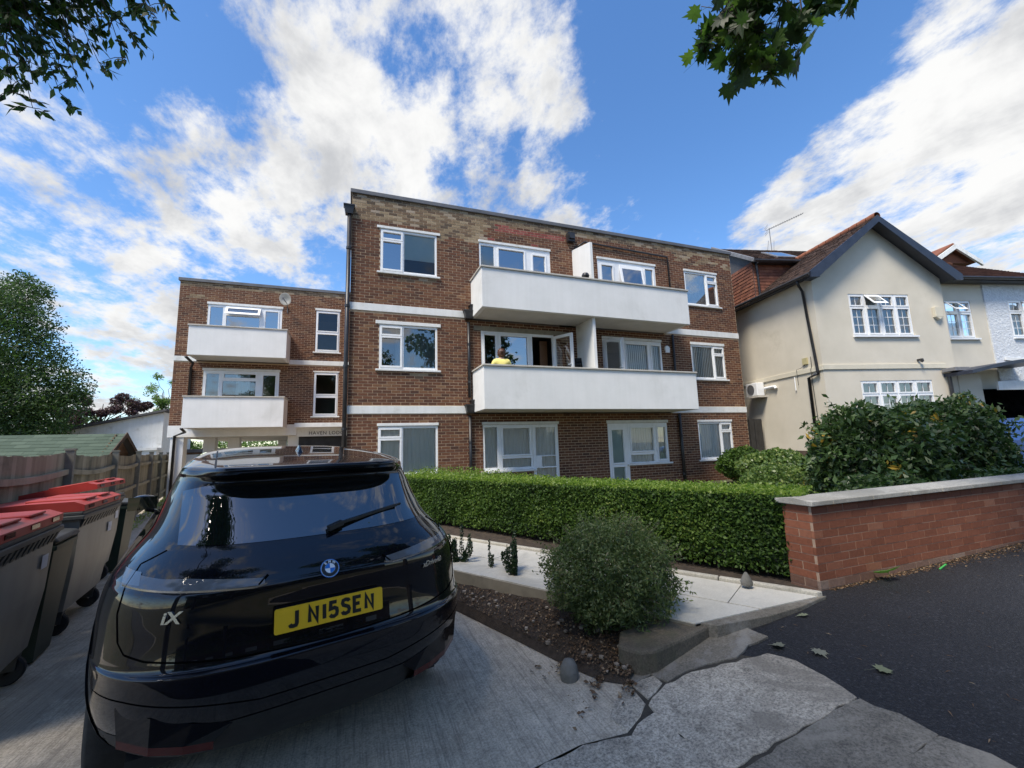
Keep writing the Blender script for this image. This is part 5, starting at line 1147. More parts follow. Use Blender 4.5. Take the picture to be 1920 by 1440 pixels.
scatter('bed_litter', 4800, bed_pt, .019, M['dry'], 42, flat=.55, label='dry leaves and bark scraps over the planting bed', cat='litter')
M['stone'] = pmat('pebble', (.16, .13, .10), (.42, .36, .29), 3, .8, .3, 60)
sb = MB(); rgs = np.random.default_rng(9)
for k in range(70):
    x, y, z = bed_pt(rgs); r_ = rgs.uniform(.006, .02); a = rgs.uniform(0, 3); sb.obox((x, y, z), (r_*math.cos(a), r_*math.sin(a), 0), (-r_*.8*math.sin(a), r_*.8*math.cos(a), 0), (0, 0, r_*.55))
o = sb.build('bed_pebbles', M['stone']); tag(o, 'small pale pebbles strewn in the planting bed', 'pebbles', kind='stuff')

# ------------------------------------------------------------------ cream rendered house (its own frame: u right, v back, z up)
HA = rad(-13.7); HC = (13.0, 8.44, 0.0)
M['cream'] = pmat('cream_render', (0.57, 0.525, 0.43), (0.65, 0.60, 0.50), 1.1, .85, .15, 35, .004, dirt=(0.36, 0.325, 0.235), dirt_scale=.55, dirt_lo=.56, dirt_hi=.8)
M['cream_trim'] = pmat('cream_trim', (0.58, 0.54, 0.43), (0.66, 0.61, 0.49), 3, .7)
M['navy'] = pmat('dark_blue_bargeboard', (0.014, 0.02, 0.038), (0.028, 0.036, 0.06), 5, .45)
M['roughcast'] = pmat('white_roughcast', (0.60, 0.63, 0.67), (0.72, 0.75, 0.78), 8, .9, 1.0, 14, .05)
def tilemat(name, stops):
    m, nt, N, L, B = nodes_of(name); at = N.new('ShaderNodeAttribute'); at.attribute_name = 'rnd'
    col = ramp(N, at.outputs['Fac'], stops, L); n = texn(N, L, 1.4, 7, .65); col = mixc(N, L, .7, col, ramp(N, n, [(.3, (.55, .52, .5)), (.7, (1.2, 1.15, 1.1))], L), 'MULTIPLY')
    L.new(col, B.inputs['Base Color']); B.inputs['Roughness'].default_value = .9; bump(N, L, texn(N, L, 40, 4), .4, .01, B); return m
M['tile'] = tilemat('clay_roof_tile', [(0, (.060, .040, .032)), (.4, (.095, .060, .046)), (.75, (.125, .078, .058)), (1, (.16, .10, .072))])
M['tile_red'] = tilemat('red_brown_tile', [(0, (.10, .052, .038)), (.5, (.145, .075, .054)), (1, (.19, .10, .07))])
M['tile_hung'] = tilemat('hung_tile', [(0, (.14, .055, .035)), (.5, (.20, .075, .045)), (1, (.26, .11, .065))])
M['ridge'] = tilemat('ridge_tile', [(0, (.24, .085, .045)), (1, (.33, .13, .07))])
M['lead'] = pmat('lead_flashing', (.14, .14, .145), (.24, .24, .25), 6, .6)
house = thing('cream_house', 'cream rendered house with a dark blue gable beside the brick block', 'house', HC, HA)
def tiles(name, a, b_, c, d, mat, parent, w=.17, expo=.105, lift=.018, seed=0, joined=True):
    """plain tiles on a slope: a-b is the lower edge, d-c the upper edge"""
    a, b_, c, d = map(Vector, (a, b_, c, d)); up = (d-a).length; n = max(1, int(up/expo)); nrm = (b_-a).cross(d-a).normalized(); rr = random.Random(seed); m = MB()
    for i in range(n):
        t0, t1 = i/n, min(1, (i+1.25)/n); l0, r0, l1, r1 = a.lerp(d, t0), b_.lerp(c, t0), a.lerp(d, t1), b_.lerp(c, t1); k = max(1, int((r0-l0).length/w)); off = .5 if i % 2 else 0
        edges = [0]+[(j+off)/k for j in range(1 if off == 0 else 0, k+1) if 0 < (j+off)/k < 1]+[1]
        for e0, e1 in zip(edges, edges[1:]):
            m.cur = rr.random(); lf = lift*(1+rr.uniform(-.25, .25)); p0, p1 = l0.lerp(r0, e0+.006/k), l0.lerp(r0, e1-.006/k); q0, q1 = l1.lerp(r1, e0+.006/k), l1.lerp(r1, e1-.006/k)
            m.quad(p0+nrm*lf, p1+nrm*lf, q1, q0); m.quad(p0, p1, p1+nrm*lf, p0+nrm*lf)
    return tag(m.build(name, M[mat], parent, attr=True), kind='stuff')
def slab_roof(b, a, b_, c, d, th=.06):
    a, b_, c, d = map(Vector, (a, b_, c, d)); n = (b_-a).cross(d-a).normalized(); b.ext([a, b_, c, d], -n*th)
# walls
UW, ZE, ZA, UR = 4.5, 6.5, 8.40, 2.2
hholes = [(1.17, 3.27, 4.66, 5.98), (1.17, 3.60, 2.0, 3.28)]
b = MB()
for r in cut_rects(0, UW, 0, 6.40, hholes): b.box(r[0], r[1], 0, .25, r[2], r[3])
b.ext([(0, 0, 6.4005), (0, .25, 6.4005), (0, .25, 6.52), (0, 0, 6.52)], (UW, 0, 0)); b.ext([(.0, .001, 6.52), (UR, .001, ZA-.12), (UW, .001, 6.52)], (0, .24, 0))
b.box(0, .25, .2505, 8.0, 0, 6.72); b.box(UW-.25, UW, .2505, 3.0, 0, 6.5); b.box(0, 7.0, 8.0, 8.2, 0, 6.7)
hw_o = b.build('wall', M['cream'], house)
for r in (hholes):
    k = MB(); x0, x1, z0, z1 = r[0]-.1, r[1]+.1, r[2]-.1, r[3]+.1; k.box(x0, x1, .9, 1.0, z0, z1); k.build('room_lining', M['room'], house)
b = MB(); b.box(-.03, UW-.35, -.035, -.001, 3.63, 3.78); b.box(-.035, -.001, -.035, 7.9, 3.62, 3.77); b.build('string_course', M['cream_trim'], house, bevel=.008)
# gable wing roof
VR = 4.6
for s, u0, u1 in ((0, -.30, UR), (1, UR, UW+.28)):
    if s == 0: a, b2, c, d = (-.30, VR, 6.50), (-.30, -.38, 6.50), (UR, -.38, ZA), (UR, VR, ZA)
    else: a, b2, c, d = (UW+.28, -.38, 6.47), (UW+.28, VR, 6.47), (UR, VR, ZA), (UR, -.38, ZA)
    k = MB(); slab_roof(k, a, b2, c, d); ro = k.build('roof', M['roof_felt'], house); tiles('roof_tiles', a, b2, c, d, 'tile', ro, seed=s)
for k in range(16):
    v = -.38+.3*k; m = MB(); m.cur = R.random(); m.lathe([(.11, 0), (.118, .15), (.11, .285)], (UR, v, ZA-.02), 12, 'y'); m.build('ridge_tile', M['ridge'], house, attr=True, smooth=True)
for pts in ([(-.34, -.40, 6.36), (-.10, -.40, 6.36), (UR, -.40, ZA-.22), (UR, -.40, ZA+.0), (-.34, -.40, 6.55)], [(UW+.32, -.40, 6.53), (UR, -.40, ZA+.0), (UR, -.40, ZA-.22), (UW+.08, -.40, 6.34), (UW+.32, -.40, 6.34)]):
    b = MB(); b.ext([(p[0], p[1], p[2]-.01) for p in pts], (0, .05, 0)); b.build('bargeboard', M['navy'], house)
b = MB(); b.box(-.28, 0, -.34, -.002, 6.38, 6.40); b.ext([(-.28, -.34, 6.42), (0, -.34, 6.46), (0, 4.5, 6.56), (-.28, 4.5, 6.52)], (0, 0, .02)); b.build('soffit_board', M['navy'], house)
b = MB(); b.tube([(-.36, -.36, 6.46), (-.36, 3.2, 6.58)], .055, 8); b.build('gutter', M['black_pipe'], house)
b = MB(); b.tube([(-.34, .15, 6.42), (-.28, .18, 6.30), (-.07, .30, 6.15), (-.07, .12, 3.62), (-.07, .12, 3.50)], .04, 8); b.tube([(-.07, .12, 3.54), (-.07, .48, 3.46), (-.07, .48, .3)], .045, 8); b.build('drainpipe', M['black_pipe'], house, smooth=True)
# rear range with tile-hung loft wall and skylight
k = MB(); k.ext([(.0, 2.42, 6.6), (.0, 2.42, 8.08), (.0, 4.5, 9.55), (.0, 7.0, 8.0), (.0, 7.0, 6.6)], (.08, 0, 0)); k.box(.081, 4.4, 2.42, 2.5, 6.6, 8.08); lw = k.build('loft_wall', M['roof_felt'], house)
tiles('hung_tiles', (-.004, 7.0, 6.62), (-.004, 2.42, 6.62), (-.004, 2.42, 8.08), (-.004, 7.0, 8.08), 'tile_hung', lw, .17, .115, seed=5); tiles('hung_tiles', (0, 2.416, 6.62), (4.3, 2.416, 6.62), (4.3, 2.416, 8.02), (0, 2.416, 8.02), 'tile_hung', lw, .17, .115, seed=6)
a, b2, c, d = (-.12, 2.25, 8.06), (7.2, 2.25, 8.06), (7.2, 4.5, 9.58), (-.12, 4.5, 9.58); k = MB(); slab_roof(k, a, b2, c, d); slab_roof(k, (7.2, 6.9, 8.0), (-.12, 6.9, 8.0), (-.12, 4.5, 9.58), (7.2, 4.5, 9.58)); ro = k.build('roof', M['roof_felt'], house); tiles('roof_tiles', a, b2, c, d, 'tile', ro, seed=7)
b = MB(); b.ext([(-.16, 2.2, 8.0), (-.16, 2.2, 8.14), (-.16, 4.5, 9.66), (-.16, 4.5, 9.5)], (.1, 0, 0)); b.build('verge_flashing', M['lead'], house)
b = MB(); b.box(.1, 4.3, 2.15, 2.41, 7.96, 8.05); b.tube([(-.1, 2.14, 8.02), (4.3, 2.14, 8.02)], .05, 8); b.tube([(.12, 2.36, 8.0), (.12, 2.36, 6.7)], .04, 8); b.build('gutter', M['black_pipe'], house)
sn = Vector((0, -1.52, 2.25)).normalized(); b = MB(); p = lambda u, t: Vector((u, 2.25+2.25*t, 8.06+1.52*t))+sn*.05
b.ext([p(1.45, .28), p(2.35, .28), p(2.35, .66), p(1.45, .66)], -sn*.08); sk = b.build('skylight', M['lead'], house); b = MB(); p2 = lambda u, t: p(u, t)+sn*.004; b.quad(p2(1.53, .31), p2(2.27, .31), p2(2.27, .63), p2(1.53, .63)); b.build('pane', M['glass_hi'], sk)
b = MB(); b.lathe([(.10, 0), (.105, .5)], (2.7, 4.5, 9.55), 10); b.build('chimney_pot', M['ridge'], house) if False else None
# windows
def small_panes(root, x0, x1, z0, z1, y, cols, rows_top, name='window', glass='glass', open_top=(), zt=None):
    zt = zt or z1-.42; w = (x1-x0)/cols; cells = []
    for i in range(cols):
        a, c = x0+w*i+.07, x0+w*(i+1)-.07
        cells.append((a, c, z0+.09, zt-.05, True, glass)); cells.append((a, c, zt+.07, z1-.08, i not in open_top, glass if i not in open_top else None))
    b = MB(); pane_frame(b, x0, x1, z0, z1, cells, y+.02, y+.08); fr = b.build(name, M['upvc'], root)
    for cell in cells:
        a, c, zz0, zz1, sash, g = cell
        if g is None: continue
        if sash:
            s = MB(); e = .04; pane_frame(s, a-e, c+e, zz0-e, zz1+e, [(a, c, zz0, zz1)], y+.002, y+.0185); s.build('sash', M['upvc'], fr)
        q = MB(); q.quad((a, y+.05, zz0), (c, y+.05, zz0), (c, y+.05, zz1), (a, y+.05, zz1)); q.build('pane', M[g], fr)
        q = MB(); xm = (a+c)/2; q.box(xm-.009, xm+.009, y+.042, y+.046, zz0, zz1)
        nb_ = 3 if zz1-zz0 > .4 else 1
        for j in range(1, nb_): zz = zz0+(zz1-zz0)*j/nb_; q.box(a, c, y+.0405, y+.0415, zz-.009, zz+.009)
        q.build('glazing_bar', M['upvc'], fr)
    for i in open_top:
        a, c = x0+w*i+.02, x0+w*(i+1)-.02; t = .30; hgt = z1-.04-zt; q = MB(); pp_ = lambda u, k: (u, y-.01-t*k, z1-.03-hgt*.93*k)
        for u0, u1, k0, k1 in ((a, a+.06, 0, 1), (c-.06, c, 0, 1), (a+.06, c-.06, 0, .2), (a+.06, c-.06, .82, 1)): q.ext([pp_(u0, k0), pp_(u1, k0), pp_(u1, k1), pp_(u0, k1)], (0, .035, .01))
        so = q.build('open_sash', M['upvc'], fr); q = MB(); q.quad(pp_(a+.06, .82), pp_(c-.06, .82), pp_(c-.06, .2), pp_(a+.06, .2)); q.build('pane', M['glass_hi'], so)
    q = MB(); q.box(x0-.02, x1+.09, y-.07, y+.03, z0-.05, z0-.002); q.build('sill', M['upvc'], fr)
    return fr
f = small_panes(house, 1.17, 3.27, 4.66, 5.98, 0, 4, 1, open_top=(1,)); b = MB(); drape(b, 1.2, 3.25, 4.7, 5.95, .3, seed=4); b.build('curtain', M['curtain'], f)
f = small_panes(house, 1.17, 3.60, 2.0, 3.28, 0, 4, 1); b = MB(); drape(b, 1.2, 3.58, 2.0, 3.25, .3, seed=5); b.build('net_curtain', M['net'], f)
# fittings on the walls
b = MB(); b.box(4.02, 4.28, -.10, -.001, 5.24, 5.56); b.ext([(4.04, -.10, 5.24), (4.26, -.10, 5.24), (4.15, -.10, 5.15)], (0, .098, 0)); b.build('alarm_box', M['cream_trim'], house, bevel=.01)
b = MB(); b.box(3.19, 3.26, -.14, -.001, 3.86, 3.92); b.lathe([(.001, -.06), (.045, -.03), (.045, .02), (.001, .05)], (3.225, -.12, 3.86), 12); b.build('security_camera', M['black_pipe'], house)
b = MB(); b.box(-.05, -.001, .50, .68, 3.90, 4.10); b.build('bell_box', pmat('faded_yellow', (.42, .37, .20), None, 6, .7), house)
b = MB(); b.tube([(-.04, .35, 4.1), (-.04, .35, 3.8), (-.04, .40, 3.7), (-.04, .36, 1.2)], .008, 5); b.tube([(-.04, .58, 3.9), (-.04, .75, 3.82), (-.04, .95, 3.80), (-.04, .95, 3.3)], .007, 5); b.build('cable', M['black_pipe'], house)
b = MB(); b.tube([(-.03, 1.08, 3.58), (-.03, 1.08, 3.15)], .018, 6); b.build('conduit', M['upvc'], house)
ac = MB(); ac.box(-.34, -.06, 2.46, 3.05, 3.16, 3.62); ao = ac.build('air_conditioner', M['upvc'], house, bevel=.02); g = MB(); g.lathe([(.001, 0), (.17, 0), (.18, -.01), (.18, .0)], (-.345, 2.78, 3.39), 20, 'x'); g.build('fan_grille', M['roof_edge'], ao); g = MB(); g.box(-.36, -.002, 2.42, 3.1, 3.10, 3.155); g.build('bracket', M['coping_tile'], ao)
b = MB(); b.tube([(-.06, 2.42, 3.40), (-.06, 1.95, 3.40), (-.06, 1.9, 3.33)], .05, 8); b.build('pipe_trunking', M['upvc'], house)
# recessed bay to the right
b = MB(); rh = [(5.15, 6.17, 4.70, 5.98)]
for r in cut_rects(UW, 6.70, 3.6, 6.66, rh): b.box(r[0], r[1], .5, .7, r[2], r[3])
b.box(UW, 5.30, -.02, .18, 0, 3.42); b.box(5.30, 6.70, .5, .7, 0, 3.599); b.build('wall', M['cream'], house)
k = MB(); k.box(5.05, 6.27, 1.3, 1.4, 4.6, 6.1); k.build('room_lining', M['room'], house)
f = small_panes(house, 5.15, 6.17, 4.70, 5.98, .5, 2, 1, open_top=(0,), glass='glass_hi'); b = MB(); drape(b, 5.2, 6.15, 4.7, 5.3, .8, seed=6); b.build('net_curtain', M['net'], f)
a, b2, c, d = (UW+.1, .15, 6.68), (9.6, .15, 6.68), (9.6, 3.4, 8.60), (UW+.1, 3.4, 8.60); k = MB(); slab_roof(k, a, b2, c, d); ro = k.build('roof', M['roof_felt'], house); tiles('roof_tiles', a, b2, c, d, 'tile_red', ro, seed=8)
for k in range(17):
    m = MB(); m.cur = R.random(); m.lathe([(.11, 0), (.118, .15), (.11, .285)], (UW+.1+.3*k, 3.4, 8.60), 12, 'x'); m.build('ridge_tile', M['ridge'], house, attr=True, smooth=True)
b = MB(); b.tube([(UW+.15, .10, 6.62), (9.6, .10, 6.62)], .06, 8); b.box(UW+.12, 9.6, .16, .49, 6.55, 6.60); b.build('gutter', M['black_pipe'], house)
b = MB(); b.lathe([(.09, 0), (.09, .32), (.13, .34), (.13, .44), (.10, .46), (.001, .46)], (5.35, .7, 6.95), 14); b.build('flue', M['upvc'], house)
b = MB()
for i in range(20):                                   # curved porch roof edge
    t0, t1 = i/20, (i+1)/20; h = lambda t: 3.45+.34*math.sin(min(1, t*1.25)*math.pi/2)
    b.ext([(4.05+3.2*t0, -.75, h(t0)-.10), (4.05+3.2*t1, -.75, h(t1)-.10), (4.05+3.2*t1, -.75, h(t1)), (4.05+3.2*t0, -.75, h(t0))], (0, 1.2, 0))
b.build('porch_roof', M['navy'], house); b = MB(); b.box(3.95, 4.45, -.40, -.04, 3.50, 3.60); b.build('lead_flashing', M['lead'], house)
b = MB(); b.tube([(4.1, -.1, 3.42), (4.1, -.1, .3)], .05, 8); b.build('drainpipe', M['black_pipe'], house)
b = MB(); b.box(5.45, 8.0, -.32, -.26, 2.90, 3.16); go = b.build('garage_door_edge', M['white_band'], house); b = MB(); b.box(5.7, 8.0, .30, .36, 0, 3.0); b.build('garage_dark_panel', M['seam'], house)  # solid black panel paints the shade inside the open garage
# aerial
aer = thing('tv_aerial', 'thin yagi television aerial above the cream house roof', 'aerial', (0, 0, 0)); HM = Matrix.Translation(HC) @ Matrix.Rotation(HA, 4, 'Z'); base = HM @ Vector((2.6, 4.5, 9.55)); aer.location = base
b = MB(); b.tube([(0, 0, 0), (0, 0, 1.05)], .016, 6); b.build('mast', M['lead'], aer)
b = MB(); d = (HM.to_3x3() @ Vector((1.55, -.55, .62))).normalized(); o0 = Vector((0, 0, 1.0)); b.bar(o0-d*.15, o0+d*1.45, .02); sdv = d.cross(Vector((0, 0, 1))).normalized()
for i in range(15): q = o0+d*(.05+1.35*i/14); b.bar(q-sdv*.13, q+sdv*.13, .008)
for zz in (-.16, -.08, .08, .16): b.bar(o0-d*.12+Vector((0, 0, zz))-sdv*.2, o0-d*.12+Vector((0, 0, zz))+sdv*.2, .008)
b.bar((-.25, 0, 0), (-.13, 0, .45), .012); b.bar((.12, 0, 0), (.20, 0, .5), .01); b.build('yagi_boom', M['lead'], aer)
# white neighbour
nb_h = thing('white_house', 'white roughcast house at the right edge behind the cream one', 'house', HC, HA)
b = MB(); nh = [(7.55, 9.2, 4.72, 6.0)]
for r in cut_rects(6.70, 9.6, 3.6, 6.66, nh): b.box(r[0], r[1], .46, .7, r[2], r[3])
b.box(6.7, 9.6, .46, .7, 0, 3.599); b.build('wall', M['roughcast'], nb_h); k = MB(); k.box(7.4, 9.3, 1.3, 1.4, 4.6, 6.1); k.build('room_lining', M['room'], nb_h)
f = small_panes(nb_h, 7.55, 9.2, 4.72, 6.0, .46, 3, 1, open_top=(1,)); b = MB(); drape(b, 7.6, 8.3, 4.75, 5.95, .75, seed=9); b.build('curtain', M['curtain'], f)
b = MB(); b.ext([(7.0, .40, 3.95), (9.6, .40, 3.70), (9.6, .40, 3.82), (7.0, .40, 4.05)], (0, .05, 0)); b.build('porch_flashing', M['white_band'], nb_h)
k = MB(); gb = [(8.6, 3.3, 8.62), (10.6, 3.3, 8.62), (9.6, 3.3, 9.22)]; k.ext(gb, (0, .2, 0)); k.build('dormer_gable', M['tile_hung'], nb_h)
for sg in (0, 1):
    k = MB(); a = (9.6, 3.0, 9.32); e = (8.45, 3.0, 8.62) if sg == 0 else (10.75, 3.0, 8.62); k.ext([a, e, (e[0], 3.0, e[2]-.2), (a[0], 3.0, a[2]-.2)], (0, .08, 0)); k.build('bargeboard', M['white_band'], nb_h)
    k = MB(); q = (e, (e[0], 6.5, e[2]), (a[0], 6.5, a[2]), a); k.ext([Vector(p)+Vector((0, .09, .02)) for p in q], (0, 0, .06)); k.build('roof', M['ridge'], nb_h)
# fence panel between the plots and the dark passage gate
b = MB()
pgate = thing('passage_gate', 'tall dark timber gate in the passage beside the brick block', 'gate', (12.95, 11.0, .4))
for i in range(7):
    m = MB(); m.box(12.62+.125*i, 12.735+.125*i, 11.05+R.uniform(0, .01), 11.09, .35, 2.35); m.build('board', M['black_pipe'], pgate, ws=True)
lowf = thing('low_timber_fence', 'low dark brown board fence beside the cream house wall', 'fence', (11.6, 8.2, .35))
M['brown_fence'] = pmat('brown_fence', (.045, .03, .022), (.085, .058, .042), 5, .85, .4, 30, stretch=(1, 1, .1))
for i in range(26):
    t = i/26; p = Vector((12.3, 10.4, 0)).lerp(Vector((12.0, 6.6, 0)), t); q = Vector((12.3, 10.4, 0)).lerp(Vector((12.0, 6.6, 0)), (i+.93)/26); m = MB(); m.bar((p.x, p.y, .80), (q.x, q.y, .80), .02, .98); m.build('board', M['brown_fence'], lowf, ws=True)
# blue car on the neighbour's forecourt: only its top shows over the shrubs
bc = thing('blue_car', 'dark blue car on the forecourt behind the rhododendrons', 'car', (15.35, 5.85, .44), rad(-104))
M['bluepaint'] = glossmat('blue_paint', (.03, .085, .26), .12, 1.6)
prof = [(-2.1, .35), (-2.15, .75), (-1.95, .95), (-1.45, 1.02), (-.95, 1.40), (-.3, 1.54), (.7, 1.55), (1.35, 1.42), (1.85, 1.05), (2.1, .95), (2.15, .6), (2.1, .32)]
b = MB(); secs = []
for w, ins, tp in ((-.88, .10, .0), (-.84, .0, .0), (-.62, .0, 1), (.62, .0, 1), (.84, .0, .0), (.88, .10, .0)):
    secs.append([(w*(.80 if z > 1.1 and abs(w) > .7 else 1), x*(1-ins*.2), z if (tp or z < 1.1) else z-.05) for x, z in prof])
for a, c in zip(secs, secs[1:]):
    for k in range(len(prof)): b.quad(a[k], c[k], c[(k+1) % len(prof)], a[(k+1) % len(prof)])
b.poly(list(reversed(secs[0]))); b.poly(secs[-1]); b.build('body', M['bluepaint'], bc, smooth=False, bevel=.04)
for s in (-1, 1):
    m = MB(); m.poly([(s*.722, -1.15, 1.08), (s*.722, 1.45, 1.08), (s*.70, 1.1, 1.40), (s*.70, -.85, 1.38)]); m.build('side_window', M['car_glass'], bc)
    for wy in (-1.35, 1.35):
        t = MB(); t.lathe([(.20, -.10), (.31, -.11), (.33, -.08), (.33, .08), (.31, .11), (.20, .10)], (0, 0, 0), 24, 'x'); wo = t.build('wheel', M['tyre'], bc, smooth=True); wo.location = (s*.80, wy, .33); t = MB(); t.lathe([(.001, .06), (.2, .06), (.2, -.06), (.001, -.06)], (0, 0, 0), 20, 'x'); t.build('rim', M['rim'], wo)
for y0, z0, y1, z1 in ((-1.38, 1.08, -.98, 1.385), (1.80, 1.09, 1.38, 1.40)):
    m = MB(); m.quad((-.58, y0-.012*(1 if y0 < 0 else -1), z0), (.58, y0-.012*(1 if y0 < 0 else -1), z0), (.54, y1-.012*(1 if y0 < 0 else -1), z1), (-.54, y1-.012*(1 if y0 < 0 else -1), z1)); m.build('windscreen' if y0 < 0 else 'rear_window', M['car_glass'], bc)

# ------------------------------------------------------------------ boundary fence, shed, outbuilding
FA = rad(13.4); FD = Vector((-math.sin(FA), math.cos(FA), 0)); FN = Vector((math.cos(FA), math.sin(FA), 0)); FP = Vector((-5.5, 14.55, 0))
M['fence_board'] = pmat('weathered_board', (.15, .138, .098), (.25, .23, .17), 4, .95, .7, 40, .006, stretch=(1, 1, .08), dirt=(.062, .066, .05), dirt_scale=1.6, dirt_lo=.45, dirt_hi=.7)
M['fence_board2'] = pmat('weathered_board_pale', (.20, .185, .135), (.30, .28, .215), 4, .95, .7, 40, .006, stretch=(1, 1, .08), dirt=(.08, .082, .062), dirt_scale=1.6)
M['fence_post'] = pmat('concrete_post', (.12, .12, .10), (.19, .185, .16), 5, .9, .4, 40, dirt=(.07, .08, .055))
fence = thing('board_fence', 'weathered grey close-boarded fence along the left of the drive', 'fence', tuple(FP))
posts = [-9.6, -6.3, -3.0, 0.0, 2.5, 5.0, 7.5]
s = -10.2; rgf = random.Random(12)
while s < 8.2:
    w = rgf.uniform(.095, .12); p = FP+FD*(s+w/2); bay = max([q for q in posts if q <= s], default=-12); nxt = min([q for q in posts if q > s], default=10); tt = (s-bay)/(nxt-bay); sagz = -.06*math.sin(math.pi*tt) if bay < -2 else -.03*math.sin(math.pi*tt)
    zt = 1.78+sagz+rgf.uniform(-.012, .012)+.03*max(0, -s/10); m = MB(); cz = (zt+.08)/2; lean = rgf.uniform(-.008, .008)
    m.obox((p.x, p.y, cz), FD*(w*.52)+FN*.006, FN*.008, Vector((lean*FD.x*2, lean*FD.y*2, (zt-.08)/2))); m.build('board', M['fence_board'] if rgf.random() < .7 else M['fence_board2'], fence, ws=True); s += w*.93
for q0, q1 in zip(posts, posts[1:]+[8.2]):
    for z in ((1.52, .95, .35)):
        n = 6; sg = .06 if q0 < -2 and z > 1.2 else .02; pts = [FP+FD*(q0+(q1-q0)*k/n)+FN*.045+Vector((0, 0, z-sg*math.sin(math.pi*k/n))) for k in range(n+1)]; m = MB()
        for a, c in zip(pts, pts[1:]): m.bar(a, c, .05, .075)
        m.build('rail', M['fence_board2'], fence, ws=True)
for q in posts:
    p = FP+FD*q+FN*.055; m = MB(); m.obox((p.x, p.y, .915), FD*.05, FN*.05, Vector((0, 0, .915))); m.obox((p.x, p.y, 1.845), FD*.06, FN*.06, Vector((0, 0, .015))); m.build('post', M['fence_post'], fence, ws=True)
# grass tufts at the fence foot
def ftuft(rg): q = rg.uniform(-4, 8); p = FP+FD*q+FN*rg.uniform(.05, .35); return (p.x, p.y, .02+rg.random()*.05)
scatter('weeds', 900, ftuft, .07, M['hedge_tip'], 43, flat=.1, ratio=.25, label='strip of green weeds along the fence foot', cat='weeds')
shed = thing('garden_shed', 'small timber shed with a green felt roof behind the fence', 'shed', (-7.9, 15.2, 0))
def shingle_mat():
    m, nt, N, L, B = nodes_of('green_shingle'); at = N.new('ShaderNodeAttribute'); at.attribute_name = 'rnd'
    L.new(ramp(N, at.outputs['Fac'], [(0, (.05, .075, .052)), (1, (.075, .105, .075))], L), B.inputs['Base Color']); B.inputs['Roughness'].default_value = .95; return m
M['shingle'] = shingle_mat(); M['shed_wood'] = pmat('shed_wood', (.16, .10, .06), (.24, .16, .10), 4, .85, .4, 30, stretch=(.1, 1, 1))
SX0, SX1, SY, SZR, SZE = -11.2, -5.92, 14.95, 2.36, 1.78
k = MB(); k.box(SX0+.15, SX1-.2, SY-.72, SY+.72, 0, SZE+.05); k.build('wall', M['shed_wood'], shed, ws=True)
for i in range(8):
    z0 = SZE+.03+.075*i; hw_ = .72*(1-(z0-SZE)/(SZR-SZE)); k = MB()
    if hw_ > .05: k.box(SX1-.2, SX1-.17, SY-hw_, SY+hw_, z0, z0+.07); k.build('gable_board', M['shed_wood'], shed, ws=True)
for sg in (-1, 1):
    e = SY+sg*.95; a, b2, c, d = ((SX0, e, SZE-.12), (SX1, e, SZE-.12), (SX1, SY, SZR), (SX0, SY, SZR)) if sg < 0 else ((SX1, e, SZE-.12), (SX0, e, SZE-.12), (SX0, SY, SZR), (SX1, SY, SZR))
    k = MB(); slab_roof(k, a, b2, c, d, .03); ro = k.build('roof', M['roof_felt'], shed); ro.parent = shed; ro.matrix_parent_inverse = wmat(shed).inverted(); t = tiles('shingles', a, b2, c, d, 'shingle', None, .28, .14, .008, seed=sg); t.parent = ro; t.matrix_parent_inverse = wmat(ro).inverted()
    k = MB(); k.ext([(SX1+.01, e, SZE-.2), (SX1+.01, e, SZE-.08), (SX1+.01, SY, SZR+.03), (SX1+.01, SY, SZR-.10)], (.025, 0, 0)); k.build('bargeboard', M['brown_fence'], shed, ws=True)
outb = thing('white_outbuilding', 'white rendered outbuilding with a sloping roof beyond the fence', 'building', (-10.5, 26, 0))
k = MB(); k.ext([(-15.5, 26, 0), (-8.85, 26, 0), (-8.85, 26, 3.88), (-12.5, 26, 3.02), (-15.5, 26, 2.3)], (0, 4, 0)); k.build('wall', M['white_band'], outb, ws=True)
k = MB(); k.ext([(-15.6, 25.8, 2.30), (-8.7, 25.8, 3.93), (-8.7, 25.8, 4.03), (-15.6, 25.8, 2.40)], (0, 4.4, 0)); k.build('roof', M['roof_felt'], outb, ws=True)
k = MB(); k.box(-10.6, -8.75, 25.2, 25.99, 2.0, 2.12); k.build('lean_to_roof', M['white_band'], outb, ws=True); k = MB(); k.box(-10.5, -8.8, 25.3, 25.98, 0, 1.99); k.build('lean_to_wall', M['white_render'], outb, ws=True)
bkf = thing('rear_fence', 'dark fence seen through the car port under the wing', 'fence', (-4, 31, 0))
for i in range(60): k = MB(); k.box(-14+.25*i, -13.76+.25*i, 31, 31.03, 0, 1.75+R.uniform(-.02, .02)); k.build('board', M['brown_fence'], bkf, ws=True)
garg = thing('garage_row', 'low dark garage row seen through the car port', 'garage', (-4.5, 29.5, 0)); k = MB(); k.box(-9.5, -.5, 29.0, 30.9, 0, 1.86); k.build('wall', M['brick_tex'], garg, ws=True); k = MB(); k.box(-9.7, -.3, 28.8, 30.95, 1.865, 2.05); k.build('roof', M['roof_edge'], garg, ws=True)
for i in range(3): k = MB(); k.box(-9.1+2.9*i, -6.7+2.9*i, 28.95, 28.995, 0, 1.75); k.build('garage_door', M['white_band'], garg, ws=True)
hb = bush('rear_hedge', 'green hedge behind the car port at the rear boundary', 'hedge', (-6.5, 33, 1.6), 5.8, 1.0, 1.05, M['tree_pale'], 9000, .16, 51, 6, base=0.1, shell=.5)

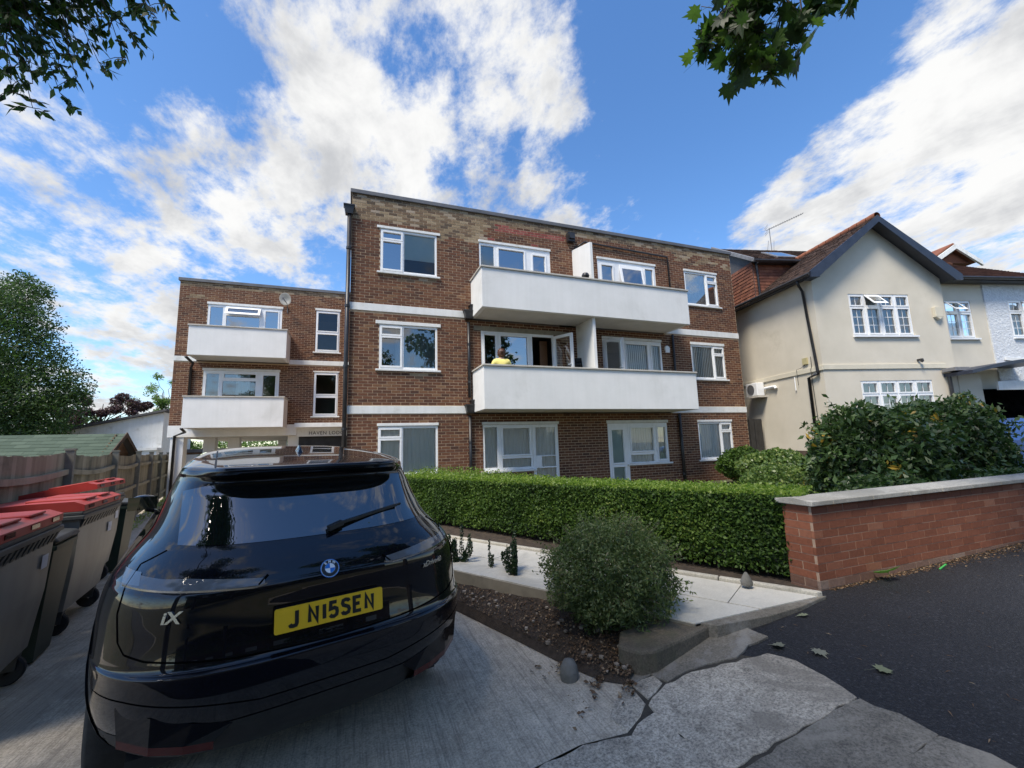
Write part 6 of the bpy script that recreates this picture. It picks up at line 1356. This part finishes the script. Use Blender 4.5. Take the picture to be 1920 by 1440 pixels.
# ------------------------------------------------------------------ refuse bins
M['bin_green'] = pmat('dark_green_bin', (.010, .026, .018), (.018, .038, .027), 3, .5, .1, 60, dirt=(.04, .05, .04), dirt_scale=2.5)
M['bin_grey'] = pmat('galvanised_bin', (.165, .163, .148), (.27, .265, .24), 2.0, .45, .1, 20, .004, stretch=(1, 1, .35), metal=.1, dirt=(.18, .18, .16), dirt_scale=1.8)
M['bin_red'] = pmat('red_bin_lid', (.33, .028, .022), (.40, .045, .034), 5, .5, .08, 40, dirt=(.30, .07, .055), dirt_scale=2.5)
M['bin_rim'] = pmat('dark_bin_rim', (.03, .034, .034), (.06, .064, .064), 6, .5)
M['label'] = pmat('white_label', (.55, .56, .60), (.62, .63, .66), 10, .6)
def big_bin(loc, rz, label, grp, lid_open=0.0):
    """x across (front = +x, towards the drive), y along; about 1.26 m long"""
    root = thing('wheeled_skip_bin', label, 'bin', loc, rz, grp); root.scale = (1, 1, 1.05); Lh, D = .63, .76
    b = MB(); lo = [(-.05, -Lh+.07), (-.05, Lh-.07), (-D+.12, Lh-.07), (-D+.12, -Lh+.07)]; hi = [(.02, -Lh+.01), (.02, Lh-.01), (-D, Lh-.01), (-D, -Lh+.01)]; md = [(.0, -Lh+.03), (.0, Lh-.03), (-D+.05, Lh-.03), (-D+.05, -Lh+.03)]
    z0, z1, z2 = .22, .62, 1.06; mid0 = [(p[0]*.9-.03, p[1]) for p in md]
    b.poly([(p[0], p[1], z0) for p in lo])
    for k in range(4):
        q = (k+1) % 4; b.quad((*lo[q], z0), (*lo[k], z0), (*md[k], z1), (*md[q], z1)); b.quad((*md[q], z1), (*md[k], z1), (*hi[k], z2), (*hi[q], z2))
    b.build('bin_body', M['bin_grey'], root, bevel=.03)
    r = MB(); r.box(-D-.04, .06, -Lh-.04, Lh+.04, 1.05, 1.09); r.box(-D-.02, .045, -Lh-.025, Lh+.025, 1.0905, 1.125); ro_ = r.build('rim', M['bin_rim'], root, bevel=.008)
    for k in range(12):
        y = -Lh+.06+(2*Lh-.12)*k/11; r = MB(); r.ext([(.025, y-.025, 1.049), (.055, y-.025, 1.049), (.02, y-.025, .97)], (0, .05, 0)); r.build('rim_rib', M['bin_rim'], ro_)
    lid = MB(); n = 10; sec = []
    for i in range(n+1):
        t = i/n; x = .05-(D+.07)*t; sec.append((x, 1.13+.09*(1 if .03 < t else .6)*(1-.25*max(0, t-.5)*2)))
    for (xa, za), (xb, zb_) in zip(sec, sec[1:]): lid.quad((xa, -Lh-.02, za), (xa, Lh+.02, za), (xb, Lh+.02, zb_), (xb, -Lh-.02, zb_))
    for yy, o_ in ((-Lh-.02, 1), (Lh+.02, 0)):
        pts = [(x, yy, z) for x, z in sec]+[(sec[-1][0], yy, 1.128), (sec[0][0], yy, 1.128)]; lid.poly(pts if o_ else pts[::-1])
    lid.quad((sec[0][0], -Lh-.02, 1.128), (sec[0][0], Lh+.02, 1.128), (sec[0][0], Lh+.02, sec[0][1]), (sec[0][0], -Lh-.02, sec[0][1]))
    piv = Vector((-D-.02, 0, 1.13)); lid.v = [tuple(Vector(v)-piv) for v in lid.v]
    for y0, y1 in ((-.42, -.08), (.08, .42)):
        c = Vector((0, 0, 0)); lid.box(-.45-piv.x-.0, .0-piv.x, y0, y1, .085, .105)
    lo_ = lid.build('lid', M['bin_red'], root, bevel=.012); lo_.location = piv; lo_.rotation_euler = (0, -lid_open, 0)
    for y in (-.45, .0, .45):
        h = MB(); h.box(.0505-piv.x, .056-piv.x, y-.08, y+.08, .015, .045); h.build('lid_grip', M['red_lens'], lo_)
    h = MB(); h.tube([(-D-.03, -Lh, 1.15), (-D-.03, Lh, 1.15)], .022, 8); h.build('hinge_bar', M['bin_rim'], root)
    for sx in (-.12, -D+.18):
        for sy in (-Lh+.16, Lh-.16):
            w = MB(); w.lathe([(.02, -.025), (.09, -.028), (.10, -.015), (.10, .015), (.09, .028), (.02, .025)], (0, 0, 0), 20, 'y'); wo = w.build('castor', M['tyre'], root); wo.location = (sx, sy, .10); f = MB(); f.ext([(-.045, -.04, .0), (.045, -.04, .0), (.06, -.04, .13), (-.06, -.04, .13)], (0, .08, 0)); f.build('castor_fork', M['bin_rim'], wo)
    l_ = MB(); l_.quad((.0205, .36, .80), (.0205, .50, .80), (.0235, .50, .90), (.0235, .36, .90)); l_.build('bin_label', M['label'], root)
    return root
def wheelie(loc, rz, label, grp, h=1.02, lidmat='bin_rim', sc=1.0):
    root = thing('wheelie_bin', label, 'bin', loc, rz, grp); root.scale = (sc, sc, sc)
    b = MB(); lo = [(-.02, -.20), (-.02, .20), (-.44, .17), (-.44, -.17)]; hi = [(.05, -.28), (.05, .28), (-.56, .27), (-.56, -.27)]
    b.poly([(p[0], p[1], .02) for p in lo])
    for k in range(4): q = (k+1) % 4; b.quad((*lo[q], .02), (*lo[k], .02), (*hi[k], h-.1), (*hi[q], h-.1))
    b.build('bin_body', M['bin_green'], root, bevel=.03)
    r = MB(); r.box(-.57, .07, -.295, .295, h-.1, h-.055); r.box(-.56, .055, -.285, .285, h-.0545, h-.03); r.build('rim', M['bin_green'], root, bevel=.01)
    l_ = MB(); l_.ext([(.085, -.30, h-.03), (.06, -.30, h+.01), (-.25, -.30, h+.045), (-.58, -.30, h+.03), (-.60, -.30, h-.03)], (0, .60, 0)); l_.build('lid', M[lidmat], root, bevel=.012)
    t = MB(); t.tube([(-.64, -.22, h-.02), (-.64, .22, h-.02)], .018, 8); t.bar((-.56, -.2, h-.06), (-.64, -.2, h-.02), .03); t.bar((-.56, .2, h-.06), (-.64, .2, h-.02), .03); t.build('handle', M['bin_green'], root)
    for s_ in (-1, 1):
        w = MB(); w.lathe([(.03, -.025), (.09, -.028), (.10, -.01), (.10, .01), (.09, .028), (.03, .025)], (0, 0, 0), 18, 'y'); wo = w.build('wheel', M['tyre'], root); wo.location = (-.47, s_*.25, .10)
    l_ = MB(); l_.quad((.013, -.02, .58), (.013, .15, .58), (.027, .15, .72), (.027, -.02, .72)); l_.build('bin_label', M['label'], root)
    return root
BD = Vector((-math.sin(rad(14.6)), math.cos(rad(14.6)), 0)); BN = Vector((math.cos(rad(14.6)), math.sin(rad(14.6)), 0))
def bpos(s, t): p = BD*s+BN*t; return (p.x, p.y, 0.0)
big_bin(bpos(4.70, -1.08), rad(13), 'red lidded steel bin nearest the camera, cut by the left edge', 'red lidded skip bins')
wheelie(bpos(5.72, -1.10), rad(12), 'dark green wheelie bin squeezed between two red lidded bins', 'green wheelie bins')
big_bin(bpos(6.72, -1.00), rad(10), 'red lidded steel bin with a closed lid behind the front wheelie bin', 'red lidded skip bins')
big_bin(bpos(8.10, -1.12), rad(10), 'farthest red lidded bin with its lid propped open', 'red lidded skip bins', lid_open=rad(9))
wheelie(bpos(9.15, -1.02), rad(8), 'farthest green wheelie bin with a dark lid beyond the red lidded bins', 'green wheelie bins')

# ------------------------------------------------------------------ trees
def tree(name, label, base, height, crown, n_clump, per, size, mat, seed, trunk_r=.2, squash=.8, clumps=None, group=None, shell=.5, ratio=.5, bark=True):
    """crown: (centre, radii). Clumps of leaves on limbs that leave a tapered trunk"""
    rg = np.random.default_rng(seed); root = thing(name, label, 'tree', base, group=group); c, rad_ = np.array(crown[0]), np.array(crown[1])
    cs, rs = [], []
    while len(cs) < n_clump:
        v = rg.normal(size=3); v /= np.linalg.norm(v); k = rg.random()**.5*.92; p = c+v*k*rad_; cs.append(p); rs.append(float(rad_.min())*rg.uniform(.22, .38))
    if clumps: cs += [np.array(q[:3]) for q in clumps]; rs += [q[3] for q in clumps]
    P, Nn, C = clump_points(cs, rs, per, rg, shell, squash)
    rv = np.clip(.25+C*.4+rg.random(len(P))*.35, 0, 1)
    tag(leaf_mesh('crown', leaf_arrays(P, Nn, size, rg, .35, ratio), mat, root, rv, ws=True), kind='stuff')
    b = MB(); top = Vector((c[0]+(base[0]-c[0])*.3, c[1]+(base[1]-c[1])*.3, c[2]+rad_[2]*.35)); B0 = Vector(base); fork = B0.lerp(top, .38)
    b.tube([B0-Vector((0, 0, .1)), B0+Vector((0, 0, .25)), B0.lerp(fork, .5)+Vector((rg.normal()*.05, rg.normal()*.05, 0)), fork, fork.lerp(top, .5), top], [trunk_r*1.35, trunk_r*1.05, trunk_r*.9, trunk_r*.8, trunk_r*.5, trunk_r*.15], 10)
    b.build('trunk', M['bark'], root, ws=True, smooth=True); b = MB()
    for p in cs:
        p = Vector(p); st = fork.lerp(top, max(0, min(.95, (p.z-fork.z)/max(.1, top.z-fork.z)*.7-.1))); limb(b, st, p, trunk_r*.30, trunk_r*.05, -.1, 6, 5, rg)
    b.build('limbs', M['bark'], root, ws=True, smooth=True)
    return root
tree('broadleaf_tree', 'large dense green tree at the left edge beyond the shed', (-15.0, 25.5, 0), 10, ((-16.3, 24.8, 4.9), (2.6, 3.0, 3.3)), 24, lambda r: int(1500*r*r), .12, M['tree_leaf'], 61, .32, shell=.3, clumps=[(-13.77, 24.3, 8.74, 1.05), (-13.3, 24.3, 7.57, 1.05), (-13.92, 24.3, 6.81, 1.38), (-13.01, 24.3, 6.39, 1.17), (-12.39, 24.3, 5.46, 1.05), (-11.7, 24.3, 4.88, 0.83), (-13.0, 24.3, 4.51, 1.38), (-12.08, 24.3, 4.05, 1.05), (-13.61, 24.3, 3.82, 1.36), (-11.39, 24.3, 4.41, 0.52), (-14.29, 24.3, 7.97, 1.15), (-13.19, 24.3, 9.17, 0.52), (-13.76, 24.3, 9.6, 0.52), (-13.5, 24.6, 2.6, 1.3), (-12.5, 24.5, 2.9, 1.0), (-14.8, 25, 9.0, 1.2), (-14.6, 24.6, 5.4, 1.5)])
tree('purple_plum_tree', 'purple leaved tree showing over the white outbuilding', (-14.6, 33, 0), 5, ((-14.2, 33, 4.6), (2.6, 1.6, 1.1)), 20, 360, .15, M['tree_purple'], 62, .12)
tree('sapling', 'thin pale green tree rising beside the wing', (-11.2, 33, 0), 7, ((-11.4, 33, 5.0), (1.7, 1.2, 2.2)), 34, 120, .16, M['tree_pale'], 63, .09, shell=.1, ratio=.35)
tree('bush_tree', 'pale green bushy tree between outbuilding and wing', (-9.6, 31.0, 0), 4, ((-9.6, 31.0, 3.0), (1.4, 1.2, 1.7)), 14, 420, .14, M['tree_pale'], 64, .1)
for k, (x, y, h, lab) in enumerate(((-20, 40, 6, 'distant round green tree left of the purple tree'), (24, 30, 6.5, 'distant green tree behind the row of houses'))):
    tree('far_tree', lab, (x, y, 0), h, ((x, y, h*.6), (3.2, 3.2, h*.42)), 18, 700, .22, M['tree_leaf'], 70+k, .2)
# street trees at the kerb whose lowest sprays hang into the top of the picture
# left: narrow pointed leaves on drooping twigs
lt_tips = [(-2.2, 3.74, 4.19), (-2.32, 3.73, 4.29), (-2.01, 3.64, 4.3), (-1.86, 3.54, 4.35), (-1.78, 3.57, 4.54), (-1.61, 3.5, 4.57), (-1.62, 3.55, 4.82), (-1.42, 3.43, 4.89), (-1.38, 3.44, 5.05), (-2.17, 3.83, 4.65), (-2.21, 3.68, 4.63), (-2.44, 3.84, 4.61), (-1.9, 3.72, 4.96), (-2.13, 3.8, 5.05), (-1.69, 3.72, 5.23), (-2.5, 3.6, 4.35), (-2.05, 3.7, 4.5), (-1.95, 3.6, 4.75), (-2.35, 3.75, 4.85), (-2.5, 3.8, 4.95), (-2.3, 3.7, 5.0), (-2.1, 3.75, 4.85), (-1.75, 3.6, 5.0), (-1.55, 3.55, 5.1), (-2.6, 3.85, 4.75), (-1.85, 3.65, 5.15), (-2.45, 3.7, 4.5), (-2.25, 3.8, 4.45), (-2.0, 3.7, 5.1)]
lt = tree('street_tree', 'street tree with narrow leaves hanging into the top left corner', (-4.6, -1.5, -.05), 10, ((-4.0, -.8, 8.1), (4.4, 3.6, 2.7)), 50, lambda r: int(1300*r*r), .135, M['street_leaf'], 81, .24, group='street trees', shell=.25, clumps=[(-3.6, .9, 7.0, 1.3), (-4.2, .5, 8.2, 1.4), (-3.1, 1.0, 6.6, .9), (-4.6, 1.0, 7.4, 1.3), (-3.4, .3, 7.8, 1.2)])  # clumps: extra unseen foliage added to block the sun's glint in the car window
rg = np.random.default_rng(82); b = MB(); P = []; Dd = []; fk = Vector((-4.3, .2, 5.4)); hub = Vector((-2.75, 3.3, 6.1)); limb(b, (-4.4, -.8, 5.2), hub, .06, .028, -.3, 8, 8, rg)
for t in lt_tips:
    t = Vector(t); st = hub+Vector((rg.uniform(-.3, .5), rg.uniform(-.2, .4), rg.uniform(-.15, .1))); limb(b, hub, st, .02, .012, 0, 5, 2); pts = []
    for i in range(15):
        k = i/14; pts.append(st.lerp(t, k)+Vector((0, 0, .16*math.sin(k*math.pi)))+Vector((rg.normal(), rg.normal(), rg.normal()))*.008)
    b.tube(pts, [.009-.007*i/14 for i in range(15)], 5)
    for i in range(3, 15):
        for q in range(4 if i < 12 else 2):
            sd_ = Vector((rg.normal(), rg.normal(), rg.normal()*.5)).normalized(); ln_ = rg.uniform(.10, .26)*(1 if i < 13 else .6); tip = pts[i]+sd_*ln_+Vector((0, 0, -.09)); b.tube([pts[i], pts[i].lerp(tip, .5)+Vector((0, 0, .015)), tip], [.003, .0022, .001], 4)
            for j in range(6):
                k = .15+.85*j/5; p = pts[i].lerp(tip, k); d = (tip-pts[i]).normalized()*.6+Vector((.15, -.05, -.5))+Vector((rg.normal(), rg.normal(), rg.normal()))*.38; P.append(p); Dd.append(d.normalized())
def hang_leaves(P, D_, size, ratio, rg):
    V = []
    for p, d in zip(P, D_):
        l_ = size*rg.uniform(.7, 1.25); s_ = Vector((rg.normal(), rg.normal(), rg.normal())); s_ = (s_-d*s_.dot(d)).normalized(); n_ = d.cross(s_); V += [tuple(p), tuple(p+d*l_*.42+s_*l_*ratio*.5+n_*l_*.06), tuple(p+d*l_), tuple(p+d*l_*.42-s_*l_*ratio*.5+n_*l_*.06)]
    return np.array(V)
b.build('hanging_twigs', M['bark'], lt, ws=True, smooth=True); tag(leaf_mesh('hanging_leaves', hang_leaves(P, Dd, .078, .40, rg), M['street_leaf'], lt, ws=True, rng=rg), kind='stuff')
# right: big lobed leaves, the hanging ones built one by one
MAPLE = [(0, 0), (.10, .10), (.34, .02), (.27, .20), (.50, .30), (.38, .40), (.46, .62), (.26, .52), (.20, .72), (.10, .66), (0, 1.0), (-.10, .66), (-.20, .72), (-.26, .52), (-.46, .62), (-.38, .40), (-.50, .30), (-.27, .20), (-.34, .02), (-.10, .10)]
def maple_mesh(name, mat, size, seed):
    rr = random.Random(seed); me = bpy.data.meshes.new(name); cup = rr.uniform(.05, .22); droop = rr.uniform(.0, .25)
    vs = [(0, .38*size, 0)]+[((x*rr.uniform(.92, 1.08))*size, y*size*rr.uniform(.95, 1.05), (cup*(x*x*2)-droop*y*y+rr.uniform(-.02, .02))*size) for x, y in MAPLE]
    n = len(MAPLE); fs = [(0, 1+k, 1+(k+1) % n) for k in range(n)]; vs += [(-.008*size, .0, 0), (.008*size, 0, 0), (.006*size, -.55*size, -.12*size), (-.006*size, -.55*size, -.12*size)]; fs.append((n+1, n+2, n+3, n+4))
    me.from_pydata(vs, [], fs); me.materials.append(mat); me.update(); return me
LM = [maple_mesh('leaf', M['maple_leaf'], s_, 100+k) for k, s_ in enumerate((.15, .18, .165, .20, .13, .19))]
rt_ = tree('street_tree', 'street tree with big lobed leaves hanging in at the top right', (6.6, -1.6, .2), 11, ((6.3, -1.1, 8.6), (4.2, 3.6, 2.8)), 40, lambda r: int(420*r*r), .22, M['maple_mass'], 91, .28, group='street trees', ratio=.8)
rg = np.random.default_rng(92); b = MB(); h0 = Vector((6.2, -.9, 6.4)); hub = Vector((3.35, 1.75, 5.9)); limb(b, h0, hub, .09, .035, -.25, 8, 8, rg)
targets = [(2.94, 2.15, 4.98, .30, 30), (2.97, 2.28, 4.76, .17, 13), (3.11, 2.09, 4.66, .17, 14), (3.30, 2.02, 4.78, .16, 12), (2.80, 2.46, 4.98, .10, 7), (2.80, 2.36, 5.04, .14, 10), (3.50, 1.72, 4.96, .10, 7), (3.45, 1.84, 5.06, .14, 10), (3.02, 2.09, 5.14, .28, 34), (3.2, 1.98, 5.15, .26, 28), (2.85, 2.25, 5.2, .2, 16), (3.0, 2.2, 4.85, .2, 18)]
for x, y, z, r_, n_ in targets:
    z += .07; t = Vector((x, y, z)); limb(b, hub, t, .014, .004, -.08, 5, 5, rg)
    for i in range(n_):
        v = Vector((rg.normal(), rg.normal(), rg.normal())).normalized()*r_*rg.random()**.5; p = t+v; b.tube([t+v*.15, p+Vector((0, 0, .04)), p], [.0035, .0025, .0018], 4)
        o = bpy.data.objects.new('leaf', LM[int(rg.integers(len(LM)))]); link(o, rt_, True); o.location = p; o.rotation_euler = (rad(rg.uniform(120, 275)), rad(rg.uniform(-45, 45)), rg.uniform(0, 6.28)); s_ = rg.uniform(.75, 1.12); o.scale = (s_, s_, s_)
b.build('hanging_twigs', M['bark'], rt_, ws=True, smooth=True)
# the far side of the road, out of shot, as the glass and the paint mirror it
for k, (x, y, h, lab) in enumerate(((-7.5, -11.0, 10, 'street tree across the road, left of three'), (-1.0, -12.0, 11, 'street tree across the road, middle of three'), (8.5, -11.5, 9.5, 'street tree across the road, right of three'))):
    tree('street_tree', lab, (x, y, 0), h, ((x, y, h*.58), (4.3, 3.4, h*.36)), 30, lambda r: int(420*r*r), .22, M['street_leaf'], 95+k, .26, group='street trees')
opp = thing('opposite_house', 'red brick house across the road behind the viewpoint', 'house', (2, -18, 0)); b = MB(); b.box(-14, 18, -24, -17, 0, 5.6); b.build('wall', M['brick_tex'], opp, ws=True)
b = MB(); b.ext([(-14.5, -16.6, 5.5), (-14.5, -24.4, 5.5), (-14.5, -20.5, 8.6)], (33, 0, 0)); b.build('roof', M['roof_felt'], opp, ws=True)
for i in range(8): b = MB(); b.box(-12+3.6*i, -10.4+3.6*i, -17.0, -16.95, 3.2, 4.6); b.build('window', M['upvc'], opp, ws=True)
bush('opposite_hedge', 'tall dark hedge across the road behind the viewpoint', 'hedge', (0, -14.6, 1.1), 16, .9, 1.2, M['street_leaf'], 9000, .2, 99, 6, base=0.0, shell=.5)

# ------------------------------------------------------------------ fallen leaves and small things on the ground
M['fallen'] = leafmat('fallen_leaf', [(0, (.16, .165, .12)), (.6, (.24, .24, .19)), (1, (.17, .19, .11))], .7, .1, use_obj=True)
M['fallen_green'] = leafmat('fallen_green_leaf', [(0, (.10, .22, .05)), (1, (.13, .25, .06))], .5, .2, use_obj=True)
FM = [maple_mesh('fallen_leaf', M['fallen'], .115, 200+k) for k in range(3)]; FG = maple_mesh('fallen_leaf', M['fallen_green'], .24, 210)
for k, (x, y, big, lab) in enumerate(((4.97, 2.88, True, 'big curled green leaf at the foot of the brick wall'), (3.49, 2.64, False, 'narrow olive leaf on the tarmac nearest the path corner'), (2.90, 2.40, False, 'grey fallen leaf on the tarmac beside the brown slab'), (3.03, 2.28, False, 'grey fallen leaf on tarmac just right of another'), (3.09, 1.94, False, 'pale fallen leaf alone on the middle of the tarmac'))):
    o = bpy.data.objects.new('fallen_leaf', FG if big else FM[k % 3]); link(o); o.location = (x, y, gz(x)+(.05 if big else .012)); o.rotation_euler = (rad(28) if big else rad(R.uniform(-8, 8)), rad(20) if big else rad(R.uniform(-10, 10)), [2.2, 1.2, .4, 2.9, 4.2][k]); o.scale = (.5, 1, 1) if k == 1 else (1, 1, 1); tag(o, lab, 'leaf', 'fallen leaves on the tarmac')
b = MB(); b.bar((5.66, 2.80, gz(5.7)+.004), (5.90, 2.86, gz(5.9)+.004), .014, .008); o = b.build('plastic_straw', pmat('green_plastic', (.06, .42, .10), None, 5, .4)); tag(o, 'bright green plastic strip lying on the tarmac', 'litter')
def tar_pt(rg):
    while True:
        x, y = rg.uniform(2.2, 8), rg.uniform(.8, 2.9)
        if x > 2.95 or y < 1.4: return (x, y, gz(x)+.004)
scatter('twig_litter', 150, tar_pt, .035, M['dry'], 44, flat=.97, ratio=.14, label='tiny pale twigs and scraps scattered over the tarmac', cat='litter')
def drv_pt(rg):
    p = Vector((rg.uniform(.9, 1.95), rg.uniform(2.2, 3.3))); q = min(left[:4], key=lambda a: (a[0]-p.x)**2+(a[1]-p.y)**2); p = Vector(q).lerp(p, rg.random()**2*.6); return (p.x, p.y, gz(p.x)+.018)
scatter('edge_litter', 260, drv_pt, .03, M['dry'], 45, flat=.6, label='brown leaves gathered where bed meets drive and slabs', cat='litter')
M['claystone'] = pmat('grey_stone', (.12, .115, .10), (.22, .21, .19), 8, .95, .8, 40, .01)
b = MB(); b.lathe([(.062, 0), (.066, .05), (.058, .10), (.038, .135), (.001, .15)], (1.47, 2.95, .045), 14); so = b.build('grey_marker_stone', M['claystone'], smooth=True); tag(so, 'small domed grey stone where the bed meets the drive', 'stone')
b = MB(); b.lathe([(.05, 0), (.055, .03), (.035, .075), (.012, .115), (.001, .12)], (3.52, 3.24, .325), 9); so = b.build('brown_stone', M['claystone'], smooth=True); so.rotation_euler = (0, 0, 0); tag(so, 'small pointed brown stone on the path edging by the hedge', 'stone')
b = MB(); b.box(-3.32, -3.20, 9.6, 9.72, .0, .08); so = b.build('orange_block', pmat('orange_clay', (.40, .14, .05), None, 6, .8), bevel=.01); tag(so, 'small orange clay block on the drive beyond the bins', 'block')

# ------------------------------------------------------------------ person and chairs on the first floor balcony
M['skin'] = pmat('skin', (.42, .25, .18), (.48, .29, .21), 20, .5); M['hair'] = pmat('brown_hair', (.045, .016, .010), (.10, .036, .020), 30, .5, .4, 80, stretch=(1, 1, .2))
M['yellow'] = pmat('yellow_top', (.80, .70, .20), (.86, .76, .26), 6, .85, .3, 30, .004); M['jeans'] = pmat('jeans', (.03, .045, .09), (.05, .07, .13), 20, .9)
def skin_mesh(name, verts, edges, radii, mat, parent, root_i=0, sub=2):
    me = bpy.data.meshes.new(name); me.from_pydata([tuple(v) for v in verts], edges, []); o = bpy.data.objects.new(name, me); link(o, parent); sk_ = o.modifiers.new('skin', 'SKIN'); sk_.use_smooth_shade = True
    for i, d in enumerate(me.skin_vertices[0].data): d.radius = radii[i] if isinstance(radii[i], tuple) else (radii[i], radii[i]); d.use_root = i == root_i
    sb_ = o.modifiers.new('sub', 'SUBSURF'); sb_.levels = sub; sb_.render_levels = sub; me.materials.append(mat); return o
FLZ = 2.73
person = thing('person', 'person in a yellow top with brown hair seated on the balcony', 'person', (3.56, 10.22, FLZ+.09), rad(-6))
V = [(0, 0, .56), (0, -.02, .74), (0, -.03, .93), (0, -.01, 1.07), (0, 0, 1.125), (0, .02, 1.205), (0, .03, 1.29),
     (.17, -.01, 1.035), (.235, .06, .80), (.20, .26, .72), (.16, .36, .74), (-.17, -.01, 1.035), (-.235, .06, .80), (-.20, .26, .72), (-.16, .36, .74),
     (.10, .02, .54), (.13, .42, .56), (.12, .44, .10), (.12, .58, .05), (-.10, .02, .54), (-.13, .42, .56), (-.12, .44, .10), (-.12, .58, .05)]
E_ = [(0, 1), (1, 2), (2, 3), (3, 4), (4, 5), (5, 6), (3, 7), (7, 8), (8, 9), (9, 10), (3, 11), (11, 12), (12, 13), (13, 14), (0, 15), (15, 16), (16, 17), (17, 18), (0, 19), (19, 20), (20, 21), (21, 22)]
Rr = [(.13, .09), (.10, .07), (.105, .07), (.075, .05), .050, (.078, .095), (.062, .078), .06, .045, .036, .028, .06, .045, .036, .028, .085, .065, .045, .035, .085, .065, .045, .035]
skin_mesh('body', V, E_, Rr, M['skin'], person)
skin_mesh('yellow_top', [V[i] for i in (0, 1, 2, 3, 7, 11)]+[(.235, .04, .86), (-.235, .04, .86), (0, -.01, 1.115)], [(0, 1), (1, 2), (2, 3), (3, 4), (3, 5), (4, 6), (5, 7), (3, 8)], [(.165, .125), (.145, .11), (.17, .12), (.15, .105), .085, .085, .066, .066, (.085, .08)], M['yellow'], person)
skin_mesh('trousers', [V[i] for i in (0, 15, 16, 17, 19, 20, 21)], [(0, 1), (1, 2), (2, 3), (0, 4), (4, 5), (5, 6)], [(.16, .12), .095, .075, .06, .095, .075, .06], M['jeans'], person)
for s_ in (-1, 1):                                     # hands with five short fingers resting on the lap
    b = MB(); c = Vector((s_*.15, .40, .735)); b.obox(c, (.034, 0, 0), (0, .042, 0), (0, 0, .014))
    for k in range(4): x = -.027+.018*k; b.tube([c+Vector((x, .03, 0)), c+Vector((x, .075, .004)), c+Vector((x, .10+.008*(1-abs(k-1.5)), -.012))], [.0088, .008, .0065], 6)
    b.tube([c+Vector((-s_*.028, -.01, 0)), c+Vector((-s_*.05, .03, .004)), c+Vector((-s_*.052, .06, -.004))], [.0095, .0085, .007], 6); b.build('hand', M['skin'], person, smooth=True, bevel=.006)
h = MB(); h.lathe([(.001, .125), (.055, .115), (.095, .07), (.108, .01), (.100, -.05), (.070, -.10), (.02, -.115)], (0, -.022, 1.250), 18); h.lathe([(.001, .045), (.036, .03), (.045, 0), (.036, -.03), (.001, -.045)], (.0, -.130, 1.27), 12); ho = h.build('hair', M['hair'], person, smooth=True)
for s_ in (-1, 1): e = MB(); e.lathe([(.001, -.008), (.02, -.006), (.024, 0), (.02, .006), (.001, .008)], (s_*.088, .035, 1.225), 10, 'x'); e.build('ear', M['skin'], person, smooth=True)
f = MB(); f.ext([(-.014, .118, 1.195), (.014, .118, 1.195), (0, .118, 1.24)], (0, .026, -.004)); f.build('nose', M['skin'], person); f = MB(); f.box(-.022, .022, .112, .122, 1.162, 1.172); f.build('mouth', M['red_lens'], person)
for s_ in (-1, 1): f = MB(); f.lathe([(.001, .006), (.012, .004), (.014, 0), (.001, -.002)], (s_*.034, .112, 1.242), 10, 'y'); f.build('eye', M['white_enamel'], person)
def chair(loc, rz, label, grp, back=1.0, mat='plastic'):
    root = thing('balcony_chair', label, 'chair', loc, rz, grp)
    b = MB(); b.box(-.24, .24, -.22, .24, .43, .465); b.build('seat', M[mat], root, bevel=.012)
    b = MB(); n = 8; g = [[(-.23+.46*i/6, -.22-.10*(j/n)-.03*math.cos((i/6-.5)*3.14), .47+(back-.47)*j/n-(.06*(abs(i/6-.5)*2)**2 if j == n else 0)) for j in range(n+1)] for i in range(7)]
    for i in range(6):
        for j in range(n): b.quad(g[i][j], g[i+1][j], g[i+1][j+1], g[i][j+1])
    o = b.build('backrest', M[mat], root, smooth=True); s2 = o.modifiers.new('solid', 'SOLIDIFY'); s2.thickness = .02
    for sx in (-.21, .21):
        for sy, ty in ((-.19, -.25), (.20, .24)): b = MB(); b.bar((sx, sy, .43), (sx*1.08, ty, 0), .03); b.build('leg', M['chrome'], root)
    for sx in (-1, 1): b = MB(); b.tube([(sx*.25, -.24, .66), (sx*.26, .0, .68), (sx*.26, .2, .66), (sx*.23, .2, .46)], .014, 6); b.build('arm', M['chrome'], root)
    return root
chair((3.56, 10.20, FLZ), rad(-6), 'dark chair that the person in yellow sits on', 'balcony chairs', .95)
chair((5.93, 10.42, FLZ), rad(150), 'empty dark high-backed chair beside the white divider fin', 'balcony chairs', 1.42)
